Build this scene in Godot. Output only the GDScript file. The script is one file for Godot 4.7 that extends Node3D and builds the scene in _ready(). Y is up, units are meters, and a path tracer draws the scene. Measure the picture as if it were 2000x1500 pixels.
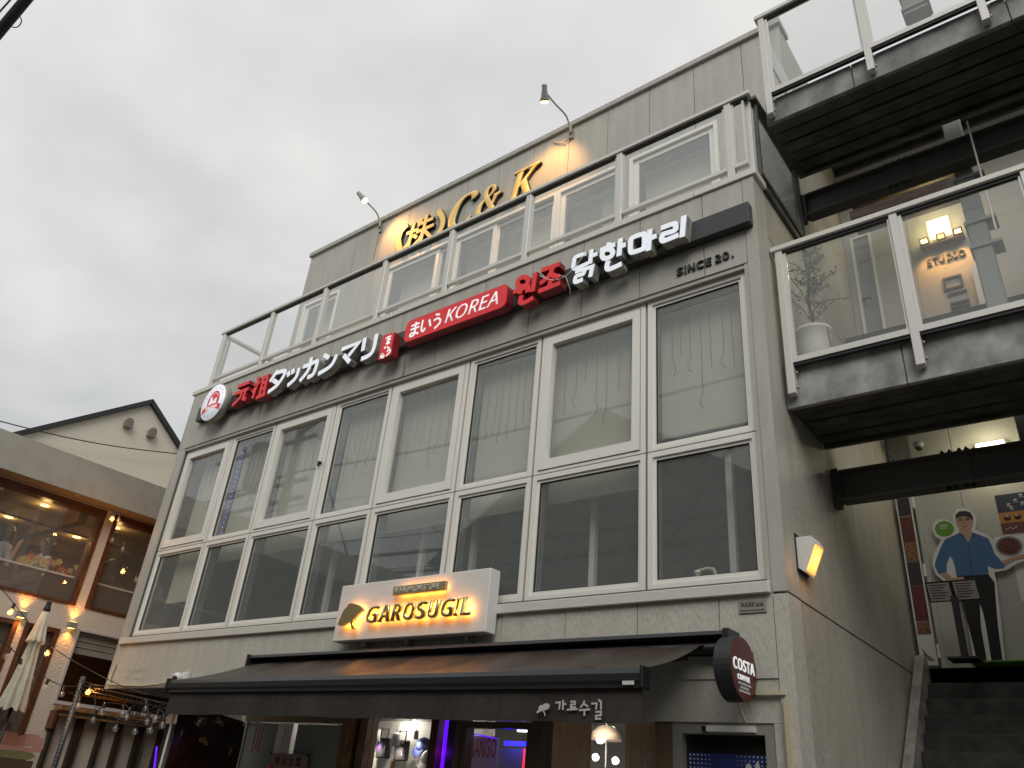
extends Node3D
# A three-storey grey panel-clad shop building seen from the pavement under an overcast sky.
# World: x to the right along the facade, y up, z towards the street; facade plane at z = 0, ground at y = 0.

var M := {}
var used := {}
var rng := RandomNumberGenerator.new()

# ---------------------------------------------------------------- naming and tagging
func numbered(n: String) -> String:
	if not used.has(n):
		used[n] = 0
		return n
	used[n] += 1
	return "%s_%03d" % [n, used[n]]

func tag(o: Node, label := "", category := "", group := "", kind := "") -> Node:
	if label: o.set_meta("label", label)
	if category: o.set_meta("category", category)
	if group: o.set_meta("group", group)
	if kind: o.set_meta("kind", kind)
	return o

func thing(n: String, at: Vector3, label: String, category: String, group := "") -> Node3D:
	var o := Node3D.new()
	o.name = numbered(n)
	add_child(o)
	o.position = at
	tag(o, label, category, group)
	return o

func obj(n: String, st: SurfaceTool, m: Material, parent: Node = null, local := true) -> MeshInstance3D:
	var o := MeshInstance3D.new()
	st.generate_normals()
	o.mesh = st.commit()
	o.material_override = m
	if parent == null:
		o.name = numbered(n)
		add_child(o)
	else:
		o.name = n
		parent.add_child(o, true)
		if local: o.position = -origin_of(parent)
	return o

func origin_of(n: Node) -> Vector3:   # parts are modelled in world coordinates; this takes the parents' places off again
	var p := Vector3.ZERO
	while n is Node3D and n != self:
		p += (n as Node3D).position
		n = n.get_parent()
	return p

func struct(n: String, st: SurfaceTool, m: Material) -> MeshInstance3D:
	var o := obj(n, st, m)
	o.set_meta("kind", "structure")
	return o

func light_to(parent: Node, l: Light3D, at: Vector3) -> void:
	parent.add_child(l, true)
	l.position = at - origin_of(parent)
	l.shadow_enabled = true

func omni(parent: Node, at: Vector3, c: Color, e: float, size := 0.03) -> void:
	var l := OmniLight3D.new()
	l.name = "glow_light"
	l.light_color = c
	l.light_energy = e
	l.light_size = size
	l.omni_range = 14.0
	l.omni_attenuation = 2.0
	light_to(parent, l, at)

func spot(parent: Node, at: Vector3, to: Vector3, c: Color, e: float, angle: float, size := 0.03) -> void:
	var l := SpotLight3D.new()
	l.name = "beam_light"
	l.light_color = c
	l.light_energy = e
	l.light_size = size
	l.spot_angle = angle
	l.spot_range = 14.0
	l.spot_attenuation = 2.0
	light_to(parent, l, at)
	var d := (to - at).normalized()
	var up := Vector3.UP if absf(d.y) < 0.95 else Vector3.RIGHT
	l.basis = Basis.looking_at(d, up)

# ---------------------------------------------------------------- mesh helpers
func nst() -> SurfaceTool:
	var st := SurfaceTool.new()
	st.begin(Mesh.PRIMITIVE_TRIANGLES)
	st.set_smooth_group(-1)
	return st

func tri(st: SurfaceTool, a: Vector3, b: Vector3, c: Vector3) -> void:   # counter-clockwise from outside
	st.add_vertex(a); st.add_vertex(c); st.add_vertex(b)

func quad(st: SurfaceTool, a: Vector3, b: Vector3, c: Vector3, d: Vector3) -> void:
	tri(st, a, b, c); tri(st, a, c, d)

func quad_uv(st: SurfaceTool, a: Vector3, b: Vector3, c: Vector3, d: Vector3) -> void:   # a lower left, b lower right
	for k in [[a, 0, 1], [c, 1, 0], [b, 1, 1], [a, 0, 1], [d, 0, 0], [c, 1, 0]]:
		st.set_uv(Vector2(k[1], k[2])); st.add_vertex(k[0])

func box(st: SurfaceTool, lo: Vector3, hi: Vector3, t := Transform3D()) -> void:
	var v: Array[Vector3] = []
	for i in 8:
		v.append(t * Vector3(hi.x if i & 1 else lo.x, hi.y if i & 2 else lo.y, hi.z if i & 4 else lo.z))
	quad(st, v[4], v[5], v[7], v[6]); quad(st, v[1], v[0], v[2], v[3])
	quad(st, v[5], v[1], v[3], v[7]); quad(st, v[0], v[4], v[6], v[2])
	quad(st, v[6], v[7], v[3], v[2]); quad(st, v[0], v[1], v[5], v[4])

func bx(x0: float, x1: float, y0: float, y1: float, z0: float, z1: float) -> SurfaceTool:
	var st := nst()
	box(st, Vector3(x0, y0, z0), Vector3(x1, y1, z1))
	return st

func bevel_box(st: SurfaceTool, lo: Vector3, hi: Vector3, b: float) -> void:   # chamfered along every edge
	var c := (lo + hi) / 2.0
	var h := (hi - lo) / 2.0
	var f := func(sx: int, sy: int, sz: int, ax: int) -> Vector3:
		var e := h - Vector3(b, b, b)
		e[ax] = h[ax]
		return c + Vector3(sx * e.x, sy * e.y, sz * e.z)
	for ax in 3:
		var u := (ax + 1) % 3
		var w := (ax + 2) % 3
		for s in [-1, 1]:
			var q: Array[Vector3] = []
			for k in [[-1, -1], [1, -1], [1, 1], [-1, 1]]:
				var g := [0, 0, 0]
				g[ax] = s; g[u] = k[0]; g[w] = k[1]
				q.append(f.call(g[0], g[1], g[2], ax))
			if s > 0: quad(st, q[0], q[1], q[2], q[3])
			else: quad(st, q[3], q[2], q[1], q[0])
		for s in [-1, 1]:          # edge chamfer between faces u and w, along ax
			for r in [-1, 1]:
				var q: Array[Vector3] = []
				for e in [[-1, u], [1, u], [1, w], [-1, w]]:
					var g := [0, 0, 0]
					g[ax] = e[0]; g[u] = s; g[w] = r
					q.append(f.call(g[0], g[1], g[2], e[1]))
				if s * r > 0: quad(st, q[0], q[3], q[2], q[1])
				else: quad(st, q[0], q[1], q[2], q[3])
	for sx in [-1, 1]:
		for sy in [-1, 1]:
			for sz in [-1, 1]:
				var a: Vector3 = f.call(sx, sy, sz, 0)
				var d: Vector3 = f.call(sx, sy, sz, 1)
				var e: Vector3 = f.call(sx, sy, sz, 2)
				if sx * sy * sz > 0: tri(st, a, d, e)
				else: tri(st, a, e, d)

func tube(st: SurfaceTool, pts: Array, r: float, n := 8, caps := true) -> void:
	st.set_smooth_group(0)
	var up := Vector3.UP
	var rings := []
	for i in pts.size():
		var d: Vector3 = (pts[mini(i + 1, pts.size() - 1)] - pts[maxi(i - 1, 0)]).normalized()
		if absf(d.dot(up)) > 0.97: up = Vector3.RIGHT if absf(d.x) < 0.9 else Vector3.FORWARD
		var s := d.cross(up).normalized()
		up = s.cross(d).normalized()
		var ring := []
		for k in n:
			var a := TAU * k / n
			ring.append(pts[i] + (s * cos(a) + up * sin(a)) * r)
		rings.append(ring)
	for i in rings.size() - 1:
		for k in n:
			var k2 := (k + 1) % n
			quad(st, rings[i][k], rings[i + 1][k], rings[i + 1][k2], rings[i][k2])
	st.set_smooth_group(-1)
	if caps:
		for k in range(1, n - 1):
			tri(st, rings[0][0], rings[0][k], rings[0][k + 1])
			var l: Array = rings[rings.size() - 1]
			tri(st, l[0], l[k + 1], l[k])

func lathe(st: SurfaceTool, prof: Array, at: Vector3, axis := Vector3.UP, n := 16) -> void:   # prof: (radius, height)
	st.set_smooth_group(0)
	axis = axis.normalized()
	var u := axis.cross(Vector3.RIGHT if absf(axis.x) < 0.9 else Vector3.UP).normalized()
	var w := axis.cross(u)
	for i in prof.size() - 1:
		for k in n:
			var q := []
			for e in [[i, k], [i, k + 1], [i + 1, k + 1], [i + 1, k]]:
				var a: float = TAU * (e[1] % n) / n
				var p: Vector2 = prof[e[0]]
				q.append(at + axis * p.y + (u * cos(a) + w * sin(a)) * p.x)
			if prof[i].x > 0.0001: tri(st, q[0], q[1], q[2])
			if prof[i + 1].x > 0.0001: tri(st, q[0], q[2], q[3])
	st.set_smooth_group(-1)

func prism(st: SurfaceTool, p: PackedVector2Array, z0: float, z1: float, t := Transform3D()) -> void:
	var ix := Geometry2D.triangulate_polygon(p)
	for i in range(0, ix.size(), 3):
		var a := p[ix[i]]
		var b := p[ix[i + 1]]
		var c := p[ix[i + 2]]
		if (b - a).cross(c - a) < 0:
			var s := b; b = c; c = s
		tri(st, t * Vector3(a.x, a.y, z1), t * Vector3(b.x, b.y, z1), t * Vector3(c.x, c.y, z1))
		tri(st, t * Vector3(a.x, a.y, z0), t * Vector3(c.x, c.y, z0), t * Vector3(b.x, b.y, z0))
	var area := 0.0
	for i in p.size(): area += p[i].cross(p[(i + 1) % p.size()])
	for i in p.size():
		var a := p[i]
		var b := p[(i + 1) % p.size()]
		if area < 0:
			var s := a; a = b; b = s
		quad(st, t * Vector3(a.x, a.y, z0), t * Vector3(b.x, b.y, z0), t * Vector3(b.x, b.y, z1), t * Vector3(a.x, a.y, z1))

# a brush stroke: a band of width w along the points, from z0 to z1, joints mitred
func stroke(st: SurfaceTool, pts: Array, w: float, z0: float, z1: float, closed := false, t := Transform3D(), taper := 0.0) -> void:
	var n := pts.size()
	var L: Array[Vector2] = []
	var R: Array[Vector2] = []
	for i in n:
		var a: Vector2 = pts[(i - 1 + n) % n] if closed or i > 0 else pts[i]
		var b: Vector2 = pts[i]
		var c: Vector2 = pts[(i + 1) % n] if closed or i < n - 1 else pts[i]
		var d1 := (b - a).normalized() if a != b else (c - b).normalized()
		var d2 := (c - b).normalized() if c != b else d1
		var m := (d1.orthogonal() + d2.orthogonal())
		m = m.normalized() if m.length() > 0.2 else d1.orthogonal()
		var k := 1.0 / maxf(0.55, m.dot(d1.orthogonal()))
		var ww := w * (1.0 - taper * i / maxf(1.0, n - 1.0))
		L.append(b - m * ww * 0.5 * k)
		R.append(b + m * ww * 0.5 * k)
	var v := func(p: Vector2, z: float) -> Vector3: return t * Vector3(p.x, p.y, z)
	for i in (n if closed else n - 1):
		var j := (i + 1) % n
		var s := (L[i] - R[i]).cross(L[j] - R[i]) > 0
		if s:
			quad(st, v.call(R[i], z1), v.call(L[i], z1), v.call(L[j], z1), v.call(R[j], z1))
			quad(st, v.call(R[j], z0), v.call(L[j], z0), v.call(L[i], z0), v.call(R[i], z0))
			quad(st, v.call(L[i], z0), v.call(L[j], z0), v.call(L[j], z1), v.call(L[i], z1))
			quad(st, v.call(R[j], z0), v.call(R[i], z0), v.call(R[i], z1), v.call(R[j], z1))
		else:
			quad(st, v.call(L[i], z1), v.call(R[i], z1), v.call(R[j], z1), v.call(L[j], z1))
			quad(st, v.call(L[j], z0), v.call(R[j], z0), v.call(R[i], z0), v.call(L[i], z0))
			quad(st, v.call(L[j], z0), v.call(L[i], z0), v.call(L[i], z1), v.call(L[j], z1))
			quad(st, v.call(R[i], z0), v.call(R[j], z0), v.call(R[j], z1), v.call(R[i], z1))
	if not closed:
		quad(st, v.call(L[0], z0), v.call(L[0], z1), v.call(R[0], z1), v.call(R[0], z0))
		quad(st, v.call(R[n - 1], z0), v.call(R[n - 1], z1), v.call(L[n - 1], z1), v.call(L[n - 1], z0))

func glyph_strokes(key: String) -> Array:   # [[points, closed], ...] in metres
	var out := []
	for s: String in GLYPH[key].split("|"):
		var closed := s.begins_with("o")
		var soft := closed or s.begins_with("~")
		var pts := []
		for q: String in s.lstrip("o~").split(" ", false):
			var xy := q.split(",")
			pts.append(Vector2(xy[0].to_float(), xy[1].to_float()) / 1000.0)
		if soft: pts = smooth(pts, closed, 4)
		out.append([pts, closed])
	return out

func smooth(pts: Array, closed: bool, k: int) -> Array:
	var n := pts.size()
	var out := []
	for i in (n if closed else n - 1):
		var a: Vector2 = pts[(i - 1 + n) % n] if closed or i > 0 else pts[i]
		var d: Vector2 = pts[(i + 2) % n] if closed or i < n - 2 else pts[n - 1]
		for j in k:
			out.append((pts[i] as Vector2).cubic_interpolate(pts[(i + 1) % n], a, d, float(j) / k))
	if not closed: out.append(pts[n - 1])
	return out

func glyph(st: SurfaceTool, key: String, w: float, z0: float, z1: float, t := Transform3D(), taper := 0.0) -> void:
	var i := 0
	for s in glyph_strokes(key):
		stroke(st, s[0], w, z0 + 0.0004 * i, z1 + 0.0004 * i, s[1], t, taper)
		i += 1

func glyph_poly(key: String) -> PackedVector2Array:
	return PackedVector2Array(glyph_strokes(key)[0][0])

func font(kind: String) -> Font:
	var f := SystemFont.new()
	f.font_names = PackedStringArray([kind.trim_suffix(" Bold")])
	f.font_weight = 700 if kind.ends_with("Bold") else 400
	return f

# lettering fitted into a box w wide and h tall whose lower left front corner is at t * origin
func text(n: String, s: String, w: float, h: float, depth: float, m: Material, parent: Node, t: Transform3D, face := "Droid Sans Bold", shear := 0.0) -> MeshInstance3D:
	var tm := TextMesh.new()
	tm.text = s
	tm.font = font(face)
	tm.font_size = 64
	tm.pixel_size = 0.01
	tm.depth = 0.1
	tm.curve_step = 1.5
	var arr := tm.get_mesh_arrays()
	var verts: PackedVector3Array = arr[Mesh.ARRAY_VERTEX]
	var lo := Vector3(1e9, 1e9, 1e9)
	var hi := -lo
	for p in verts:
		lo = lo.min(p); hi = hi.max(p)
	var sz := hi - lo
	for i in verts.size():
		var q := (verts[i] - lo) / sz
		verts[i] = t * Vector3(q.x * w + shear * q.y * h, q.y * h, (q.z - 1.0) * depth)
	var a := []
	a.resize(Mesh.ARRAY_MAX)
	a[Mesh.ARRAY_VERTEX] = verts
	if arr[Mesh.ARRAY_INDEX] != null: a[Mesh.ARRAY_INDEX] = arr[Mesh.ARRAY_INDEX]
	var st := SurfaceTool.new()
	var raw := ArrayMesh.new()
	raw.add_surface_from_arrays(Mesh.PRIMITIVE_TRIANGLES, a)
	st.create_from(raw, 0)
	st.deindex()
	return obj(n, st, m, parent)

func at(x: float, y: float, z: float) -> Transform3D:
	return Transform3D(Basis(), Vector3(x, y, z))

# ---------------------------------------------------------------- materials
func lin(r: float, g: float, b: float, a := 1.0) -> Color:
	var c := Color(r, g, b).linear_to_srgb()
	c.a = a
	return c

func noise_tex(fr: float, lo: float, hi: float, seed_n: int, size := 512, oct := 5, warm := 0.0) -> NoiseTexture2D:
	var n := FastNoiseLite.new()
	n.seed = seed_n
	n.noise_type = FastNoiseLite.TYPE_SIMPLEX_SMOOTH
	n.frequency = fr
	n.fractal_octaves = oct
	var t := NoiseTexture2D.new()
	t.width = size; t.height = size
	t.seamless = true
	t.noise = n
	var g := Gradient.new()
	g.set_color(0, Color(lo, lo * (1.0 - warm * 0.5), lo * (1.0 - warm)))
	g.set_color(1, Color(hi, hi, hi))
	t.color_ramp = g
	return t

func bump_tex(fr: float, strength: float, seed_n: int, oct := 4) -> NoiseTexture2D:
	var n := FastNoiseLite.new()
	n.seed = seed_n
	n.noise_type = FastNoiseLite.TYPE_SIMPLEX_SMOOTH
	n.frequency = fr
	n.fractal_octaves = oct
	var t := NoiseTexture2D.new()
	t.width = 512; t.height = 512
	t.seamless = true
	t.noise = n
	t.as_normal_map = true
	t.bump_strength = strength
	return t

func mat(n: String, c: Color, rough := 0.6, metal := 0.0, tex: Texture2D = null, scale := Vector3.ONE, bump: Texture2D = null, bump_k := 0.4) -> StandardMaterial3D:
	var m := StandardMaterial3D.new()
	m.resource_name = n
	m.albedo_color = c
	m.roughness = rough
	m.metallic = metal
	if tex:
		m.albedo_texture = tex
	if bump:
		m.normal_enabled = true
		m.normal_texture = bump
		m.normal_scale = bump_k
	if tex or bump:
		m.uv1_triplanar = true
		m.uv1_world_triplanar = true
		m.uv1_scale = scale
	M[n] = m
	return m

func glass(n: String, c: Color, a: float) -> StandardMaterial3D:
	var m := mat(n, Color(c.r, c.g, c.b, a), 0.02)
	m.transparency = BaseMaterial3D.TRANSPARENCY_ALPHA
	m.metallic_specular = 0.5
	return m

func glow(n: String, c: Color, e: float, base := Color(0.9, 0.9, 0.9)) -> StandardMaterial3D:
	var m := mat(n, base, 0.4)
	m.emission_enabled = true
	m.emission = c
	m.emission_energy_multiplier = e
	return m

func materials() -> void:
	var streak := noise_tex(0.012, 0.915, 1.0, 3, 512, 5, 0.02)
	var fine := noise_tex(0.05, 0.94, 1.0, 5)
	var blotch := noise_tex(0.008, 0.62, 1.0, 9, 512, 6)
	var conc := noise_tex(0.012, 0.6, 1.0, 12, 512, 6)
	var wood := noise_tex(0.02, 0.55, 1.0, 15, 512, 4, 0.2)
	var stucco := bump_tex(0.06, 3.0, 21)
	var grain := bump_tex(0.12, 2.0, 22, 3)
	var ripple := bump_tex(0.02, 5.0, 23, 3)
	mat("panel", lin(0.44, 0.435, 0.395), 0.55, 0.0, streak, Vector3(0.8, 0.12, 0.8), grain, 0.12)
	mat("panel_low_lightened", lin(0.52, 0.51, 0.455), 0.6, 0.0, streak, Vector3(0.7, 0.16, 0.7), grain, 0.35)  # same paint as panel, colour lightened to offset the weaker light low down
	mat("joint", lin(0.10, 0.095, 0.085), 0.8)
	mat("alu", lin(0.76, 0.745, 0.695), 0.42, 0.1)
	mat("alu_rail", lin(0.64, 0.63, 0.60), 0.4, 0.2, fine, Vector3(1.3, 1.3, 1.3))
	mat("alu_dirty", lin(0.66, 0.645, 0.59), 0.5, 0.1, fine, Vector3(0.8, 0.8, 0.8))
	mat("gasket", lin(0.012, 0.012, 0.012), 0.6)
	mat("coping", lin(0.42, 0.41, 0.375), 0.45, 0.1, streak, Vector3(0.9, 0.5, 0.9))
	glass("pane", lin(0.75, 0.82, 0.80), 0.03).metallic = 0.05
	glass("rail_pane", lin(0.72, 0.82, 0.80), 0.03)
	glass("cafe_pane", lin(0.4, 0.36, 0.32), 0.12)
	glass("shop_pane", lin(0.8, 0.85, 0.85), 0.04)
	glass("bulb_glass", lin(0.9, 0.9, 0.88), 0.06)
	mat("wire", lin(0.22, 0.22, 0.20), 0.6, 0.4)
	var bl := mat("blind", lin(0.50, 0.51, 0.41), 0.85, 0.0, fine, Vector3(2, 2, 2))
	bl.backlight_enabled = true
	bl.backlight = Color(0.3, 0.3, 0.25)
	mat("blind_slat", lin(0.40, 0.41, 0.32), 0.7)
	mat("room_wall", lin(0.22, 0.22, 0.20), 0.8, 0.0, blotch, Vector3(0.3, 0.3, 0.3))
	mat("room_dark", lin(0.18, 0.18, 0.17), 0.8, 0.0, blotch, Vector3(0.3, 0.3, 0.3))
	mat("white_paint", lin(0.72, 0.71, 0.68), 0.5, 0.0, fine, Vector3(1, 1, 1))
	mat("sign_band", lin(0.045, 0.047, 0.05), 0.45, 0.1, fine, Vector3(1, 1, 1))
	mat("letter_side", lin(0.50, 0.49, 0.44), 0.45, 0.1, blotch, Vector3(1.6, 1.6, 1.6))
	mat("red_side", lin(0.26, 0.02, 0.025), 0.45, 0.0, fine, Vector3(1.5, 1.5, 1.5))
	glow("white_face", Color(0.92, 0.96, 1.0), 0.42, lin(0.55, 0.55, 0.57))
	glow("red_face", Color(1.0, 0.07, 0.09), 0.22, lin(0.42, 0.022, 0.03))
	glow("white_print", Color(1, 1, 1), 0.45, lin(0.55, 0.55, 0.55))
	mat("gold_face", lin(0.85, 0.60, 0.20), 0.5, 0.0)
	mat("gold_mirror", lin(0.66, 0.53, 0.27), 0.26, 0.95)
	mat("black_metal", lin(0.012, 0.012, 0.013), 0.45, 0.2)
	mat("black_paint", lin(0.02, 0.02, 0.022), 0.5)
	mat("plate", lin(0.68, 0.67, 0.65), 0.5)
	glow("led_amber", Color(1.0, 0.62, 0.18), 8.0)
	glow("lamp_warm", Color(1.0, 0.80, 0.50), 7.0)
	glow("lamp_face", Color(1.0, 0.62, 0.12), 1.1)
	glow("lamp_core", Color(1.0, 0.80, 0.20), 2.2)
	glow("lamp_white", Color(0.95, 0.97, 1.0), 5.0)
	glow("tube_white", Color(1.0, 0.97, 0.80), 2.2)
	glow("square_lamp", Color(1.0, 0.93, 0.66), 1.5)
	glow("downlight", Color(1.0, 0.83, 0.45), 3.0)
	glow("filament", Color(1.0, 0.62, 0.20), 9.0)
	glow("led_blue", Color(0.25, 0.2, 1.0), 4.0)
	glow("led_purple", Color(0.38, 0.06, 1.0), 1.1, Color(0.3, 0.1, 0.5))
	glow("led_deep_blue", Color(0.05, 0.04, 1.0), 1.5)
	glow("led_red", Color(1.0, 0.04, 0.10), 1.5)
	mat("lamp_grey", lin(0.30, 0.29, 0.26), 0.4, 0.2)
	mat("conduit", lin(0.40, 0.36, 0.30), 0.6)
	mat("canvas", lin(0.085, 0.064, 0.055), 0.38, 0.0, noise_tex(0.03, 0.65, 1.0, 31), Vector3(1.2, 1.2, 1.2), bump_tex(0.05, 5.0, 32, 4), 0.55)
	mat("valance", lin(0.046, 0.036, 0.031), 0.7, 0.0, noise_tex(0.02, 0.8, 1.0, 33), Vector3(1, 1, 1), ripple, 0.25)
	mat("awning_bar", lin(0.035, 0.038, 0.043), 0.35, 0.4)
	mat("valance_print", lin(0.55, 0.54, 0.5), 0.7)
	mat("maroon", lin(0.085, 0.012, 0.014), 0.35)
	mat("cream_trim", lin(0.50, 0.45, 0.30), 0.5)
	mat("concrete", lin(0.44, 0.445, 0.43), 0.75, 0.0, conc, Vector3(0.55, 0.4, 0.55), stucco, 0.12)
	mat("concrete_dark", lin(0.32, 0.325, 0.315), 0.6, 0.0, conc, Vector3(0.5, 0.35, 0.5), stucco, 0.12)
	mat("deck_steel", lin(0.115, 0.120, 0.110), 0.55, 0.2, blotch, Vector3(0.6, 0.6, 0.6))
	mat("beam_steel", lin(0.075, 0.080, 0.073), 0.5, 0.3, fine, Vector3(1, 1, 1))
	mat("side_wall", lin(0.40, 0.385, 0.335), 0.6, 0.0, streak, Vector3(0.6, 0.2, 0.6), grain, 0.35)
	mat("landing_wall", lin(0.42, 0.41, 0.37), 0.6, 0.0, fine, Vector3(0.8, 0.8, 0.8))
	mat("stair_tread", lin(0.055, 0.056, 0.052), 0.7, 0.0, blotch, Vector3(1, 1, 1), grain, 0.4)
	mat("stair_white", lin(0.40, 0.39, 0.35), 0.6, 0.0, blotch, Vector3(1, 1, 1))
	mat("brown_soffit", lin(0.10, 0.062, 0.038), 0.6, 0.0, wood, Vector3(0.3, 1.5, 1.5))
	mat("column_grey", lin(0.24, 0.26, 0.25), 0.5, 0.0, fine, Vector3(1, 1, 1))
	mat("stucco", lin(0.60, 0.545, 0.475), 0.85, 0.0, fine, Vector3(0.7, 0.7, 0.7), stucco, 0.6)
	mat("stucco_house", lin(0.66, 0.62, 0.525), 0.9, 0.0, fine, Vector3(0.5, 0.5, 0.5), stucco, 0.35)
	mat("fascia", lin(0.40, 0.385, 0.34), 0.4, 0.1, streak, Vector3(0.4, 0.3, 0.4))
	mat("soffit", lin(0.34, 0.26, 0.205), 0.7, 0.0, fine, Vector3(0.6, 0.6, 0.6))
	mat("red_wood", lin(0.17, 0.062, 0.024), 0.45, 0.0, wood, Vector3(2.0, 0.4, 2.0))
	mat("orange_wood", lin(0.42, 0.24, 0.10), 0.5, 0.0, wood, Vector3(1.5, 2.0, 0.5))
	mat("dark_wood", lin(0.045, 0.034, 0.022), 0.55, 0.0, wood, Vector3(2, 0.4, 2))
	mat("cafe_wall", lin(0.25, 0.19, 0.13), 0.8, 0.0, blotch, Vector3(0.3, 0.3, 0.3))
	mat("cafe_ceiling", lin(0.30, 0.235, 0.165), 0.8)
	mat("cafe_beam", lin(0.075, 0.048, 0.034), 0.6)
	mat("roof_dark", lin(0.022, 0.024, 0.026), 0.5)
	mat("vent_metal", lin(0.30, 0.265, 0.225), 0.3, 0.6)
	mat("canvas_white", lin(0.66, 0.64, 0.53), 0.85, 0.0, noise_tex(0.02, 0.82, 1.0, 41, 512, 5, 0.08), Vector3(1.2, 0.5, 1.2))
	mat("pole_steel", lin(0.11, 0.13, 0.135), 0.4, 0.3, noise_tex(0.11, 0.55, 1.0, 44), Vector3(2.2, 1.1, 2.2))
	mat("banner", lin(0.050, 0.014, 0.009), 0.16, 0.0, noise_tex(0.006, 0.35, 1.0, 46), Vector3(0.5, 0.5, 0.5))
	mat("banner_light", lin(0.40, 0.20, 0.08), 0.2)
	mat("film_glass", lin(0.30, 0.35, 0.32), 0.3, 0.0, fine, Vector3(3, 3, 3))
	mat("card", lin(0.34, 0.22, 0.18), 0.5)
	mat("card_red", lin(0.35, 0.015, 0.02), 0.5)
	mat("card_orange", lin(0.55, 0.20, 0.03), 0.5)
	mat("print_dark", lin(0.03, 0.02, 0.015), 0.6)
	mat("amber_wood", lin(0.36, 0.20, 0.075), 0.5, 0.0, wood, Vector3(2, 0.5, 2))
	mat("bronze", lin(0.16, 0.12, 0.075), 0.4, 0.3)
	mat("shop_white", lin(0.70, 0.68, 0.63), 0.7)
	mat("shop_ceiling", lin(0.42, 0.42, 0.41), 0.8, 0.0, blotch, Vector3(0.5, 0.5, 0.5))
	mat("bag_black", lin(0.014, 0.013, 0.014), 0.85)
	mat("cap_blue", lin(0.02, 0.035, 0.14), 0.8)
	mat("cap_grey", lin(0.45, 0.44, 0.41), 0.8)
	mat("poster_red", lin(0.40, 0.05, 0.025), 0.6)
	mat("poster_cream", lin(0.55, 0.48, 0.36), 0.6)
	var ct := mat("curtain", lin(0.62, 0.50, 0.36), 0.9, 0.0, streak, Vector3(6, 0.2, 6))
	ct.backlight_enabled = true
	ct.backlight = Color(0.5, 0.42, 0.3)
	mat("film_blue", lin(0.016, 0.030, 0.13), 0.35)
	mat("film_white", lin(0.45, 0.45, 0.46), 0.4)
	mat("door_glass_dark", lin(0.02, 0.019, 0.017), 0.08)
	mat("skin", lin(0.42, 0.25, 0.17), 0.6)
	mat("hair", lin(0.012, 0.009, 0.008), 0.4)
	mat("cloth_white", lin(0.52, 0.55, 0.62), 0.85)
	mat("cloth_grey", lin(0.38, 0.38, 0.42), 0.85)
	mat("cloth_black", lin(0.03, 0.026, 0.024), 0.85)
	mat("shirt_blue", lin(0.050, 0.125, 0.26), 0.7, 0.0, fine, Vector3(4, 4, 4))
	mat("green_print", lin(0.10, 0.25, 0.02), 0.6)
	mat("navy_print", lin(0.012, 0.014, 0.04), 0.5)
	mat("orange_print", lin(0.35, 0.14, 0.02), 0.5)
	mat("maroon_print", lin(0.09, 0.02, 0.012), 0.5)
	mat("paper", lin(0.62, 0.62, 0.60), 0.7)
	mat("print_grey", lin(0.20, 0.20, 0.21), 0.7)
	mat("food_red", lin(0.24, 0.045, 0.02), 0.6, 0.0, noise_tex(0.03, 0.3, 1.0, 51), Vector3(2, 2, 2))
	mat("food_dark", lin(0.06, 0.052, 0.045), 0.6, 0.0, noise_tex(0.03, 0.3, 1.0, 52), Vector3(2, 2, 2))
	mat("food_orange", lin(0.38, 0.17, 0.07), 0.6, 0.0, noise_tex(0.03, 0.4, 1.0, 53), Vector3(2, 2, 2))
	mat("food_pink", lin(0.42, 0.24, 0.21), 0.6)
	mat("food_bun", lin(0.36, 0.19, 0.13), 0.6, 0.0, fine, Vector3(3, 3, 3))
	mat("food_green", lin(0.42, 0.42, 0.17), 0.6, 0.0, noise_tex(0.04, 0.35, 1.0, 54), Vector3(3, 3, 3))
	mat("food_brown", lin(0.09, 0.055, 0.04), 0.6, 0.0, fine, Vector3(3, 3, 3))
	mat("pot_white", lin(0.68, 0.68, 0.64), 0.5, 0.0, fine, Vector3(2, 2, 2))
	mat("bark", lin(0.07, 0.06, 0.045), 0.8)
	var lf := mat("olive_leaf", lin(0.085, 0.115, 0.065), 0.5)
	lf.vertex_color_use_as_albedo = false
	lf.backlight_enabled = true
	lf.backlight = Color(0.1, 0.15, 0.06)
	mat("leaf_dark", lin(0.045, 0.065, 0.025), 0.6)
	mat("flower_red", lin(0.50, 0.035, 0.03), 0.6)
	mat("flower_yellow", lin(0.62, 0.50, 0.16), 0.6)
	mat("flower_pink", lin(0.62, 0.36, 0.26), 0.6)
	mat("cable", lin(0.02, 0.02, 0.021), 0.55)
	mat("asphalt", lin(0.09, 0.09, 0.09), 0.5, 0.0, blotch, Vector3(0.4, 0.4, 0.4), grain, 0.5)
	mat("paving", lin(0.27, 0.26, 0.25), 0.6, 0.0, blotch, Vector3(0.4, 0.4, 0.4), grain, 0.4)
	mat("house_grey", lin(0.20, 0.19, 0.175), 0.8, 0.0, blotch, Vector3(0.2, 0.2, 0.2))
	mat("house_white", lin(0.33, 0.32, 0.30), 0.8, 0.0, blotch, Vector3(0.2, 0.2, 0.2))
	mat("house_glass", lin(0.02, 0.024, 0.028), 0.1)
	mat("roof_tile", lin(0.10, 0.05, 0.04), 0.6, 0.0, blotch, Vector3(0.6, 0.6, 0.6))
	mat("pole_concrete", lin(0.22, 0.22, 0.21), 0.8)
	mat("transformer", lin(0.25, 0.26, 0.27), 0.5, 0.2)

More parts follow.
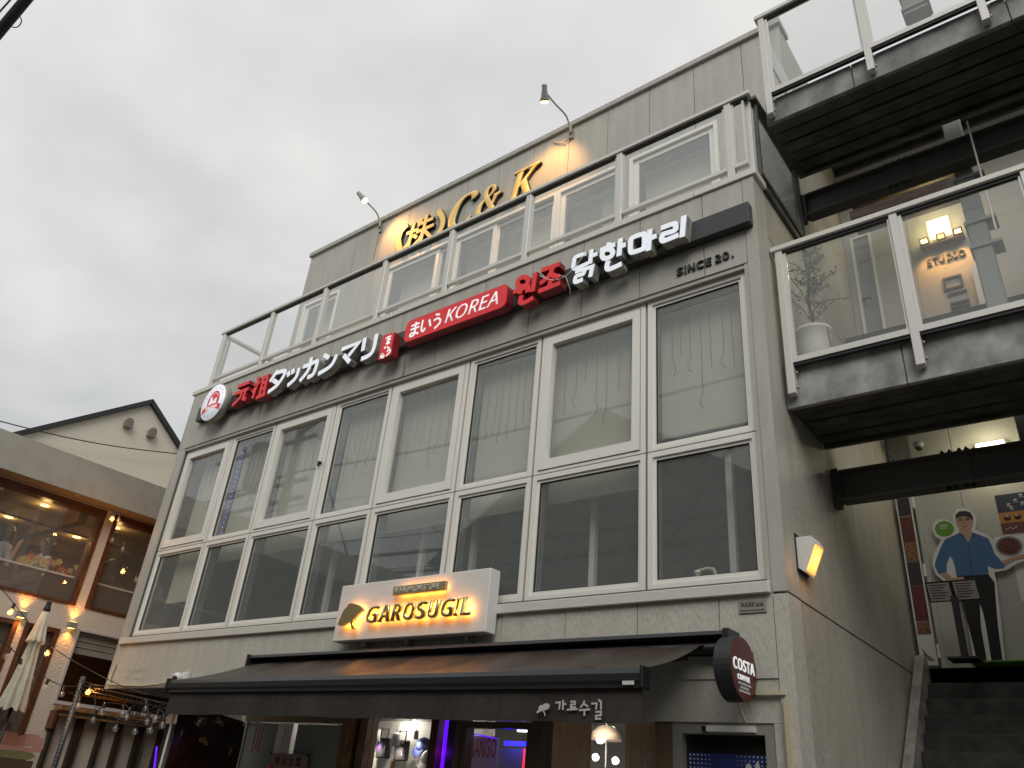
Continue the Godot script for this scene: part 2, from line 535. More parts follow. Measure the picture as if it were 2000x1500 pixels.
const GLYPH := {
	"won_red_1": "-10108,6805 -9806,6806|-10141,6683 -9786,6691|~-9944,6679 -9957,6572 -10115,6480|-9841,6688 -9863,6535 -9774,6506",
	"so_red": "-9617,6826 -9555,6771|-9661,6719 -9515,6732 -9656,6592|-9582,6660 -9604,6476|-9448,6781 -9435,6476|-9479,6782 -9352,6790 -9332,6479|-9454,6687 -9363,6689|-9445,6587 -9355,6591|-9503,6459 -9286,6473",
	"ta": "-9119,6821 -9250,6667|~-9134,6782 -8934,6758 -8942,6662 -9048,6546 -9229,6484|-9178,6671 -9032,6581",
	"small_tsu": "-8842,6719 -8802,6638|-8742,6734 -8710,6653|~-8593,6714 -8620,6559 -8776,6475",
	"ka": "~-8503,6706 -8341,6705 -8199,6710 -8201,6576 -8233,6503 -8339,6491|~-8355,6818 -8358,6619 -8501,6474",
	"n": "-8074,6777 -7941,6694|~-7782,6700 -7859,6545 -8107,6482",
	"ma": "-7699,6753 -7352,6757 -7522,6600|-7626,6642 -7468,6490",
	"ri": "-7249,6800 -7241,6596|~-7018,6789 -7026,6556 -7095,6483 -7238,6471",
	"ma_small": "-6358,6693 -6222,6695|-6363,6638 -6217,6638|~-6281,6729 -6285,6639 -6282,6559 -6313,6532 -6356,6540 -6347,6574 -6290,6572 -6213,6540",
	"i_small": "~-6165,6722 -6171,6624 -6159,6562 -6129,6547 -6107,6587|-6052,6690 -6015,6584",
	"u_small": "-5949,6729 -5880,6709|~-5970,6647 -5907,6661 -5863,6630 -5862,6576 -5941,6521",
	"stamp_ma": "~-6811,6646 -6767,6658 -6715,6658|-6781,6611 -6712,6616|~-6755,6659 -6750,6593 -6757,6552 -6776,6569 -6752,6578 -6717,6551",
	"stamp_i": "-6792,6525 -6795,6491|-6750,6513 -6740,6488",
	"stamp_u": "-6730,6480 -6699,6471|~-6741,6435 -6701,6448 -6681,6418 -6740,6367",
	"stamp_seal": "-6845,6424 -6803,6422|-6848,6409 -6847,6366|-6828,6408 -6825,6359|-6847,6387 -6826,6386|-6805,6391 -6804,6348|-6805,6391 -6782,6389 -6781,6352",
	"won": "o-4695,6738 -4679,6786 -4624,6797 -4562,6760 -4543,6701 -4571,6669 -4626,6668 -4674,6694|-4743,6634 -4507,6632|-4635,6622 -4651,6574|-4566,6587 -4499,6581|-4446,6793 -4465,6537|~-4620,6541 -4625,6453 -4562,6427 -4448,6449",
	"jo": "-4366,6792 -4119,6785|~-4205,6773 -4257,6667 -4368,6612|~-4246,6702 -4177,6645 -4107,6606|-4221,6620 -4239,6516|-4382,6510 -4091,6520",
	"dak": "~-3770,6786 -3905,6793 -3927,6729 -3925,6650 -3872,6636 -3743,6646|-3705,6812 -3718,6627|-3704,6724 -3629,6726|~-3901,6589 -3798,6581 -3798,6526 -3885,6525 -3891,6455 -3799,6455|-3783,6582 -3686,6576 -3707,6451",
	"han": "-3484,6815 -3498,6769|-3596,6754 -3412,6759|o-3569,6683 -3553,6727 -3506,6733 -3457,6705 -3439,6655 -3461,6620 -3508,6616 -3550,6637|-3349,6809 -3364,6587|-3349,6700 -3286,6706|~-3489,6574 -3505,6499 -3468,6460 -3328,6473",
	"ma_kor": "o-3226,6725 -3204,6760 -3096,6758 -3068,6731 -3071,6585 -3095,6564 -3202,6570 -3228,6606|-3005,6782 -3023,6516|-3001,6661 -2930,6668",
	"ri_kor": "~-2881,6742 -2741,6738 -2720,6706 -2732,6647 -2849,6654 -2871,6624 -2866,6579 -2829,6567 -2691,6573|-2627,6788 -2653,6531",
	"paren_l": "~-8852,10625 -8995,10524 -9023,10299 -8880,9979",
	"kabu": "-8839,10403 -8531,10380|-8674,10590 -8728,10016|~-8703,10367 -8728,10175 -8836,10075|-8645,10284 -8532,10192|-8494,10598 -8550,10447|-8488,10484 -8190,10476|-8576,10318 -8146,10311|-8367,10644 -8420,9965|~-8395,10291 -8465,10121 -8612,10026|-8371,10281 -8163,10034",
	"paren_r": "~-8092,10615 -7949,10367 -7936,10148 -8081,9980",
	"ga": "-3276,2173 -3239,2175 -3244,2130|-3214,2189 -3212,2128|-3212,2163 -3189,2164",
	"ro": "-3153,2179 -3118,2180 -3118,2163 -3150,2160 -3148,2143 -3110,2145|-3130,2143 -3129,2131|-3179,2128 -3095,2133",
	"su": "-3043,2187 -3046,2167 -3072,2143|-3045,2167 -3013,2147|-3081,2126 -2996,2132|-3039,2127 -3038,2092",
	"gil": "-2987,2167 -2945,2169 -2950,2132|-2933,2191 -2913,2179 -2912,2130|-2953,2116 -2910,2119 -2911,2097 -2949,2093 -2948,2074 -2909,2076",
	"ginkgo": "-3356,2088 -3366,2109 -3378,2125",
	"ginkgo_leaf": "-3378,2123 -3428,2103 -3430,2115 -3413,2129 -3417,2145 -3396,2158 -3380,2155 -3373,2166 -3340,2168 -3324,2158 -3327,2138 -3348,2125",
	"biru": "~-2222,3012 -2224,2991 -2201,2992|-2223,3001 -2205,3005|-2200,3014 -2198,3009|-2189,3012 -2190,2999 -2196,2990|-2181,3013 -2182,2991 -2170,2999",
	"cow": "-6667,3038 -6613,3183 -6566,3217 -6558,3240 -6509,3251 -6408,3230 -6346,3203 -6304,3168 -6380,3122 -6446,3058 -6386,2978 -6428,2980 -6480,3055 -6617,3021",
	"s_board": "-1436,3165 -1421,3737 -1467,4017 -1552,4045 -1645,4147 -1659,4264 -1628,4379 -1525,4530 -1584,4575 -1597,4675 -1563,4747 -1499,4769 -1423,4751 -1380,4707 -1369,4797 -1313,4858 -1247,4863 -1177,4823 -1139,4750 -1154,4662 -1177,4606 -1077,4535 -1027,4471 -1046,4401 -1010,4497 -887,4504 -777,4455 -719,4392 -751,4228 -876,4186 -956,4138 -1079,4122 -1086,3985 -1106,3717 -1151,3228 -1074,3188 -1080,3157",
	"s_shirt": "-1340,4582 -1416,4555 -1492,4527 -1554,4430 -1611,4318 -1638,4248 -1617,4158 -1532,4165 -1516,4250 -1471,4340 -1452,4301 -1441,4214 -1441,4116 -1326,4110 -1137,4103 -1132,4197 -1072,4157 -989,4155 -972,4182 -1006,4255 -1043,4315 -1052,4402 -1072,4491 -1139,4535 -1202,4572 -1264,4470 -1301,4548",
	"s_face": "-1340,4778 -1351,4688 -1328,4618 -1276,4582 -1221,4604 -1185,4666 -1170,4754 -1207,4797 -1295,4809",
	"s_neck": "-1325,4633 -1337,4585 -1298,4550 -1264,4476 -1206,4568 -1219,4619",
	"s_hair": "-1348,4745 -1336,4800 -1292,4829 -1234,4826 -1187,4801 -1175,4747 -1185,4704 -1202,4740 -1263,4770 -1330,4758",
	"s_arm_l": "-1605,4154 -1532,4162 -1492,4097 -1378,4101 -1375,4058 -1437,4050 -1500,4051 -1547,4073",
	"s_arm_r": "-999,4226 -972,4182 -867,4233 -783,4243 -763,4285 -835,4276 -909,4259",
	"s_trousers": "-1439,4113 -1137,4100 -1099,4014 -1115,3892 -1135,3719 -1154,3522 -1172,3241 -1272,3231 -1260,3554 -1261,3713 -1275,3809 -1307,3556 -1312,3245 -1402,3247 -1413,3469 -1433,3779 -1454,3946",
	"s_shoe_a": "-1404,3248 -1316,3245 -1308,3194 -1430,3165 -1431,3197",
	"s_shoe_b": "-1271,3234 -1172,3238 -1100,3170 -1176,3159 -1286,3187",
	"s_eyes": "-1320,4725 -1286,4725|-1248,4723 -1213,4719",
	"s_brows": "-1323,4740 -1281,4741|-1248,4739 -1205,4733",
	"s_nose": "~-1264,4722 -1266,4680 -1280,4674",
	"s_mouth": "~-1294,4651 -1269,4645 -1243,4650",
	"s_placket": "-1264,4470 -1281,4284 -1295,4112",
	"s_collar": "-1338,4582 -1302,4545 -1309,4504|-1206,4568 -1202,4536 -1232,4510",
}

# ---------------------------------------------------------------- the shop building
const MX := [-11.584, -10.299, -9.234, -7.910, -6.840, -5.534, -4.488, -3.194, -2.141]   # mullion lines of the window band
const HEAD := 6.107
const TRANSOM := 4.459
const SILL := 3.189
var joints: Array[float] = []

func wire_mesh(parent: Node, x0: float, x1: float, y0: float, y1: float, z: float, ax := 2, gap := 0.045, w := 0.0011) -> void:
	# the diamond wire cast into fire glass: thin flat wires, joined
	var st := nst()
	var n := int((x1 - x0 + y1 - y0) / gap)
	for s in [1, -1]:
		for i in n:
			var c := (i + 0.5) * gap
			var a := Vector2(minf(c, x1 - x0), maxf(0.0, c - (x1 - x0)))
			var b := Vector2(maxf(0.0, c - (y1 - y0)), minf(c, y1 - y0))
			if a.distance_to(b) < 0.02: continue
			var p := Vector2(x0 + a.x, y0 + a.y) if s > 0 else Vector2(x1 - a.x, y0 + a.y)
			var q := Vector2(x0 + b.x, y0 + b.y) if s > 0 else Vector2(x1 - b.x, y0 + b.y)
			var d := (q - p).normalized().orthogonal() * w * 0.5
			var k := z + (0.0006 if s > 0 else -0.0006)
			var v := func(u: Vector2) -> Vector3: return Vector3(u.x, u.y, k) if ax == 2 else Vector3(k, u.y, u.x)
			quad(st, v.call(p - d), v.call(q - d), v.call(q + d), v.call(p + d))
	var o := obj("glass_wire", st, M.wire, parent)
	o.set_meta("kind", "stuff")

func frame_rect(st: SurfaceTool, x0: float, x1: float, y0: float, y1: float, w: float, wb: float, z0: float, z1: float) -> void:
	box(st, Vector3(x0, y0, z0), Vector3(x0 + w, y1, z1))
	box(st, Vector3(x1 - w, y0, z0), Vector3(x1, y1, z1))
	box(st, Vector3(x0 + w, y1 - w, z0), Vector3(x1 - w, y1, z1 - 0.002))
	box(st, Vector3(x0 + w, y0, z0), Vector3(x1 - w, y0 + wb, z1 - 0.002))

func window_bay(b: Node, x0: float, x1: float, y0: float, y1: float, z: float, opening: bool, low: bool) -> void:
	var g := 0.012                                  # half the dark groove between neighbours
	var a := x0 + g
	var c := x1 - g
	var st := nst()
	var fw := 0.05
	frame_rect(st, a, c, y0, y1, fw, 0.055 if low else 0.03, z - 0.10, z)
	var w := obj("window", st, M.alu, b)
	var sw := 0.0
	if opening:
		sw = 0.085
		var s := nst()
		frame_rect(s, a + fw + 0.008, c - fw - 0.008, y0 + (0.03 if not low else 0.055) + 0.008, y1 - fw - 0.008, sw, sw + 0.02, z - 0.07, z + 0.012)
		obj("sash", s, M.alu, w)
	else:
		sw = 0.028
		var s := nst()
		frame_rect(s, a + fw, c - fw, y0 + (0.055 if low else 0.03), y1 - fw, sw, sw + 0.012, z - 0.07, z - 0.02)
		obj("sash", s, M.alu, w)
	var i := fw + sw
	var ib := (0.055 if low else 0.03) + sw + (0.02 if opening else 0.012)
	var gk := nst()
	frame_rect(gk, a + i - 0.002, c - i + 0.002, y0 + ib - 0.002, y1 - i + 0.002, 0.008, 0.008, z - 0.055, z - 0.028)
	obj("gasket", gk, M.gasket, w)
	obj("pane", bx(a + i + 0.003, c - i - 0.003, y0 + ib + 0.003, y1 - i - 0.003, z - 0.048, z - 0.040), M.pane, w)
	wire_mesh(w, a + i + 0.004, c - i - 0.004, y0 + ib + 0.004, y1 - i - 0.004, z - 0.0385)

func panel_grid(b: Node, x0: float, x1: float, y0: float, y1: float, z: float, holes: Array, m: Material, depth := 0.03) -> void:
	# metal wall panels standing on dark joints; each rectangle of a panel column is a piece
	var xs: Array[float] = [x0, x1]
	for j in joints:
		if j > x0 + 0.02 and j < x1 - 0.02: xs.append(j)
	xs.sort()
	for i in xs.size() - 1:
		var cuts: Array[float] = [xs[i], xs[i + 1]]
		for h in holes:
			for e in [h[0], h[1]]:
				if e > xs[i] + 0.005 and e < xs[i + 1] - 0.005: cuts.append(e)
		cuts.sort()
		for k in cuts.size() - 1:
			var p: float = cuts[k] + (0.004 if k == 0 else 0.0)
			var q: float = cuts[k + 1] - (0.004 if k == cuts.size() - 2 else 0.0)
			var mid := (p + q) / 2.0
			var yy: Array = [[y0, y1]]
			for h in holes:
				if mid > h[0] and mid < h[1]:
					yy = []
					if h[2] > y0 + 0.01: yy.append([y0, h[2]])
					if h[3] < y1 - 0.01: yy.append([h[3], y1])
			for r in yy:
				if q - p < 0.006: continue
				obj("wall_panel", bx(p, q, r[0], r[1], z - depth, z), m, b)

func main_building() -> void:
	var b := thing("shop_building", Vector3(-6.9, 0, -3), "grey panel-clad shop building with sixteen white-framed windows and a set-back top storey", "building")
	var k := -2.53
	while k > -12.5:
		joints.append(k)
		k -= 0.7115
	# backing walls behind the panels, floors, roof and the rooms behind the glass
	var st := nst()
	box(st, Vector3(-11.78, HEAD + 0.05, -0.16), Vector3(-2.01, 7.15, 0.03))
	box(st, Vector3(-11.78, 2.50, -0.16), Vector3(-2.01, SILL - 0.03, 0.03))
	box(st, Vector3(-11.78, SILL - 0.03, -0.16), Vector3(MX[0] - 0.0, HEAD + 0.05, 0.03))
	box(st, Vector3(MX[8], SILL - 0.03, -0.16), Vector3(-2.01, HEAD + 0.05, 0.03))
	obj("wall_core", st, M.joint, b)
	panel_grid(b, -11.80, -2.10, HEAD + 0.045, 7.168, 0.06, [], M.panel)
	panel_grid(b, -11.80, -2.10, 2.48, 3.075, 0.06, [], M.panel_low_lightened)
	obj("wall_panel", bx(-11.80, MX[0], 3.075, HEAD + 0.045, 0.03, 0.057), M.panel, b)
	obj("wall_panel", bx(MX[8], -2.10, 3.075, HEAD + 0.045, 0.03, 0.052), M.panel, b)
	# reveal round the window band
	var rv := nst()
	box(rv, Vector3(MX[0] - 0.05, HEAD, -0.1), Vector3(MX[8] + 0.05, HEAD + 0.044, 0.045))
	obj("window_reveal", rv, M.panel, b)
	# corner post at the right, in two lengths with a joint between
	obj("corner_post", bx(-2.098, -1.985, 3.09, 7.16, -0.2, 0.064), M.panel, b)
	obj("corner_post", bx(-2.098, -1.985, 0.0, 3.072, -0.2, 0.064), M.panel_low_lightened, b)
	# sill
	var sl := nst()
	bevel_box(sl, Vector3(-11.70, 3.077, 0.0), Vector3(-2.11, 3.165, 0.105), 0.006)
	obj("sill", sl, M.alu_dirty, b)
	# windows
	for i in 8:
		var open := i % 2 == 0
		window_bay(b, MX[i], MX[i + 1], TRANSOM, HEAD, 0.0, open, false)
		window_bay(b, MX[i], MX[i + 1], SILL, TRANSOM - 0.012, 0.0, false, true)
	var mu := nst()
	for i in range(1, 8):
		box(mu, Vector3(MX[i] - 0.012, SILL, -0.1), Vector3(MX[i] + 0.012, HEAD, -0.022))
	box(mu, Vector3(MX[0] - 0.03, SILL, -0.1), Vector3(MX[0] + 0.012, HEAD, 0.0))
	box(mu, Vector3(MX[8] - 0.012, SILL, -0.1), Vector3(MX[8] + 0.03, HEAD, 0.0))
	box(mu, Vector3(MX[0], SILL - 0.03, -0.1), Vector3(MX[8], SILL, 0.06))
	obj("mullion", mu, M.joint, b)
	var hd := nst()
	lathe(hd, [Vector2(0.0, 0), Vector2(0.022, 0), Vector2(0.022, 0.03), Vector2(0.0, 0.03)], Vector3(-7.985, 5.24, 0.012), Vector3(0, 0, 1), 10)
	box(hd, Vector3(-8.0, 5.19, 0.03), Vector3(-7.975, 5.25, 0.055))
	obj("window_latch", hd, M.black_metal, b)
	# room behind the band
	var rm := nst()
	box(rm, Vector3(-11.7, 2.85, -5.0), Vector3(-2.05, 3.02, -0.17))
	box(rm, Vector3(-11.7, 6.16, -5.0), Vector3(-2.05, 6.35, -0.17))
	obj("floor_slab", rm, M.room_wall, b)
	var rw := nst()
	box(rw, Vector3(-11.7, 3.02, -5.2), Vector3(-2.05, 6.16, -5.0))
	box(rw, Vector3(-11.74, 3.02, -5.0), Vector3(-11.64, 6.16, -0.12))
	box(rw, Vector3(-2.10, 3.02, -5.0), Vector3(-2.03, 6.16, -0.12))
	obj("room_wall", rw, M.room_dark, b)
	for x in [-10.0, -8.02, -6.43, -5.64, -4.07, -2.63]:
		obj("interior_post", bx(x - 0.03, x + 0.03, 3.02, 4.62 if x > -3 else 6.1, -0.56, -0.50), M.white_paint, b)
	var jm := nst()
	for i in range(1, 8):
		box(jm, Vector3(MX[i] - 0.05, 3.02, -0.2), Vector3(MX[i] + 0.05, 6.16, -0.11))
	obj("window_jamb", jm, M.room_wall, b)
	# coping of the third-floor balcony, in lengths
	for e in [[-11.70, -7.03], [-7.02, -2.62], [-2.61, -1.95]]:
		var cp := nst()
		bevel_box(cp, Vector3(e[0], 7.17, -0.20), Vector3(e[1], 7.255, 0.085), 0.006)
		obj("coping", cp, M.alu_dirty, b)
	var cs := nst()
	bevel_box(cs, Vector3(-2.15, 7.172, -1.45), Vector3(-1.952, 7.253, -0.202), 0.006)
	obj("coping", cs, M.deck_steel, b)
	cs = nst()
	bevel_box(cs, Vector3(-11.86, 7.172, -1.45), Vector3(-11.702, 7.253, 0.083), 0.006)
	obj("coping", cs, M.alu_dirty, b)
	# third storey, set back
	var z3 := -1.45
	var holes := [[-11.62, -10.55, 7.0, 9.86], [-9.28, -7.69, 7.0, 9.86], [-7.66, -4.40, 7.0, 9.86], [-4.27, -2.93, 7.0, 9.86]]
	var up := nst()
	box(up, Vector3(-11.80, 9.86, -1.62), Vector3(-2.0, 11.1, -1.48))
	for e in [[-11.80, -11.62], [-10.55, -9.28], [-7.69, -7.66], [-4.40, -4.27], [-2.93, -2.0]]:
		box(up, Vector3(e[0], 6.6, -1.62), Vector3(e[1], 9.86, -1.48))
	obj("wall_core", up, M.joint, b)
	panel_grid(b, -11.80, -1.985, 6.7, 11.10, z3, holes, M.panel)
	for e in [[-11.83, -8.0], [-7.994, -4.2], [-4.194, -1.96]]:
		var rf := nst()
		bevel_box(rf, Vector3(e[0], 11.10, -1.75), Vector3(e[1], 11.20, -1.40), 0.006)
		obj("roof_trim", rf, M.coping, b)
	var dk := nst()
	box(dk, Vector3(-11.78, 6.42, -1.5), Vector3(-2.0, 6.62, -0.2))
	obj("balcony_floor", dk, M.concrete, b)
	var shell := nst()
	box(shell, Vector3(-11.78, 10.9, -9.0), Vector3(-2.0, 11.08, -1.62))
	box(shell, Vector3(-11.78, 6.42, -6.0), Vector3(-2.0, 6.62, -1.5))
	box(shell, Vector3(-11.78, 6.62, -4.6), Vector3(-2.0, 10.9, -4.5))
	obj("upper_room", shell, M.room_wall, b)
	# third-storey windows: [x0, x1, sash split or 0]
	for w in [[-11.62, -10.55, 0.0], [-9.28, -7.69, -8.02], [-7.66, -5.53, -6.76], [-5.525, -4.40, 0.0], [-4.27, -2.93, 0.0]]:
		var f := nst()
		frame_rect(f, w[0], w[1], 6.66, 9.86, 0.055, 0.06, z3 - 0.12, z3 + 0.012)
		var wn := obj("window", f, M.alu, b)
		var parts := [[w[0] + 0.057, w[1] - 0.057]] if w[2] == 0.0 else [[w[0] + 0.057, w[2] + 0.02], [w[2] - 0.02, w[1] - 0.057]]
		var idx := 0
		for p in parts:
			var zz := z3 - 0.03 - 0.035 * idx
			var s := nst()
			frame_rect(s, p[0], p[1], 6.72, 9.80, 0.075, 0.09, zz - 0.03, zz)
			obj("sash", s, M.alu, wn)
			obj("pane", bx(p[0] + 0.075, p[1] - 0.075, 6.81, 9.725, zz - 0.02, zz - 0.013), M.pane, wn)
			idx += 1
	# side wall to the stairs, facing right, with its panel joints
	var zs := [0.0 - 0.2, -0.67, -1.34, -2.0, -2.66, -3.32, -3.98, -4.64, -6.0]
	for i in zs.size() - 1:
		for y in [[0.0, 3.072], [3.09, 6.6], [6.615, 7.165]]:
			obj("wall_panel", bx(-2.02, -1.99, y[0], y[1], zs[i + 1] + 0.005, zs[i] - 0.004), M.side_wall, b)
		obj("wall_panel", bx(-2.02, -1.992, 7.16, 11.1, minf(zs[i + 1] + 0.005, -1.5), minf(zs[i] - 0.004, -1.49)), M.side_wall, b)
	var sc := nst()
	box(sc, Vector3(-2.045, 0, -6.0), Vector3(-2.018, 7.15, -0.16))
	box(sc, Vector3(-2.045, 7.15, -6.0), Vector3(-2.018, 11.0, -1.62))
	box(sc, Vector3(-11.80, 2.5, -9.0), Vector3(-11.76, 7.15, -0.05))
	box(sc, Vector3(-11.80, 7.0, -9.0), Vector3(-11.76, 11.09, -1.5))
	box(sc, Vector3(-11.79, 0.0, -9.1), Vector3(-2.02, 11.0, -9.0))
	obj("side_core", sc, M.joint, b)
	ground_floor(b)

func ground_floor(b: Node) -> void:
	# open bay at the left, shop front under the awning, door at the right
	var st := nst()
	box(st, Vector3(-11.78, 2.49, -4.0), Vector3(-8.45, 2.60, -0.16))
	obj("bay_ceiling", st, M.room_wall, b)
	obj("bay_back_wall", bx(-11.78, -8.45, 0, 2.49, -4.1, -4.0), M.shop_white, b)
	var sw := nst()
	box(sw, Vector3(-8.45, 0, -4.0), Vector3(-8.33, 2.49, 0.0))
	obj("bay_side_wall", sw, M.panel_low_lightened, b)
	# lintel band above the shop front
	obj("lintel", bx(-8.33, -2.1, 2.185, 2.478, -0.16, 0.048), M.panel_low_lightened, b)
	obj("door_jamb", bx(-2.164, -2.1, 0.0, 2.184, -0.16, 0.046), M.panel_low_lightened, b)
	# film-covered glass doors at the left
	var fr := nst()
	box(fr, Vector3(-8.33, 2.115, -0.08), Vector3(-6.50, 2.184, 0.03))
	obj("door_head", fr, M.bronze, b)
	for d in [[-8.32, -7.72], [-7.43, -6.67]]:
		var p := obj("glass_door", bx(d[0], d[1], 0.05, 2.10, -0.03, -0.018), M.film_glass, b)
		p.set_meta("label", "pale green film-covered glass door leaf")
		wire_mesh(p, d[0] + 0.01, d[1] - 0.01, 1.3, 2.09, -0.0165, 2, 0.03, 0.0016)
	var ml := nst()
	box(ml, Vector3(-7.72, 0, -0.05), Vector3(-7.60, 2.10, 0.02))
	box(ml, Vector3(-7.585, 0, -0.05), Vector3(-7.55, 2.10, 0.012))
	box(ml, Vector3(-7.535, 0, -0.05), Vector3(-7.47, 2.10, 0.016))
	obj("door_stile", ml, M.alu, b)
	for i in 3:
		obj("print_line", bx(-8.16 + i * 0.055, -8.145 + i * 0.055, 1.80 + 0.03 * (i % 2), 2.06, -0.018, -0.014), M.card_red, b)
	# timber posts between the glass doors and the display window
	obj("timber_post", bx(-6.66, -6.46, 0, 2.184, -0.12, 0.035), M.amber_wood, b)
	obj("timber_post", bx(-6.455, -6.40, 0, 2.184, -0.10, 0.0), M.black_paint, b)
	obj("timber_post", bx(-6.395, -6.29, 0, 2.184, -0.12, 0.03), M.amber_wood, b)
	# display window, dark post, second window, third window
	obj("display_pane", bx(-6.29, -5.43, 0.3, 2.184, -0.05, -0.04), M.shop_pane, b)
	obj("timber_post", bx(-5.43, -5.335, 0, 2.184, -0.12, 0.03), M.red_wood, b)
	obj("timber_post", bx(-5.235, -5.13, 0, 2.184, -0.14, 0.005), M.black_paint, b)
	obj("timber_post", bx(-5.125, -5.055, 0, 2.184, -0.12, 0.03), M.bronze, b)
	var wf := nst()
	frame_rect(wf, -5.05, -4.27, 0.2, 2.16, 0.05, 0.08, -0.09, 0.02)
	var w2 := obj("shop_window", wf, M.bronze, b)
	obj("pane", bx(-5.0, -4.32, 0.28, 2.11, -0.05, -0.042), M.shop_pane, w2)
	obj("timber_post", bx(-4.268, -4.15, 0, 2.184, -0.12, 0.032), M.bronze, b)
	obj("display_pane", bx(-4.15, -3.10, 0.2, 2.165, -0.05, -0.042), M.shop_pane, b)
	obj("timber_post", bx(-3.098, -2.95, 0, 2.184, -0.12, 0.034), M.bronze, b)
	# right-hand door with blue film, its frame and closer
	var df := nst()
	frame_rect(df, -2.95, -2.165, 0.0, 2.183, 0.075, 0.05, -0.10, 0.036)
	var dr := obj("shop_door", df, M.lamp_grey, b)
	obj("door_glass", bx(-2.875, -2.24, 0.05, 2.108, -0.05, -0.04), M.door_glass_dark, dr)
	obj("blue_film", bx(-2.86, -2.25, 0.9, 1.985, -0.0395, -0.036), M.film_blue, dr)
	var dots := nst()
	for i in 20:
		for j in 9:
			if i > 5 and i < 12: continue
			var r := 0.0085 - 0.0012 * absf(i - (0 if i < 6 else 19)) * 0.6 - 0.0004 * j
			if r > 0.002: lathe(dots, [Vector2(r, 0.0), Vector2(r, 0.002), Vector2(0, 0.002)], Vector3(-2.845 + i * 0.0303, 1.97 - j * 0.028, -0.036), Vector3(0, 0, 1), 6)
	obj("film_dots", dots, M.film_white, dr).set_meta("kind", "stuff")
	var fly := nst()
	for e in [[-2.40, 1.93, 0.045, 0.06], [-2.335, 1.945, 0.032, 0.055], [-2.43, 1.87, 0.03, 0.03]]:
		var pg := PackedVector2Array()
		for i in 16: pg.append(Vector2(e[0] + cos(TAU * i / 16) * e[2] * 0.6, e[1] - 0.06 + sin(TAU * i / 16) * e[3]))
		prism(fly, pg, -0.036, -0.033 + 0.0005 * e[2])
	obj("white_leaf_print", fly, M.film_white, dr)
	var cl := nst()
	box(cl, Vector3(-2.70, 2.125, 0.036), Vector3(-2.66, 2.155, 0.07))
	obj("door_closer_arm", cl, M.black_metal, dr)
	obj("door_closer", bx(-2.66, -2.30, 2.12, 2.16, 0.036, 0.08), M.alu, dr)
	# inside of the shop
	var rm := nst()
	box(rm, Vector3(-8.33, 2.62, -4.0), Vector3(-2.1, 2.75, -0.16))
	obj("shop_ceiling", rm, M.shop_ceiling, b)
	var wl := nst()
	box(wl, Vector3(-8.3, 0, -4.1), Vector3(-2.1, 2.62, -4.0))
	box(wl, Vector3(-8.32, 0, -4.0), Vector3(-8.28, 2.62, -0.14))
	box(wl, Vector3(-2.14, 0, -4.0), Vector3(-2.1, 2.62, -0.14))
	obj("shop_wall", wl, M.shop_white, b)
	var ds := nst()
	box(ds, Vector3(-8.28, 0, -1.32), Vector3(-5.75, 2.62, -1.28))
	obj("display_wall", ds, M.shop_white, b)
	obj("shop_floor", bx(-8.28, -2.14, 0.0, 0.06, -4.0, -0.14), M.paving, b)
	obj("partition", bx(-3.06, -3.02, 0.0, 2.62, -4.0, -0.14), M.room_dark, b)

# ---------------------------------------------------------------- things on the shop building
func railing() -> void:
	var r := thing("balcony_railing", Vector3(-6.7, 7.255, 0), "long aluminium balcony railing with wired glass panels on the shop building's parapet", "railing")
	var px := [-11.49, -10.12, -8.79, -7.465, -6.16, -4.857, -3.542, -2.217]
	for x in px:
		var p := nst()
		bevel_box(p, Vector3(x - 0.038, 7.255, -0.045), Vector3(x + 0.038, 8.335, 0.03), 0.004)
		obj("post", p, M.alu_rail, r)
	for x in [-2.03]:
		var p := nst()
		bevel_box(p, Vector3(x - 0.02, 7.30, -0.10), Vector3(x + 0.035, 8.335, -0.05), 0.004)
		obj("post", p, M.alu_rail, r)
	var t := nst()
	bevel_box(t, Vector3(-11.58, 8.335, -0.06), Vector3(-1.96, 8.385, 0.045), 0.005)
	obj("top_rail", t, M.alu_dirty, r)
	var g := nst()
	box(g, Vector3(-11.5, 8.30, -0.02), Vector3(-2.0, 8.334, 0.01))
	obj("rail_channel", g, M.black_metal, r)
	var ends := px.duplicate()
	ends.append(-2.0)
	for i in ends.size() - 1:
		var a: float = ends[i] + 0.039
		var c: float = ends[i + 1] - 0.039
		var f := nst()
		box(f, Vector3(a, 7.40, -0.035), Vector3(c, 7.445, 0.02))
		box(f, Vector3(a, 7.446, -0.028), Vector3(a + 0.022, 8.30, 0.012))
		box(f, Vector3(c - 0.022, 7.446, -0.028), Vector3(c, 8.30, 0.012))
		var gp := obj("glass_panel", f, M.alu_rail, r)
		obj("pane", bx(a + 0.023, c - 0.023, 7.446, 8.30, -0.012, -0.005), M.rail_pane, gp)
		wire_mesh(gp, a + 0.024, c - 0.024, 7.45, 8.295, -0.004, 2, 0.04, 0.0010)
	# returns at both ends
	for e in [[-2.0, -1.945], [-11.62, -11.53]]:
		var x: float = (e[0] + e[1]) / 2.0
		var s := nst()
		bevel_box(s, Vector3(x - 0.045, 8.336, -1.42), Vector3(x + 0.045, 8.384, -0.062), 0.004)
		box(s, Vector3(x - 0.02, 7.32, -1.40), Vector3(x + 0.02, 7.37, -0.12))
		for z in [-1.38, -1.28, -0.14]:
			box(s, Vector3(x - 0.02, 7.37, z - 0.018), Vector3(x + 0.02, 8.336, z + 0.018))
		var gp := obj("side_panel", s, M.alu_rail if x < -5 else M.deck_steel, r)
		obj("pane", bx(x - 0.004, x + 0.004, 7.37, 8.336, -1.26, -0.16), M.rail_pane, gp)
	# drying pole ends standing over the rail
	var cl := nst()
	box(cl, Vector3(-4.86, 8.386, -0.04), Vector3(-4.835, 8.43, 0.0))
	obj("rail_clip", cl, M.lamp_grey, r)

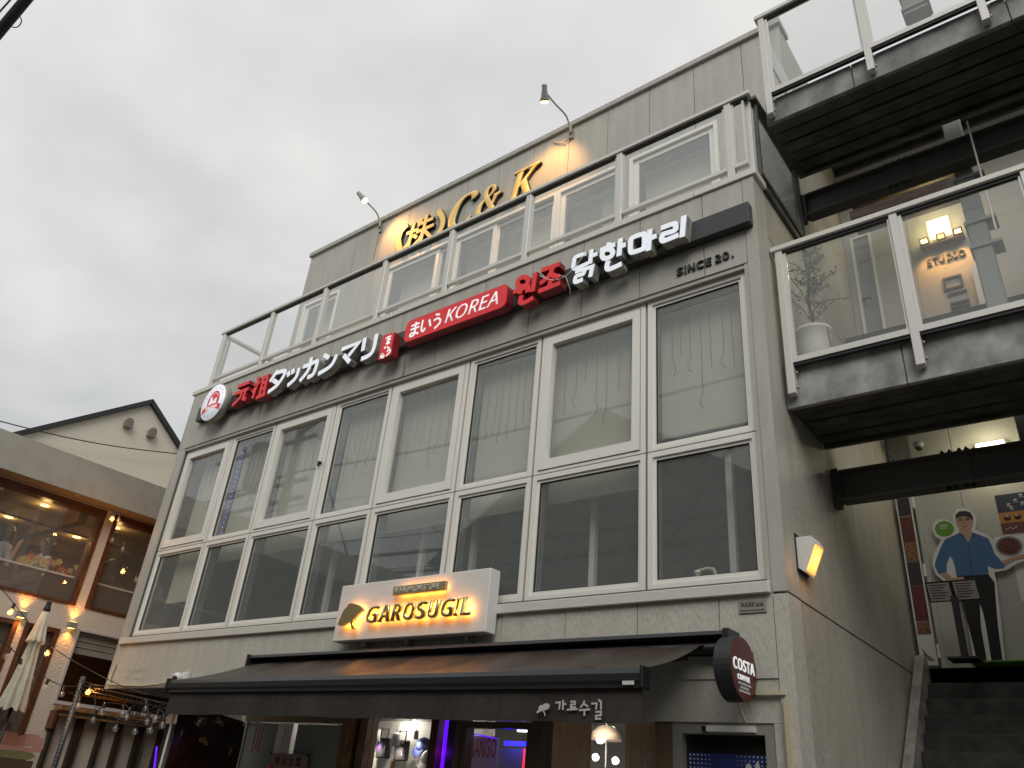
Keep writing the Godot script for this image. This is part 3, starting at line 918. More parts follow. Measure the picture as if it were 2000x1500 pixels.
func fit_letter(sign_root: Node, key: String, w: float, z0: float, z1: float, side: Material, face: Material, taper := 0.0) -> void:
	var st := nst()
	glyph(st, key, w, z0, z1 - 0.006, Transform3D(), taper)
	var l := obj("letter", st, side, sign_root)
	var f := nst()
	glyph(f, key, w - 0.006, z1 - 0.006 + 0.0015, z1, Transform3D(), taper)
	obj("face", f, face, l)

func restaurant_sign() -> void:
	var s := thing("restaurant_sign", Vector3(-6.7, 6.66, 0.06), "long dark sign band with white and red raised letters over the upper windows", "sign")
	var b := nst()
	bevel_box(b, Vector3(-11.33, 6.535, 0.061), Vector3(-2.02, 6.78, 0.162), 0.005)
	obj("backing_band", b, M.sign_band, s)
	# round emblem
	var c := Vector3(-10.71, 6.68, 0.0)
	var d := nst()
	lathe(d, [Vector2(0.0, 0.163), Vector2(0.318, 0.163), Vector2(0.318, 0.272), Vector2(0.30, 0.275)], c, Vector3(0, 0, 1), 40)
	var em := obj("emblem", d, M.letter_side, s)
	var fc := nst()
	lathe(fc, [Vector2(0.310, 0.2752), Vector2(0.310, 0.280), Vector2(0.0, 0.280)], c, Vector3(0, 0, 1), 40)
	obj("face", fc, M.white_face, em)
	var red := nst()
	var arc := PackedVector2Array()
	for i in 33:
		var a := deg_to_rad(-38 + i * 256.0 / 32)
		arc.append(Vector2(c.x + cos(a) * 0.158, c.y + 0.03 + sin(a) * 0.172))
	prism(red, arc, 0.2805, 0.2836)
	var rib := PackedVector2Array([Vector2(-0.20, -0.155), Vector2(-0.10, -0.125), Vector2(0.0, -0.115), Vector2(0.10, -0.125), Vector2(0.20, -0.155), Vector2(0.205, -0.065), Vector2(0.10, -0.035), Vector2(0.0, -0.025), Vector2(-0.10, -0.035), Vector2(-0.205, -0.065)])
	for i in rib.size(): rib[i] += Vector2(c.x, c.y)
	prism(red, rib, 0.2805, 0.2852)
	for e in [-1, 1]:
		var tl := PackedVector2Array([Vector2(0.195 * e, -0.16), Vector2(0.262 * e, -0.185), Vector2(0.236 * e, -0.14), Vector2(0.262 * e, -0.09), Vector2(0.20 * e, -0.075)])
		for i in tl.size(): tl[i] += Vector2(c.x, c.y)
		prism(red, tl, 0.2805, 0.2830)
	obj("red_print", red, M.red_face, em)
	var hen := nst()   # plain white bird shape over the red ring
	var hp := PackedVector2Array([Vector2(-0.115, -0.13), Vector2(-0.105, 0.0), Vector2(-0.085, 0.085), Vector2(-0.06, 0.105), Vector2(-0.03, 0.085), Vector2(-0.012, 0.03), Vector2(0.02, 0.02), Vector2(0.045, 0.06), Vector2(0.07, 0.075), Vector2(0.085, 0.055), Vector2(0.105, 0.05), Vector2(0.092, 0.03), Vector2(0.10, -0.04), Vector2(0.11, -0.13)])
	for i in hp.size(): hp[i] += Vector2(c.x - 0.005, c.y)
	prism(hen, hp, 0.2805, 0.2846)
	obj("bird_print", hen, M.white_face, em)
	var crown := nst()
	var ca := []
	for i in 15:
		var a := deg_to_rad(20 + i * 10.0)
		ca.append(Vector2(c.x + cos(a) * 0.118, c.y + 0.03 + sin(a) * 0.132))
	stroke(crown, ca, 0.008, 0.2838, 0.2845)
	obj("crest_print", crown, M.white_print, em)
	var rays := nst()
	for i in 26:
		var a := TAU * i / 26
		if i in [13, 12, 14, 0, 1, 25]: continue
		var u := Vector2(cos(a), sin(a))
		stroke(rays, [Vector2(c.x, c.y) + u * 0.225, Vector2(c.x, c.y) + u * (0.285 if i % 2 else 0.262)], 0.007, 0.2805, 0.282)
	obj("ray_print", rays, M.print_grey, em)
	text("since_print", "SINCE2003", 0.31, 0.056, 0.002, M.white_print, em, at(c.x - 0.157, c.y - 0.118, 0.2872), "Droid Sans Bold")
	# letters
	for kk in ["won_red_1", "so_red"]:
		fit_letter(s, kk, 0.062, 0.163, 0.28, M.red_side, M.red_face)
	for kk in ["ta", "small_tsu", "ka", "n", "ma", "ri"]:
		fit_letter(s, kk, 0.072, 0.163, 0.28, M.letter_side, M.white_face)
	for kk in ["won", "jo"]:
		fit_letter(s, kk, 0.066, 0.163, 0.28, M.red_side, M.red_face)
	fit_letter(s, "dak", 0.056, 0.163, 0.28, M.letter_side, M.white_face)
	for kk in ["han", "ma_kor", "ri_kor"]:
		fit_letter(s, kk, 0.064, 0.163, 0.28, M.letter_side, M.white_face)
	# red box with white lettering
	var rb := nst()
	var rr := rounded(-6.47, -4.83, 6.47, 6.80, 0.085)
	rr[rr.size() - 1] = Vector2(-6.47, 6.47)
	prism(rb, rr, 0.163, 0.274)
	var bo := obj("red_box", rb, M.red_side, s)
	var rf := nst()
	prism(rf, rounded(-6.463, -4.837, 6.477, 6.793, 0.08), 0.2745, 0.28)
	obj("face", rf, M.red_face, bo)
	var jp := nst()
	for kk in ["ma_small", "i_small", "u_small"]:
		glyph(jp, kk, 0.026, 0.2805, 0.286)
	obj("lettering", jp, M.white_print, bo)
	text("lettering", "KOREA", 0.82, 0.185, 0.005, M.white_print, bo, at(-5.775, 6.545, 0.2862), "Droid Sans", 0.22)
	# small upright red box
	var ub := nst()
	var up := PackedVector2Array([Vector2(-6.885, 6.350), Vector2(-6.655, 6.372), Vector2(-6.67, 6.53), Vector2(-6.66, 6.70), Vector2(-6.875, 6.722), Vector2(-6.888, 6.54)])
	prism(ub, up, 0.163, 0.276)
	var us := obj("red_stamp_box", ub, M.red_side, s)
	var uf := nst()
	prism(uf, up, 0.2765, 0.281)
	obj("face", uf, M.red_face, us)
	var ul := nst()
	for kk in ["stamp_ma", "stamp_i", "stamp_u"]: glyph(ul, kk, 0.024, 0.2815, 0.286)
	glyph(ul, "stamp_seal", 0.014, 0.2815, 0.286)
	obj("lettering", ul, M.white_print, us)
	# loose white wire in front of the letters
	var wr := nst()
	var wp := []
	for i in 13:
		var f := i / 12.0
		wp.append(Vector3(-4.36 + 0.62 * f, 6.70 - 0.20 * sin(PI * f) + 0.09 * f, 0.31))
	tube(wr, wp, 0.004, 5)
	tube(wr, [Vector3(-4.10, 6.60, 0.30), Vector3(-4.0, 6.55, 0.31), Vector3(-3.97, 6.40, 0.26), Vector3(-4.0, 6.36, 0.2)], 0.004, 5)
	obj("loose_wire", wr, M.white_paint, s)
	var pc := nst()
	tube(pc, [Vector3(-6.60, 6.40, 0.12), Vector3(-6.60, 6.20, 0.075), Vector3(-6.63, 6.16, 0.07)], 0.010, 6)
	obj("feed_conduit", pc, M.conduit, s)

func rounded(x0: float, x1: float, y0: float, y1: float, r: float) -> PackedVector2Array:
	var p := PackedVector2Array()
	for c in [[x1 - r, y0 + r, -90], [x1 - r, y1 - r, 0], [x0 + r, y1 - r, 90], [x0 + r, y0 + r, 180]]:
		for i in 7:
			var a := deg_to_rad(c[2] + i * 15.0)
			p.append(Vector2(c[0] + cos(a) * r, c[1] + sin(a) * r))
	return p

func company_sign() -> void:
	var s := thing("gold_letter_sign", Vector3(-7.4, 10.0, -1.45), "large gold raised letters on the top storey wall between two arm lamps", "sign")
	var t := Transform3D()
	for e in [["paren_l", 0.13, 0.3], ["kabu", 0.075, 0.0], ["paren_r", 0.11, 0.3]]:
		var st := nst()
		glyph(st, e[0], e[1], -1.449, -1.386)
		var l := obj("letter", st, M.black_paint, s)
		var f := nst()
		glyph(f, e[0], e[1] - 0.004, -1.385, -1.375)
		obj("face", f, M.gold_face, l)
	for e in [["C", -7.86, 9.97, 0.56, 0.70], ["&", -7.20, 10.0, 0.50, 0.60], ["K", -6.53, 9.99, 0.55, 0.63]]:
		var l := text("letter", e[0], e[3], e[4], 0.062, M.black_paint, s, at(e[1], e[2], -1.386), "Droid Serif Bold", 0.22)
		text("face", e[0], e[3] - 0.004, e[4] - 0.004, 0.010, M.gold_face, l, at(e[1] + 0.002, e[2] + 0.002, -1.3745), "Droid Serif Bold", 0.22)

func arm_lamp(foot: Vector3, mid: Vector3, elbow: Vector3, head: Vector3, aim: Vector3, label: String, cable: Array) -> void:
	var s := thing("arm_lamp", foot, label, "lamp", "arm lamps on the roof edge")
	var st := nst()
	box(st, foot + Vector3(-0.04, -0.10, -0.02), foot + Vector3(0.04, 0.06, 0.035))
	lathe(st, [Vector2(0, 0), Vector2(0.022, 0), Vector2(0.022, 0.16), Vector2(0, 0.16)], foot + Vector3(0, -0.02, 0.05), Vector3.UP, 10)
	obj("bracket", st, M.lamp_grey, s)
	var a := nst()
	var pts := []
	var cps := [foot + Vector3(0, 0, 0.05), mid, elbow, head]
	for i in 3:
		for j in 6:
			var f := j / 6.0
			pts.append((cps[i] as Vector3).cubic_interpolate(cps[i + 1], cps[maxi(i - 1, 0)], cps[mini(i + 2, 3)], f))
	pts.append(head)
	tube(a, pts, 0.014, 8)
	obj("arm", a, M.lamp_grey, s)
	var ax := (aim - head).normalized()
	var h := nst()
	lathe(h, [Vector2(0, -0.10), Vector2(0.035, -0.10), Vector2(0.042, -0.08), Vector2(0.042, 0.0), Vector2(0.052, 0.02), Vector2(0.052, 0.07), Vector2(0.072, 0.12), Vector2(0.074, 0.15), Vector2(0.066, 0.15), Vector2(0.05, 0.06), Vector2(0.0, 0.05)], head, ax, 18)
	obj("lamp_housing", h, M.lamp_grey, s)
	var b := nst()
	lathe(b, [Vector2(0.0, 0.09), Vector2(0.062, 0.12), Vector2(0.064, 0.15), Vector2(0.045, 0.175), Vector2(0.0, 0.185)], head, ax, 18)
	obj("bulb", b, M.lamp_warm, s)
	spot(s, head + ax * 0.21, aim, Color(1.0, 0.74, 0.42), 2.6, 48.0, 0.06)
	if cable.size() > 1:
		var c := nst()
		tube(c, cable, 0.012, 6)
		obj("cable", c, M.conduit, s)

func fashion_sign() -> void:
	var s := thing("backlit_shop_sign", Vector3(-5.75, 2.89, 0.06), "white panel sign with gold halo-lit lettering over the brown awning", "sign")
	var b := nst()
	bevel_box(b, Vector3(-6.80, 2.885, 0.10), Vector3(-4.70, 3.475, 0.25), 0.008)
	obj("panel", b, M.plate, s)
	var br := nst()
	for x in [-6.4, -5.79, -5.0]:
		box(br, Vector3(x - 0.02, 2.84, 0.06), Vector3(x + 0.02, 2.884, 0.16))
		tube(br, [Vector3(x, 2.84, 0.10), Vector3(x, 2.80, 0.10), Vector3(x, 2.78, 0.07)], 0.012, 6)
	obj("bracket", br, M.lamp_grey, s)
	# raised letters on pins; the led strip glows on the back of each letter
	var word := "GAROSUGIL"
	var xs := [-6.248, -6.062, -5.880, -5.722, -5.550, -5.386, -5.216, -5.038, -4.966]
	var ws := [0.150, 0.150, 0.128, 0.142, 0.126, 0.126, 0.146, 0.036, 0.116]
	for i in word.length():
		var y := 3.032
		var h := 0.166
		var l := text("letter", word[i], ws[i], h, 0.035, M.gold_mirror, s, at(xs[i], y, 0.33), "Droid Sans Bold", 0.16)
		text("led_strip", word[i], ws[i] * 0.9, h * 0.9, 0.004, M.led_amber, l, at(xs[i] + 0.012, y + 0.008, 0.293), "Droid Sans Bold", 0.16)
		if i % 2 == 0: omni(s, Vector3(xs[i] + ws[i] * 0.6, y + 0.07, 0.272), Color(1.0, 0.62, 0.2), 0.012, 0.02)
	var kb := nst()
	bevel_box(kb, Vector3(-5.905, 3.285, 0.29), Vector3(-5.185, 3.375, 0.33), 0.004)
	var kl := obj("upper_plate", kb, M.gold_mirror, s)
	obj("led_strip", bx(-5.87, -5.22, 3.305, 3.355, 0.284, 0.289), M.led_amber, kl)
	text("lettering", "K-FASHION STORE", 0.60, 0.058, 0.004, M.valance_print, kl, at(-5.865, 3.302, 0.335), "Droid Sans Bold")
	for x in [-5.75, -5.54, -5.33]: omni(s, Vector3(x, 3.33, 0.272), Color(1.0, 0.62, 0.2), 0.010, 0.02)
	var cw := nst()
	prism(cw, glyph_poly("cow"), 0.295, 0.33)
	var co := obj("leaf_emblem", cw, M.gold_mirror, s)
	var gp := glyph_poly("cow")
	for i in gp.size(): gp[i] = Vector2(-6.48, 3.12) + (gp[i] - Vector2(-6.48, 3.12)) * 0.86
	var cl := nst()
	prism(cl, gp, 0.289, 0.2935)
	obj("led_strip", cl, M.led_amber, co)
	for p in [Vector3(-6.56, 3.08, 0.272), Vector3(-6.42, 3.12, 0.272)]: omni(s, p, Color(1.0, 0.62, 0.2), 0.014, 0.02)
	var pins := nst()
	for i in 9:
		for dy in [0.03, 0.13]:
			tube(pins, [Vector3(xs[i] + ws[i] * 0.5 + dy * 0.16, 3.032 + dy, 0.25), Vector3(xs[i] + ws[i] * 0.5 + dy * 0.16, 3.032 + dy, 0.292)], 0.003, 5, false)
	obj("pins", pins, M.lamp_grey, s)

func awning() -> void:
	var s := thing("awning", Vector3(-5.4, 2.2, 0.06), "dark brown retractable fabric awning with a front bar and hanging valance over the shop front", "awning")
	# cassette on the wall
	var c := nst()
	var prof := PackedVector2Array([Vector2(0.06, 2.64), Vector2(0.06, 2.80), Vector2(0.13, 2.815), Vector2(0.22, 2.795), Vector2(0.235, 2.765), Vector2(0.10, 2.735), Vector2(0.10, 2.64)])
	var t := Transform3D(Basis(Vector3(0, 0, 1), Vector3(0, 1, 0), Vector3(-1, 0, 0)), Vector3.ZERO)
	prism(c, prof, 2.42, 8.24, t)
	obj("cassette", c, M.awning_bar, s)
	for x in [-8.25, -2.42]:
		var e := nst()
		bevel_box(e, Vector3(x - 0.012, 2.60, 0.06), Vector3(x + (0.05 if x > -5 else 0.012), 2.805, 0.26), 0.01)
		obj("end_cap", e, M.awning_bar, s)
	var rl := nst()
	lathe(rl, [Vector2(0, 2.5), Vector2(0.045, 2.5), Vector2(0.045, 8.2), Vector2(0, 8.2)], Vector3(0, 2.69, 0.145), Vector3(-1, 0, 0), 14)
	obj("roller", rl, M.black_metal, s)
	# fabric: a sheet with slack ripples between the arms
	var f := nst()
	f.set_smooth_group(0)
	var nx := 96
	var nz := 16
	var g := []
	for i in nx + 1:
		var row := []
		var x := lerpf(-8.18, -2.60, float(i) / nx)
		for j in nz + 1:
			var v := float(j) / nz
			var y := lerpf(2.725, 2.385, v) - 0.035 * sin(PI * v)
			var ph := x * TAU / 0.92
			y += (0.020 * sin(ph + v * 1.7) + 0.009 * sin(ph * 2.3 - v * 2.0)) * (1.0 - v * 0.75) * smoothstep(0.0, 0.12, v) - 0.010 * (1.0 - v) * (0.5 + 0.5 * sin(ph + 0.6))
			row.append(Vector3(x + 0.05 * v * (0.0 if i > 0 else -1.0), y, lerpf(0.15, 1.09, v)))
		g.append(row)
	for i in nx:
		for j in nz:
			quad(f, g[i][j], g[i][j + 1], g[i + 1][j + 1], g[i + 1][j])
			quad(f, g[i][j] - Vector3(0, 0.004, 0), g[i + 1][j] - Vector3(0, 0.004, 0), g[i + 1][j + 1] - Vector3(0, 0.004, 0), g[i][j + 1] - Vector3(0, 0.004, 0))
	obj("fabric", f, M.canvas, s)
	# front bar
	var bar := nst()
	var bp := PackedVector2Array([Vector2(1.06, 2.285), Vector2(1.06, 2.375), Vector2(1.085, 2.395), Vector2(1.12, 2.385), Vector2(1.145, 2.35), Vector2(1.145, 2.305), Vector2(1.13, 2.285), Vector2(1.13, 2.262), Vector2(1.085, 2.262), Vector2(1.085, 2.285)])
	prism(bar, bp, 2.60, 8.235, t)
	obj("front_bar", bar, M.awning_bar, s)
	for x in [-8.25, -2.598]:
		var e := nst()
		bevel_box(e, Vector3(x - 0.012, 2.255, 1.045), Vector3(x + 0.014, 2.40, 1.155), 0.008)
		obj("bar_end", e, M.black_metal, s)
	var lb := nst()
	box(lb, Vector3(-2.735, 2.278, 1.1455), Vector3(-2.65, 2.302, 1.149))
	obj("maker_label", lb, M.alu, s)
	# folding arms
	var ar := nst()
	for x in [[-7.9, -7.2], [-2.75, -3.5]]:
		tube(ar, [Vector3(x[0], 2.62, 0.16), Vector3(x[1], 2.5, 0.62), Vector3(x[0] + 0.05 * signf(x[0] + 5), 2.33, 1.07)], 0.022, 8)
	obj("folding_arms", ar, M.black_metal, s)
	# valance
	var vl := nst()
	vl.set_smooth_group(0)
	var pv := []
	for i in 141:
		var x := lerpf(-8.19, -2.615, i / 140.0)
		var w := 0.012 * sin(x * 6.1) + 0.007 * sin(x * 13.7 + 1.0)
		var c3 := [Vector3(x, 2.262, 1.10), Vector3(x, 2.16, 1.10 + w * 0.5), Vector3(x, 2.055 + 0.004 * sin(x * 5.0), 1.10 + w)]
		pv.append(c3)
	for i in 140:
		for j in 2:
			quad(vl, pv[i][j + 1], pv[i + 1][j + 1], pv[i + 1][j], pv[i][j])
			var o := Vector3(0, 0, -0.004)
			quad(vl, pv[i][j] + o, pv[i + 1][j] + o, pv[i + 1][j + 1] + o, pv[i][j + 1] + o)
	var vo := obj("valance", vl, M.valance, s)
	var pr := nst()
	for kk in ["ga", "ro", "su", "gil"]: glyph(pr, kk, 0.0115, 1.112, 1.118)
	glyph(pr, "ginkgo", 0.006, 1.112, 1.118)
	prism(pr, glyph_poly("ginkgo_leaf"), 1.112, 1.117)
	obj("lettering", pr, M.valance_print, vo)

func coffee_sign() -> void:
	var s := thing("oval_projecting_sign", Vector3(-2.31, 2.50, 0.06), "oval dark red coffee sign projecting from the wall at the awning's right end", "sign")
	var cy := 2.497
	var cz := 0.335
	var ell := func(k: float) -> PackedVector2Array:
		var p := PackedVector2Array()
		for i in 36: p.append(Vector2(cz + cos(TAU * i / 36) * 0.222 * k, cy + sin(TAU * i / 36) * 0.215 * k))
		return p
	var t := Transform3D(Basis(Vector3(0, 0, 1), Vector3(0, 1, 0), Vector3(-1, 0, 0)), Vector3.ZERO)
	var b := nst()
	prism(b, ell.call(1.0), 2.25, 2.37, t)
	obj("drum", b, M.black_paint, s)
	var f := nst()
	prism(f, ell.call(0.99), 2.2425, 2.249, t)
	var fo := obj("face", f, M.maroon, s)
	# lettering runs away from the street on the face that looks right
	var w := func(y: float, z: float) -> Transform3D: return Transform3D(Basis(Vector3(0, 0, -1), Vector3(0, 1, 0), Vector3(1, 0, 0)), Vector3(-2.238, y, z))
	text("lettering", "COSTA", 0.365, 0.080, 0.004, M.white_print, fo, w.call(2.477, 0.518), "Droid Sans Bold")
	text("lettering", "COFFEE", 0.205, 0.035, 0.004, M.white_print, fo, w.call(2.418, 0.455), "Droid Sans Bold")
	for e in [[2.395, 0.45, 0.235], [2.370, 0.418, 0.276], [2.346, 0.443, 0.257]]:
		obj("print_bar", bx(-2.2415, -2.239, e[0] - 0.008, e[0] + 0.008, e[2], e[1]), M.film_white, fo)
	var br := nst()
	box(br, Vector3(-2.33, 2.62, 0.05), Vector3(-2.28, 2.66, 0.13))
	box(br, Vector3(-2.33, 2.36, 0.05), Vector3(-2.28, 2.40, 0.13))
	obj("bracket", br, M.black_metal, s)
	var pole := nst()
	tube(pole, [Vector3(-2.31, 2.29, 0.32), Vector3(-2.31, 2.17, 0.20)], 0.012, 8)
	obj("stay", pole, M.cream_trim, s)
	var tr := nst()
	box(tr, Vector3(-2.27, 2.365, 0.061), Vector3(-2.06, 2.388, 0.09))
	box(tr, Vector3(-2.075, 0.4, 0.066), Vector3(-2.045, 2.33, 0.092))
	var c := thing("wall_conduit", Vector3(-2.1, 1.2, 0.06), "cream cable trunking turning down the corner beside the coffee sign", "conduit")
	obj("trunking", tr, M.cream_trim, c)

func small_signs() -> void:
	var s := thing("name_plate", Vector3(-2.26, 2.94, 0.06), "small grey engraved name plate under the right end of the window sill", "plate")
	var b := nst()
	bevel_box(b, Vector3(-2.365, 2.942, 0.061), Vector3(-2.152, 3.035, 0.072), 0.002)
	obj("plate", b, M.lamp_grey, s)
	text("lettering", "NARE", 0.107, 0.030, 0.002, M.print_dark, s, at(-2.345, 2.990, 0.0745), "Droid Serif Bold")
	var g := nst()
	glyph(g, "biru", 0.0055, 0.0725, 0.0745)
	for i in 17:
		box(g, Vector3(-2.348 + i * 0.0108, 2.957, 0.0725), Vector3(-2.341 + i * 0.0108, 2.968 - 0.003 * (i % 3), 0.0742))
	obj("lettering", g, M.print_dark, s)
	var d := thing("since_letters", Vector3(-2.5, 6.25, 0.06), "small black raised letters reading SINCE 20. above the rightmost window", "sign")
	for e in [["S", -2.818, 0.066], ["I", -2.735, 0.018], ["N", -2.698, 0.075], ["C", -2.606, 0.075], ["E", -2.515, 0.062], ["2", -2.415, 0.062], ["0", -2.338, 0.068], [".", -2.248, 0.02]]:
		text("letter", e[0], e[2], 0.088 if e[0] != "." else 0.02, 0.018, M.black_paint, d, at(e[1], 6.252, 0.081), "Droid Sans Bold")
	# wall panel of worn letters at the left end
	var w := thing("worn_plaque", Vector3(-11.15, 2.52, 0.06), "square plaque with worn pale lettering low at the building's left corner", "plaque")
	obj("plate", bx(-11.51, -10.79, 2.53, 2.785, 0.061, 0.068), M.panel_low_lightened, w)
	var l := nst()
	rng.seed = 5
	for r in 2:
		for i in 11:
			if r == 1 and i == 5: continue
			var x := -11.45 + i * 0.06
			var y := 2.70 - r * 0.10
			var pts := [Vector2(x, y + 0.03)]
			for j in 3: pts.append(Vector2(x + rng.randf_range(0.0, 0.035), y + rng.randf_range(-0.03, 0.03)))
			stroke(l, pts, 0.008, 0.068, 0.0705 + 0.0003 * i)
	obj("lettering", l, M.conduit, w)
	# cctv dome camera
	var cc := thing("security_camera", Vector3(-9.74, 2.58, 0.06), "white ball security camera on the wall above the awning's left end", "camera")
	var mb := nst()
	bevel_box(mb, Vector3(-9.80, 2.54, 0.061), Vector3(-9.68, 2.66, 0.11), 0.006)
	obj("mount", mb, M.white_paint, cc)
	var ball := nst()
	lathe(ball, arc_profile(0.062, 14), Vector3(-9.79, 2.585, 0.16), Vector3(0, 1, 0), 18)
	obj("ball", ball, M.white_paint, cc)
	var ln := nst()
	lathe(ln, [Vector2(0.0, 0.066), Vector2(0.030, 0.064), Vector2(0.036, 0.050), Vector2(0.0, 0.050)], Vector3(-9.79, 2.585, 0.16), Vector3(0.45, -0.3, 0.85), 16)
	obj("lens", ln, M.door_glass_dark, cc)
	# conduit from the corner to the camera
	var cd := thing("white_conduit", Vector3(-10.7, 2.47, 0.06), "white bent conduit along the wall's lower edge from corner to security camera", "conduit")
	var ct := nst()
	tube(ct, [Vector3(-11.62, 2.80, 0.08), Vector3(-11.66, 2.62, 0.09), Vector3(-11.60, 2.53, 0.10), Vector3(-11.2, 2.515, 0.09), Vector3(-10.7, 2.505, 0.09), Vector3(-10.3, 2.52, 0.10), Vector3(-9.95, 2.55, 0.10), Vector3(-9.80, 2.57, 0.09)], 0.016, 8)
	obj("pipe", ct, M.cream_trim, cd)

func arc_profile(r: float, n: int, a0 := -90.0, a1 := 90.0) -> Array:
	var p := []
	for i in n + 1:
		var a := deg_to_rad(lerpf(a0, a1, float(i) / n))
		p.append(Vector2(maxf(0.0, cos(a) * r), sin(a) * r))
	return p

func wall_lamp() -> void:
	var s := thing("wedge_wall_lamp", Vector3(-1.985, 3.3, -0.3), "white wedge-shaped wall lamp with a glowing amber face beside the stairs", "lamp")
	# side profile in (out from the wall, up)
	var b := nst()
	var t := Transform3D(Basis(Vector3(1, 0, 0), Vector3(0, 1, 0), Vector3(0, 0, 1)), Vector3.ZERO)
	prism(b, PackedVector2Array([Vector2(-1.985, 3.33), Vector2(-1.93, 3.29), Vector2(-1.83, 3.52), Vector2(-1.86, 3.57), Vector2(-1.985, 3.57)]), -0.40, -0.20, t)
	obj("body", b, M.white_paint, s)
	obj("back_plate", bx(-1.99, -1.978, 3.30, 3.60, -0.42, -0.18), M.black_metal, s)
	var d := Vector3(-1.83 + 1.93, 3.52 - 3.29, 0).normalized()
	var n := Vector3(d.y, -d.x, 0)
	var p0 := Vector3(-1.93, 3.29, 0)
	var f := nst()
	var a := p0 + d * 0.02 + n * 0.001
	var e := p0 + d * 0.232 + n * 0.001
	for q in [[a, e]]:
		var lo: Vector3 = q[0]
		var hi: Vector3 = q[1]
		var z0 := -0.385
		var z1 := -0.215
		quad(f, Vector3(lo.x, lo.y, z1) + n * 0.004, Vector3(lo.x, lo.y, z0) + n * 0.004, Vector3(hi.x, hi.y, z0) + n * 0.004, Vector3(hi.x, hi.y, z1) + n * 0.004)
		quad(f, Vector3(lo.x, lo.y, z0), Vector3(lo.x, lo.y, z1), Vector3(hi.x, hi.y, z1), Vector3(hi.x, hi.y, z0))
	obj("glow_face", f, M.lamp_face, s)
	var c := nst()
	lathe(c, [Vector2(0.0, 0.008), Vector2(0.022, 0.006), Vector2(0.03, 0.0)], (a + e) / 2 + Vector3(0, 0, -0.30) + n * 0.004, n, 14)
	obj("bulb_spot", c, M.lamp_core, s)
	omni(s, (a + e) / 2 + Vector3(0, 0, -0.30) + n * 0.03, Color(1, 0.65, 0.25), 0.05, 0.1)

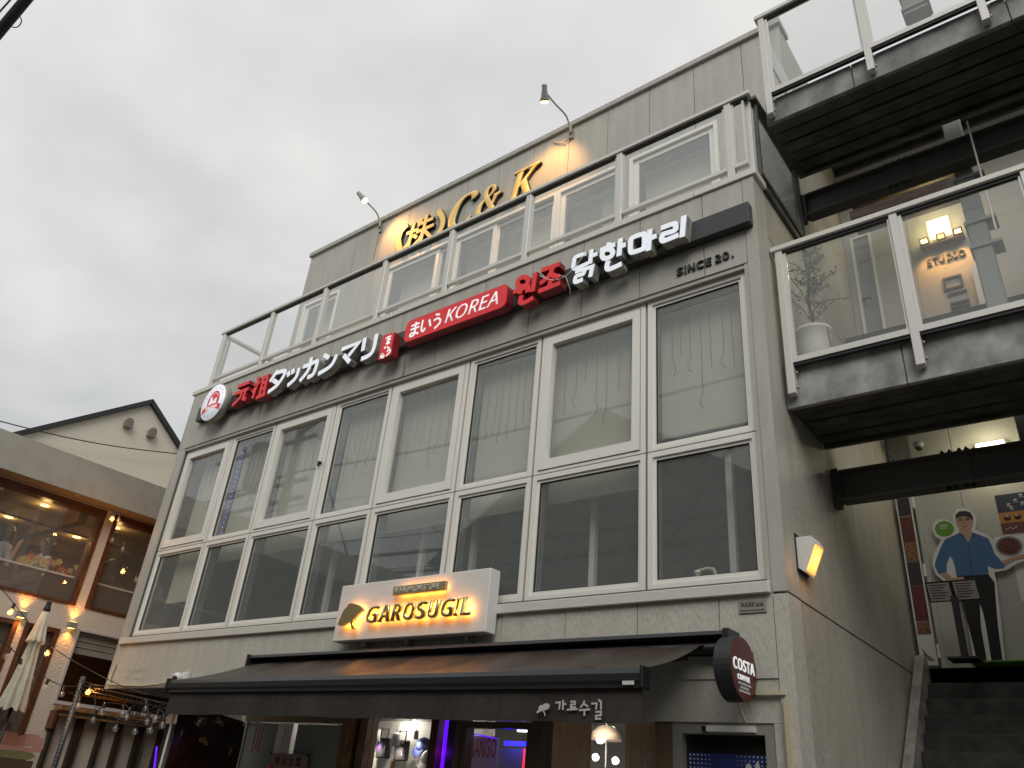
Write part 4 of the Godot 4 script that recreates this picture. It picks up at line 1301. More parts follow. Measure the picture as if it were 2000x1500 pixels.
func blinds_and_interior() -> void:
	var names := ["lowered far below the others in the leftmost window", "in the second window from the left, behind the blue lights", "in the third window from the left", "in the fourth window from the left", "in the fifth window from the left", "in the sixth window, third from the right", "in the seventh window, second from the right", "drawn up highest, in the rightmost window"]
	var bot := [3.72, 4.23, 4.24, 4.23, 4.232, 4.228, 4.237, 4.69]
	for i in 8:
		var x0: float = MX[i] + 0.03
		var x1: float = MX[i + 1] - 0.02
		if i == 0: x0 += 0.18
		var s := thing("roller_blind", Vector3((x0 + x1) / 2, 6.08, -0.25), "cream roller blind " + names[i], "blind", "cream roller blinds in the window band")
		var st := nst()
		st.set_smooth_group(0)
		for k in 12:
			var a := lerpf(x0, x1, k / 12.0)
			var c := lerpf(x0, x1, (k + 1) / 12.0)
			var wa := 0.004 * sin(a * 9.0)
			var wc := 0.004 * sin(c * 9.0)
			quad(st, Vector3(a, bot[i], -0.25 + wa), Vector3(c, bot[i], -0.25 + wc), Vector3(c, 6.06, -0.25), Vector3(a, 6.06, -0.25))
		obj("sheet", st, M.blind, s)
		obj("hem_bar", bx(x0, x1, bot[i] - 0.012, bot[i] + 0.012, -0.26, -0.242), M.blind_slat, s)
		var r := nst()
		lathe(r, [Vector2(0, 0), Vector2(0.028, 0), Vector2(0.028, x1 - x0), Vector2(0, x1 - x0)], Vector3(x0, 6.085, -0.255), Vector3(1, 0, 0), 12)
		obj("roller", r, M.white_paint, s)
	# icicle wires hanging in front of the blinds
	rng.seed = 77
	var where := ["leftmost", "second from the left", "third from the left", "fourth from the left", "fifth from the left", "third from the right", "second from the right", "rightmost"]
	for i in 8:
		var s := thing("icicle_wire", Vector3((MX[i] + MX[i + 1]) / 2, 6.0, -0.2), "unlit icicle light wires dangling before the blind of the upper window " + where[i], "string lights", "icicle light wires in the upper windows")
		var n := 8
		for k in n:
			var x: float = lerpf(MX[i] + 0.12, MX[i + 1] - 0.10, (k + 0.5) / n) + rng.randf_range(-0.015, 0.015)
			var l := rng.randf_range(0.45, 0.95)
			var pts := []
			var m := 9
			for j in m + 1:
				pts.append(Vector3(x + rng.randf_range(-0.006, 0.006), 5.98 - l * j / m, -0.205 + rng.randf_range(-0.006, 0.006)))
			var side := 1.0 if rng.randf() > 0.5 else -1.0
			if rng.randf() > 0.4:
				pts.append(pts[m] + Vector3(0.025 * side, -0.06, 0.005))
				pts.append(pts[m] + Vector3(0.03 * side, -0.12, 0.0))
				pts.append(pts[m] + Vector3(-0.01 * side, -0.16, 0.0))
			var st := nst()
			tube(st, pts, 0.0032, 4)
			obj("strand", st, M.deck_steel, s)
	var bl := thing("blue_light_strip", Vector3(-10.22, 5.2, -0.16), "string of tiny blue lights down the left edge of the second window", "string lights")
	var wr := nst()
	tube(wr, [Vector3(-10.215, 6.0, -0.16), Vector3(-10.21, 4.5, -0.16)], 0.003, 5)
	obj("wire", wr, M.black_metal, bl)
	for i in 19:
		var d := nst()
		lathe(d, arc_profile(0.006, 6), Vector3(-10.212, 5.97 - i * 0.079, -0.154), Vector3.UP, 8)
		obj("led", d, M.led_blue, bl)
	# things standing on the floor inside
	var fn := thing("table_fan", Vector3(-10.55, 3.04, -0.24), "round pale hoop stand inside the lower left window", "fan")
	var ho := nst()
	var hp := []
	for i in 25: hp.append(Vector3(-10.52 + cos(TAU * i / 24) * 0.12, 3.42 + sin(TAU * i / 24) * 0.15, -0.24 + 0.02 * cos(TAU * i / 24)))
	tube(ho, hp, 0.014, 8)
	obj("hoop", ho, M.white_paint, fn)
	var hb := nst()
	lathe(hb, [Vector2(0, 0), Vector2(0.14, 0), Vector2(0.15, 0.03), Vector2(0.03, 0.05), Vector2(0.02, 0.24), Vector2(0, 0.24)], Vector3(-10.55, 3.03, -0.24), Vector3.UP, 18)
	obj("foot", hb, M.white_paint, fn)
	var tp := thing("faucet", Vector3(-2.75, 3.19, -0.14), "small chrome and cream tap standing inside the lower right window", "tap")
	var t1 := nst()
	lathe(t1, [Vector2(0, 0), Vector2(0.03, 0), Vector2(0.022, 0.05), Vector2(0.018, 0.14), Vector2(0.03, 0.15), Vector2(0.03, 0.17), Vector2(0, 0.17)], Vector3(-2.80, 3.20, -0.16), Vector3.UP, 12)
	obj("stem", t1, M.alu, tp)
	var t2 := nst()
	tube(t2, [Vector3(-2.80, 3.365, -0.16), Vector3(-2.72, 3.38, -0.16), Vector3(-2.66, 3.37, -0.16), Vector3(-2.64, 3.32, -0.16), Vector3(-2.65, 3.22, -0.16)], 0.016, 8)
	obj("spout", t2, M.cream_trim, tp)
	# third-storey blinds
	var lab := ["behind the leftmost third-storey window", "behind the wide third-storey window under the gold kanji", "behind the sliding third-storey window under the gold letters", "behind the third-storey window right of the gold letters", "behind the rightmost third-storey window"]
	var w3 := [[-11.5, -10.66], [-9.2, -7.75], [-7.6, -5.58], [-5.47, -4.46], [-4.2, -3.0]]
	for i in 5:
		var s := thing("venetian_blind", Vector3((w3[i][0] + w3[i][1]) / 2, 9.8, -1.75), "cream blind " + lab[i], "blind", "cream blinds in the third-storey windows")
		obj("sheet", bx(w3[i][0], w3[i][1], 6.8, 9.76, -1.80, -1.795), M.blind, s)
		var sl := nst()
		var x1: float = w3[i][1]
		var x0: float = w3[i][0]
		if i == 2: x1 = -6.3
		if i == 3: x1 = x0 + 0.55
		if i in [2, 3]:
			for k in 60:
				var y := 6.9 + k * 0.047
				box(sl, Vector3(x0, y, -1.79), Vector3(x1, y + 0.004, -1.765), Transform3D())
			obj("slats", sl, M.blind_slat, s).set_meta("kind", "stuff")
		obj("head_rail", bx(w3[i][0], w3[i][1], 9.76, 9.80, -1.82, -1.76), M.white_paint, s)

# ---------------------------------------------------------------- open stair tower at the right
func stair_tower() -> void:
	var b := thing("stair_tower", Vector3(0, 0, -2), "open concrete stair tower with two front landings, steel beams and dark undersides at the right", "staircase")
	# lower flight from the pavement to the second floor
	var n := 18
	for i in n:
		var y0 := 3.16 * i / n
		var y1 := 3.16 * (i + 1) / n
		var z0 := -3.67 + (n - 1 - i) * 0.178
		var st := nst()
		bevel_box(st, Vector3(-1.86, y0 - 0.12, z0 - 0.20), Vector3(1.10, y1, z0 + 0.0), 0.008)
		obj("step", st, M.stair_tread, b)
	var sg := nst()
	var t := Transform3D(Basis(Vector3(0, 0, 1), Vector3(0, 1, 0), Vector3(-1, 0, 0)), Vector3.ZERO)
	prism(sg, PackedVector2Array([Vector2(-3.72, 3.0), Vector2(-3.72, 3.28), Vector2(-3.60, 3.28), Vector2(-0.50, 0.24), Vector2(-0.50, 0.0), Vector2(-0.66, 0.0)]), 1.865, 1.955, t)
	obj("stringer", sg, M.stair_white, b)
	# second-floor landing and its walls
	obj("landing_floor", bx(-1.98, 1.3, 3.0, 3.158, -5.4, -3.67), M.stair_tread, b)
	for e in [[-1.70, -1.262], [-1.255, -0.55], [-0.543, 0.20], [0.207, 1.3]]:
		obj("wall_panel", bx(e[0], e[1], 3.16, 6.3, -3.86, -3.80), M.landing_wall, b)
	obj("landing_wall", bx(-1.985, -1.71, 3.16, 6.3, -4.0, -3.94), M.landing_wall, b)
	# open leaf door by the narrow poster, with hinges
	obj("door_leaf", bx(-1.75, -1.70, 3.17, 5.25, -3.86, -3.78), M.landing_wall, b)
	for y in [3.35, 4.22, 5.02]:
		obj("hinge", bx(-1.765, -1.742, y - 0.07, y + 0.07, -3.775, -3.76), M.alu, b)
	obj("ceiling", bx(-1.98, 1.3, 6.3, 6.6, -5.4, -2.6), M.deck_steel, b)
	obj("added_shade_wall", bx(1.2, 1.4, 0.0, 8.4, -5.4, -0.4), M.side_wall, b)  # added wall out of view, keeps sky light out of the stairwell
	# the two front landings
	for e in [[4.75, 5.20, -1.985], [8.15, 8.50, -1.915]]:
		var y0: float = e[0]
		var x0: float = e[2]
		var j := 0
		for p in [[x0, -1.02], [-1.014, 0.35], [0.356, 1.4]]:
			var f := nst()
			bevel_box(f, Vector3(p[0], y0, -0.36), Vector3(p[1], e[1] - 0.015, -0.31), 0.006)
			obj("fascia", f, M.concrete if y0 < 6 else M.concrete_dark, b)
			j += 1
		obj("landing_slab", bx(x0, 1.4, y0 + 0.14, e[1] - 0.02, -1.24, -0.365), M.concrete_dark, b)
		# ribbed steel deck below the slab
		for k in 5:
			obj("deck_rib", bx(x0 + 0.01, 1.2, y0 + 0.03 + 0.008 * (k % 2), y0 + 0.137, -0.52 - k * 0.172, -0.375 - k * 0.172), M.deck_steel, b)
		obj("back_edge", bx(x0 + 0.005, 1.2, y0, e[1] - 0.03, -1.29, -1.245), M.deck_steel, b)
	# cross beams of H section, with bolts
	for y in [4.25, 7.66]:
		var bm := nst()
		box(bm, Vector3(-1.90, y, -1.50), Vector3(1.2, y + 0.022, -1.34))
		box(bm, Vector3(-1.90, y + 0.278, -1.50), Vector3(1.2, y + 0.30, -1.34))
		box(bm, Vector3(-1.90, y + 0.022, -1.43), Vector3(1.2, y + 0.278, -1.41))
		box(bm, Vector3(-1.915, y, -1.48), Vector3(-1.90, y + 0.30, -1.36))
		box(bm, Vector3(-1.05, y + 0.022, -1.405), Vector3(-0.82, y + 0.278, -1.395))
		obj("beam", bm, M.beam_steel, b)
		for x in [-1.02, -0.96, -0.885, -0.83]:
			for yy in [y - 0.035, y + 0.30]:
				var bo := nst()
				lathe(bo, [Vector2(0, 0), Vector2(0.022, 0), Vector2(0.022, 0.018), Vector2(0.012, 0.018), Vector2(0.012, 0.035), Vector2(0, 0.035)], Vector3(x, yy, -1.37), Vector3.UP, 6)
				obj("bolt", bo, M.black_metal, b)
		obj("beam_stub", bx(-1.98, -1.92, y - 0.05, y + 0.34, -1.46, -1.38), M.beam_steel, b)
	var diag := nst()
	tube(diag, [Vector3(-1.62, 4.62, -2.2), Vector3(-1.62, 5.02, -2.2), Vector3(-1.45, 4.62, -2.2)], 0.022, 6)
	obj("brace", diag, M.beam_steel, b)
	# column
	var co := nst()
	bevel_box(co, Vector3(-0.44, 3.16, -1.70), Vector3(-0.27, 9.75, -1.52), 0.012)
	obj("column", co, M.column_grey, b)
	for y in [6.68, 6.98, 7.55]:
		obj("column_plate", bx(-0.46, -0.18, y, y + 0.035, -1.72, -1.50), M.column_grey, b)
	# upper flight from the second floor to the lower landing, on the right
	for i in 11:
		var y0 := 3.2 + 2.0 * i / 11.0
		var z0 := -3.6 + 2.35 * i / 11.0
		var st := nst()
		box(st, Vector3(-0.22, y0 - 0.06, z0), Vector3(1.1, y0 + 0.17, z0 + 0.26))
		obj("step", st, M.deck_steel, b)
	# third-floor landing, its wall, door and soffit
	obj("landing_floor", bx(-1.98, 1.3, 6.6, 6.72, -5.4, -2.62), M.stair_tread, b)
	for e in [[-1.985, -1.90], [-1.64, -1.20], [-1.195, -0.52], [-0.515, 1.3]]:
		obj("wall_panel", bx(e[0], e[1], 6.72, 9.8, -3.36, -3.30), M.landing_wall, b)
	obj("wall_panel", bx(-1.90, -1.64, 8.66, 9.8, -3.36, -3.30), M.landing_wall, b)
	var df := nst()
	frame_rect(df, -1.90, -1.64, 6.72, 8.66, 0.03, 0.03, -3.36, -3.28)
	var dr := obj("door", df, M.alu, b)
	obj("leaf", bx(-1.865, -1.675, 6.76, 8.62, -3.33, -3.31), M.column_grey, dr)
	var hn := nst()
	tube(hn, [Vector3(-1.84, 7.62, -3.30), Vector3(-1.84, 7.62, -3.24), Vector3(-1.76, 7.61, -3.24), Vector3(-1.74, 7.58, -3.24)], 0.014, 6)
	obj("handle", hn, M.black_metal, dr)
	obj("white_door", bx(-0.60, -0.50, 6.72, 7.62, -3.28, -3.20), M.white_paint, b)
	obj("roof_deck", bx(-1.98, 1.4, 10.0, 10.2, -5.4, -2.0), M.deck_steel, b)
	for k in 7:
		obj("deck_rib", bx(-1.97, 1.2, 9.93, 9.998, -2.2 - k * 0.45, -2.04 - k * 0.45), M.deck_steel, b)
	for e in [[8.36, 8.50], [8.70, 8.84]]:
		obj("soffit_board", bx(-1.70, -0.42, e[0], e[1], -2.9, -2.55), M.brown_soffit, b)
	# glimpse of a duct on the top landing
	var dc := nst()
	box(dc, Vector3(-0.46, 9.0, -0.62), Vector3(-0.24, 10.6, -0.45))
	for y in [9.05, 9.3, 9.6, 9.9]: box(dc, Vector3(-0.48, y, -0.64), Vector3(-0.22, y + 0.03, -0.43))
	obj("duct", dc, M.column_grey, b)
	var bs := nst()
	for i in 9:
		box(bs, Vector3(-1.88 + 0.0, 8.52, -0.45 - i * 0.085), Vector3(-1.862, 9.25, -0.435 - i * 0.085))
	box(bs, Vector3(-1.885, 9.25, -1.22), Vector3(-1.855, 9.62, -0.42))
	box(bs, Vector3(-1.888, 8.50, -1.22), Vector3(-1.85, 8.54, -0.42))
	obj("side_balustrade", bs, M.alu_rail, b)
	# slim white pipe on the column
	var pp := nst()
	tube(pp, [Vector3(-0.20, 6.6, -1.2), Vector3(-0.20, 8.0, -1.2)], 0.010, 6)
	obj("white_pipe", pp, M.white_paint, b)
	var hd := nst()
	box(hd, Vector3(-0.33, 8.05, -1.52), Vector3(-0.28, 8.09, -1.46))
	obj("hook_plate", hd, M.white_paint, b)

func landing_railing(x0: float, y0: float, label: String) -> void:
	# y0 is the lower edge of the posts; bottom rail 0.30 above, top rail 1.56 above
	var r := thing("landing_railing", Vector3(-0.5, y0, -0.25), label, "railing", "glass railings of the stair landings")
	var px := [x0, x0 + 1.02, x0 + 2.02, x0 + 3.05]
	for x in px:
		var p := nst()
		bevel_box(p, Vector3(x - 0.034, y0, -0.295), Vector3(x + 0.034, y0 + 1.535, -0.215), 0.005)
		var po := obj("post", p, M.alu_rail, r)
		var bt := nst()
		for y in [y0 + 0.07, y0 + 0.22]:
			lathe(bt, [Vector2(0, 0), Vector2(0.014, 0), Vector2(0.014, 0.02), Vector2(0, 0.02)], Vector3(x + 0.034, y, -0.27), Vector3(1, 0, 0), 6)
		obj("bolt", bt, M.lamp_grey, po)
	var t := nst()
	bevel_box(t, Vector3(x0 - 0.07, y0 + 1.537, -0.31), Vector3(1.35, y0 + 1.595, -0.20), 0.006)
	obj("top_rail", t, M.alu_dirty, r)
	obj("rail_channel", bx(x0 - 0.03, 1.3, y0 + 1.502, y0 + 1.535, -0.272, -0.232), M.black_metal, r)
	for i in 3:
		var a: float = px[i] + 0.035
		var c: float = px[i + 1] - 0.035
		var f := nst()
		box(f, Vector3(a, y0 + 0.30, -0.285), Vector3(c, y0 + 0.355, -0.222))
		box(f, Vector3(a, y0 + 0.356, -0.276), Vector3(a + 0.03, y0 + 1.50, -0.234))
		box(f, Vector3(c - 0.018, y0 + 0.356, -0.276), Vector3(c, y0 + 1.50, -0.234))
		var gp := obj("glass_panel", f, M.alu_rail, r)
		obj("lower_channel", bx(a, c, y0 + 0.272, y0 + 0.298, -0.275, -0.235), M.black_metal, gp)
		obj("pane", bx(a + 0.031, c - 0.019, y0 + 0.357, y0 + 1.50, -0.259, -0.251), M.rail_pane, gp)
		wire_mesh(gp, a + 0.032, c - 0.02, y0 + 0.36, y0 + 1.497, -0.2495, 2, 0.026, 0.0011)

func stair_things() -> void:
	landing_railing(-1.905, 4.845, "glass railing with white posts on the lower stair landing, plant behind it")
	landing_railing(-1.845, 8.195, "glass railing with white posts on the upper stair landing at the top right")
	# potted olive tree
	var p := thing("potted_olive_tree", Vector3(-1.78, 5.19, -0.62), "slender grey-green olive tree in a white pot behind the lower landing's glass", "plant")
	var st := nst()
	lathe(st, [Vector2(0.0, 0.0), Vector2(0.10, 0.0), Vector2(0.135, 0.08), Vector2(0.155, 0.28), Vector2(0.16, 0.42), Vector2(0.17, 0.43), Vector2(0.17, 0.46), Vector2(0.145, 0.46), Vector2(0.14, 0.40), Vector2(0.0, 0.40)], Vector3(-1.78, 5.19, -0.62), Vector3.UP, 28)
	obj("pot", st, M.pot_white, p)
	rng.seed = 11
	var br := nst()
	var trunk := [Vector3(-1.79, 5.58, -0.62), Vector3(-1.77, 5.80, -0.63), Vector3(-1.79, 6.0, -0.60), Vector3(-1.76, 6.25, -0.62), Vector3(-1.78, 6.55, -0.62)]
	tube(br, trunk, 0.014, 7)
	var leaves := nst()
	for i in 46:
		var f := rng.randf()
		var idx := mini(3, int(f * 4))
		var s: Vector3 = (trunk[idx] as Vector3).lerp(trunk[idx + 1], f * 4 - idx)
		if f < 0.12: continue
		var a := rng.randf() * TAU
		var l := rng.randf_range(0.16, 0.42) * (1.15 - 0.5 * f)
		var d := Vector3(cos(a), rng.randf_range(0.1, 1.0), sin(a) * 0.8).normalized()
		if s.x + d.x * l < -1.93: d.x = absf(d.x) * 0.5
		var e := s + d * l + Vector3(0, -0.05 * l, 0)
		tube(br, [s, s.lerp(e, 0.5) + Vector3(0, 0.02, 0), e], 0.004, 5)
		for k in 20:
			var g := rng.randf_range(0.25, 1.05)
			var q := s.lerp(e, g) + Vector3(rng.randf_range(-0.015, 0.015), rng.randf_range(-0.01, 0.02), rng.randf_range(-0.015, 0.015))
			var ld := Vector3(rng.randf_range(-1, 1), rng.randf_range(-0.7, 1.0), rng.randf_range(-1, 1)).normalized()
			var sd := ld.cross(Vector3(rng.randf_range(-1, 1), rng.randf_range(-1, 1), 1).normalized()).normalized() * 0.0055
			var tip := q + ld * rng.randf_range(0.035, 0.06)
			var mid := q.lerp(tip, 0.45)
			tri(leaves, q, mid + sd, tip)
			tri(leaves, q, tip, mid - sd)
	obj("trunk", br, M.bark, p)
	obj("leaves", leaves, M.olive_leaf, p).set_meta("kind", "stuff")
	var stick := thing("bamboo_marker", Vector3(-1.50, 5.2, -0.40), "thin yellow stake standing right of the white plant pot", "stake")
	var sk := nst()
	tube(sk, [Vector3(-1.56, 5.17, -0.35), Vector3(-1.585, 5.50, -0.37)], 0.009, 6)
	obj("stake", sk, M.amber_wood, stick)
	# wall sign with square lamp on the third floor
	var s := thing("studio_sign", Vector3(-0.84, 7.0, -3.3), "wall sign of dark letters and outlines under a bright square lamp, behind landing glass", "sign")
	obj("lamp_board", bx(-0.965, -0.715, 8.235, 8.515, -3.298, -3.26), M.square_lamp, s)
	var bar := nst()
	bevel_box(bar, Vector3(-1.085, 8.095, -3.29), Vector3(-0.585, 8.135, -3.20), 0.006)
	obj("lamp_bar", bar, M.amber_wood, s)
	for x in [-1.025, -0.835, -0.645]:
		var h := nst()
		frame_rect(h, x - 0.052, x + 0.052, 8.137, 8.235, 0.014, 0.014, -3.26, -3.19)
		var ho := obj("spot_frame", h, M.amber_wood, s)
		obj("spot_lamp", bx(x - 0.032, x + 0.032, 8.155, 8.215, -3.24, -3.20), M.lamp_warm if x != -0.835 else M.lamp_core, ho)
		spot(s, Vector3(x, 8.08, -3.16), Vector3(x, 7.5, -3.30), Color(1.0, 0.72, 0.38), 0.28, 48.0, 0.04)
	omni(s, Vector3(-0.84, 8.38, -3.16), Color(1.0, 0.92, 0.65), 0.35, 0.2)
	text("lettering", "STUDIO", 0.43, 0.10, 0.02, M.black_paint, s, at(-1.055, 7.86, -3.275), "Droid Sans Bold")
	var g := nst()
	frame_rect(g, -0.93, -0.72, 7.44, 7.62, 0.025, 0.025, -3.299, -3.275)
	for y in [7.36, 7.22, 7.16, 7.10]:
		box(g, Vector3(-0.90, y, -3.299), Vector3(-0.70, y + 0.028, -3.277))
	obj("outline_mark", g, M.black_paint, s)
	# fluorescent fitting, ceiling camera
	var fl := thing("fluorescent_lamp", Vector3(-0.86, 5.56, -3.72), "short bright fluorescent tube lamp on the stair landing wall above the beam", "lamp")
	obj("tube", bx(-1.0, -0.72, 5.545, 5.59, -3.75, -3.71), M.tube_white, fl)
	obj("base", bx(-1.02, -0.70, 5.55, 5.585, -3.80, -3.752), M.white_paint, fl)
	omni(fl, Vector3(-0.86, 5.50, -3.62), Color(1.0, 0.96, 0.80), 0.30, 0.12)
	var cm := thing("dome_camera", Vector3(-1.60, 5.72, -3.7), "small dark dome camera under the landing ceiling left of the fluorescent lamp", "camera")
	var dm := nst()
	lathe(dm, [Vector2(0, 0), Vector2(0.05, 0), Vector2(0.06, 0.03), Vector2(0.06, 0.06), Vector2(0, 0.06)], Vector3(-1.58, 5.66, -3.70), Vector3.UP, 16)
	obj("housing", dm, M.column_grey, cm)
	var dl := nst()
	lathe(dl, arc_profile(0.042, 8, -90, 0), Vector3(-1.58, 5.66, -3.70), Vector3.UP, 16)
	obj("dome", dl, M.door_glass_dark, cm)
	standee()
	menu_and_posters()

func layer(n: String, parent: Node, key: String, m: Material, z0: float, z1: float) -> void:
	var st := nst()
	prism(st, glyph_poly(key), z0, z1)
	obj(n, st, m, parent)

func standee() -> void:
	var s := thing("cutout_display", Vector3(-1.3, 3.16, -3.73), "life-size white-edged cardboard cutout of a man in a blue shirt holding a dish", "standee")
	var z := -3.722
	layer("board", s, "s_board", M.paper, z - 0.012, z)
	layer("face_print", s, "s_face", M.skin, z + 0.001, z + 0.0025)
	layer("neck_print", s, "s_neck", M.skin, z + 0.0005, z + 0.002)
	layer("hair_print", s, "s_hair", M.hair, z + 0.003, z + 0.004)
	layer("trousers_print", s, "s_trousers", M.bag_black, z + 0.0005, z + 0.002)
	layer("shirt_print", s, "s_shirt", M.shirt_blue, z + 0.0026, z + 0.004)
	layer("arm_print", s, "s_arm_l", M.skin, z + 0.0045, z + 0.0055)
	layer("arm_print", s, "s_arm_r", M.skin, z + 0.0075, z + 0.0085)
	layer("shoe_print", s, "s_shoe_a", M.hair, z + 0.003, z + 0.004)
	layer("shoe_print", s, "s_shoe_b", M.hair, z + 0.003, z + 0.004)
	var f := nst()
	glyph(f, "s_eyes", 0.009, z + 0.0045, z + 0.0050)
	glyph(f, "s_brows", 0.009, z + 0.0045, z + 0.0050)
	glyph(f, "s_nose", 0.004, z + 0.0030, z + 0.0034)
	obj("features_print", f, M.hair, s)
	var mo := nst()
	glyph(mo, "s_mouth", 0.008, z + 0.0030, z + 0.0034)
	obj("mouth_print", mo, M.food_red, s)
	var ed := nst()
	glyph(ed, "s_placket", 0.006, z + 0.0045, z + 0.0048)
	glyph(ed, "s_collar", 0.012, z + 0.0045, z + 0.0052)
	obj("shirt_edge_print", ed, M.navy_print, s)
	var disc := func(c: Vector2, rx: float, ry: float, z0: float, z1: float) -> SurfaceTool:
		var p := PackedVector2Array()
		for i in 30: p.append(c + Vector2(cos(TAU * i / 30) * rx, sin(TAU * i / 30) * ry))
		var st := nst()
		prism(st, p, z0, z1)
		return st
	obj("round_print", disc.call(Vector2(-1.475, 4.650), 0.096, 0.090, z + 0.001, z + 0.002), M.green_print, s)
	var tl := nst()
	for i in 3: box(tl, Vector3(-1.52, 4.69 - i * 0.018, z + 0.0022), Vector3(-1.43 - 0.01 * i, 4.696 - i * 0.018, z + 0.0026))
	obj("small_print", tl, M.paper, s)
	obj("dish_print", disc.call(Vector2(-0.896, 4.385), 0.125, 0.108, z + 0.001, z + 0.003), M.print_grey, s)
	obj("dish_food_print", disc.call(Vector2(-0.896, 4.385), 0.104, 0.088, z + 0.0035, z + 0.0045), M.food_red, s)
	var ft := nst()
	box(ft, Vector3(-1.42, 3.161, -3.79), Vector3(-0.6, 3.172, -3.40))
	var mt := thing("green_floor_mat", Vector3(-1.0, 3.16, -3.6), "narrow bright green mat at the cutout's feet on the landing", "mat")
	obj("mat", ft, M.green_print, mt)

func menu_and_posters() -> void:
	var m := thing("menu_stand", Vector3(-1.42, 3.16, -3.3), "black menu stand with an open two-page menu before the cutout", "menu stand")
	var st := nst()
	bevel_box(st, Vector3(-1.47, 3.165, -3.34), Vector3(-1.41, 3.80, -3.28), 0.006)
	box(st, Vector3(-1.58, 3.16, -3.45), Vector3(-1.30, 3.18, -3.17))
	obj("post", st, M.black_paint, m)
	var t := Transform3D(Basis(Vector3.RIGHT, deg_to_rad(35.0)), Vector3(-1.44, 3.85, -3.30))
	var tr := nst()
	box(tr, Vector3(-0.24, -0.11, -0.012), Vector3(0.24, 0.11, 0.0), t)
	obj("tray", tr, M.black_paint, m)
	for e in [[-0.225, -0.018], [0.018, 0.225]]:
		var pg := nst()
		box(pg, Vector3(e[0], -0.095, 0.001), Vector3(e[1], 0.095, 0.004), t)
		var po := obj("page", pg, M.paper, m)
		var ln := nst()
		for i in 6:
			box(ln, Vector3(e[0] + 0.02, 0.07 - i * 0.028, 0.0042), Vector3(e[1] - 0.03 - 0.02 * (i % 3), 0.08 - i * 0.028, 0.005), t)
		obj("print", ln, M.food_brown, po)
	# poster with navy, orange and dark red bands
	var p := thing("food_poster", Vector3(-0.75, 4.76, -3.79), "navy and orange food poster with white brush lettering above the dish", "poster")
	obj("sheet", bx(-0.935, -0.42, 4.545, 4.985, -3.799, -3.796), M.navy_print, p)
	obj("orange_band", bx(-0.935, -0.42, 4.66, 4.78, -3.7958, -3.7945), M.orange_print, p)
	obj("red_band", bx(-0.935, -0.42, 4.545, 4.655, -3.7958, -3.7945), M.maroon_print, p)
	var fd := nst()
	for i in 5:
		lathe(fd, [Vector2(0.034, 0), Vector2(0.034, 0.001), Vector2(0, 0.0012)], Vector3(-0.86 + i * 0.095, 4.72, -3.7943), Vector3(0, 0, 1), 12)
	obj("dish_print", fd, M.food_brown, p)
	var wl := nst()
	for q in [[-0.69, 4.95], [-0.63, 4.92], [-0.75, 4.90], [-0.69, 4.86], [-0.82, 4.86], [-0.80, 4.82]]:
		stroke(wl, [Vector2(q[0] - 0.02, q[1] + 0.01), Vector2(q[0] + 0.015, q[1] + 0.012)], 0.006, -3.7957, -3.7948)
		stroke(wl, [Vector2(q[0], q[1] + 0.02), Vector2(q[0] - 0.012, q[1] - 0.02)], 0.006, -3.7957, -3.7945)
		stroke(wl, [Vector2(q[0] + 0.004, q[1] - 0.005), Vector2(q[0] + 0.018, q[1] - 0.02)], 0.006, -3.7957, -3.7942)
	for i in 4: stroke(wl, [Vector2(-0.90 + i * 0.03, 4.60), Vector2(-0.88 + i * 0.03, 4.59 + 0.02 * (i % 2))], 0.006, -3.7940, -3.7935)
	obj("lettering", wl, M.paper, p)
	var w := thing("notice_sheet", Vector3(-0.70, 4.0, -3.79), "white paper notice with grey figure and Korean writing right of the cutout", "poster")
	obj("sheet", bx(-0.90, -0.35, 3.82, 4.52, -3.799, -3.797), M.paper, w)
	var gr := nst()
	prism(gr, PackedVector2Array([Vector2(-0.80, 4.06), Vector2(-0.60, 4.06), Vector2(-0.61, 4.10), Vector2(-0.67, 4.14), Vector2(-0.68, 4.20), Vector2(-0.70, 4.24), Vector2(-0.72, 4.20), Vector2(-0.74, 4.14), Vector2(-0.79, 4.11)]), -3.7968, -3.7955)
	for i in 4: box(gr, Vector3(-0.78, 4.0 - i * 0.028, -3.7968), Vector3(-0.62 + 0.015 * (i % 2), 4.008 - i * 0.028, -3.7958))
	# haeng-bok
	for o in [[-0.80, 3.88], [-0.68, 3.88]]:
		stroke(gr, [Vector2(o[0] - 0.025, o[1] + 0.025), Vector2(o[0] + 0.012, o[1] + 0.027)], 0.006, -3.7968, -3.7958)
		stroke(gr, [Vector2(o[0] - 0.02, o[1]), Vector2(o[0] + 0.005, o[1]), Vector2(o[0] + 0.005, o[1] + 0.018), Vector2(o[0] - 0.02, o[1] + 0.018)], 0.006, -3.7968, -3.7955, true)
		stroke(gr, [Vector2(o[0] + 0.02, o[1] + 0.04), Vector2(o[0] + 0.02, o[1] - 0.005)], 0.006, -3.7968, -3.7957)
		stroke(gr, [Vector2(o[0] + 0.033, o[1] + 0.04), Vector2(o[0] + 0.033, o[1] - 0.008)], 0.006, -3.7968, -3.7956)
		stroke(gr, [Vector2(o[0] - 0.02, o[1] - 0.018), Vector2(o[0] + 0.03, o[1] - 0.018), Vector2(o[0] + 0.028, o[1] - 0.04)], 0.006, -3.7968, -3.7954)
	obj("print", gr, M.print_grey, w)
	var n := thing("narrow_food_poster", Vector3(-1.85, 4.1, -3.9), "tall narrow poster of meat dishes on the stair landing's left wall", "poster")
	obj("sheet", bx(-1.94, -1.775, 3.20, 5.10, -3.76, -3.752), M.paper, n)
	var bands := [["food_dark", 4.86, 5.08], ["food_red", 4.55, 4.855], ["food_orange", 4.32, 4.548], ["food_dark", 4.05, 4.317], ["food_red", 3.66, 4.047], ["food_orange", 3.52, 3.655]]
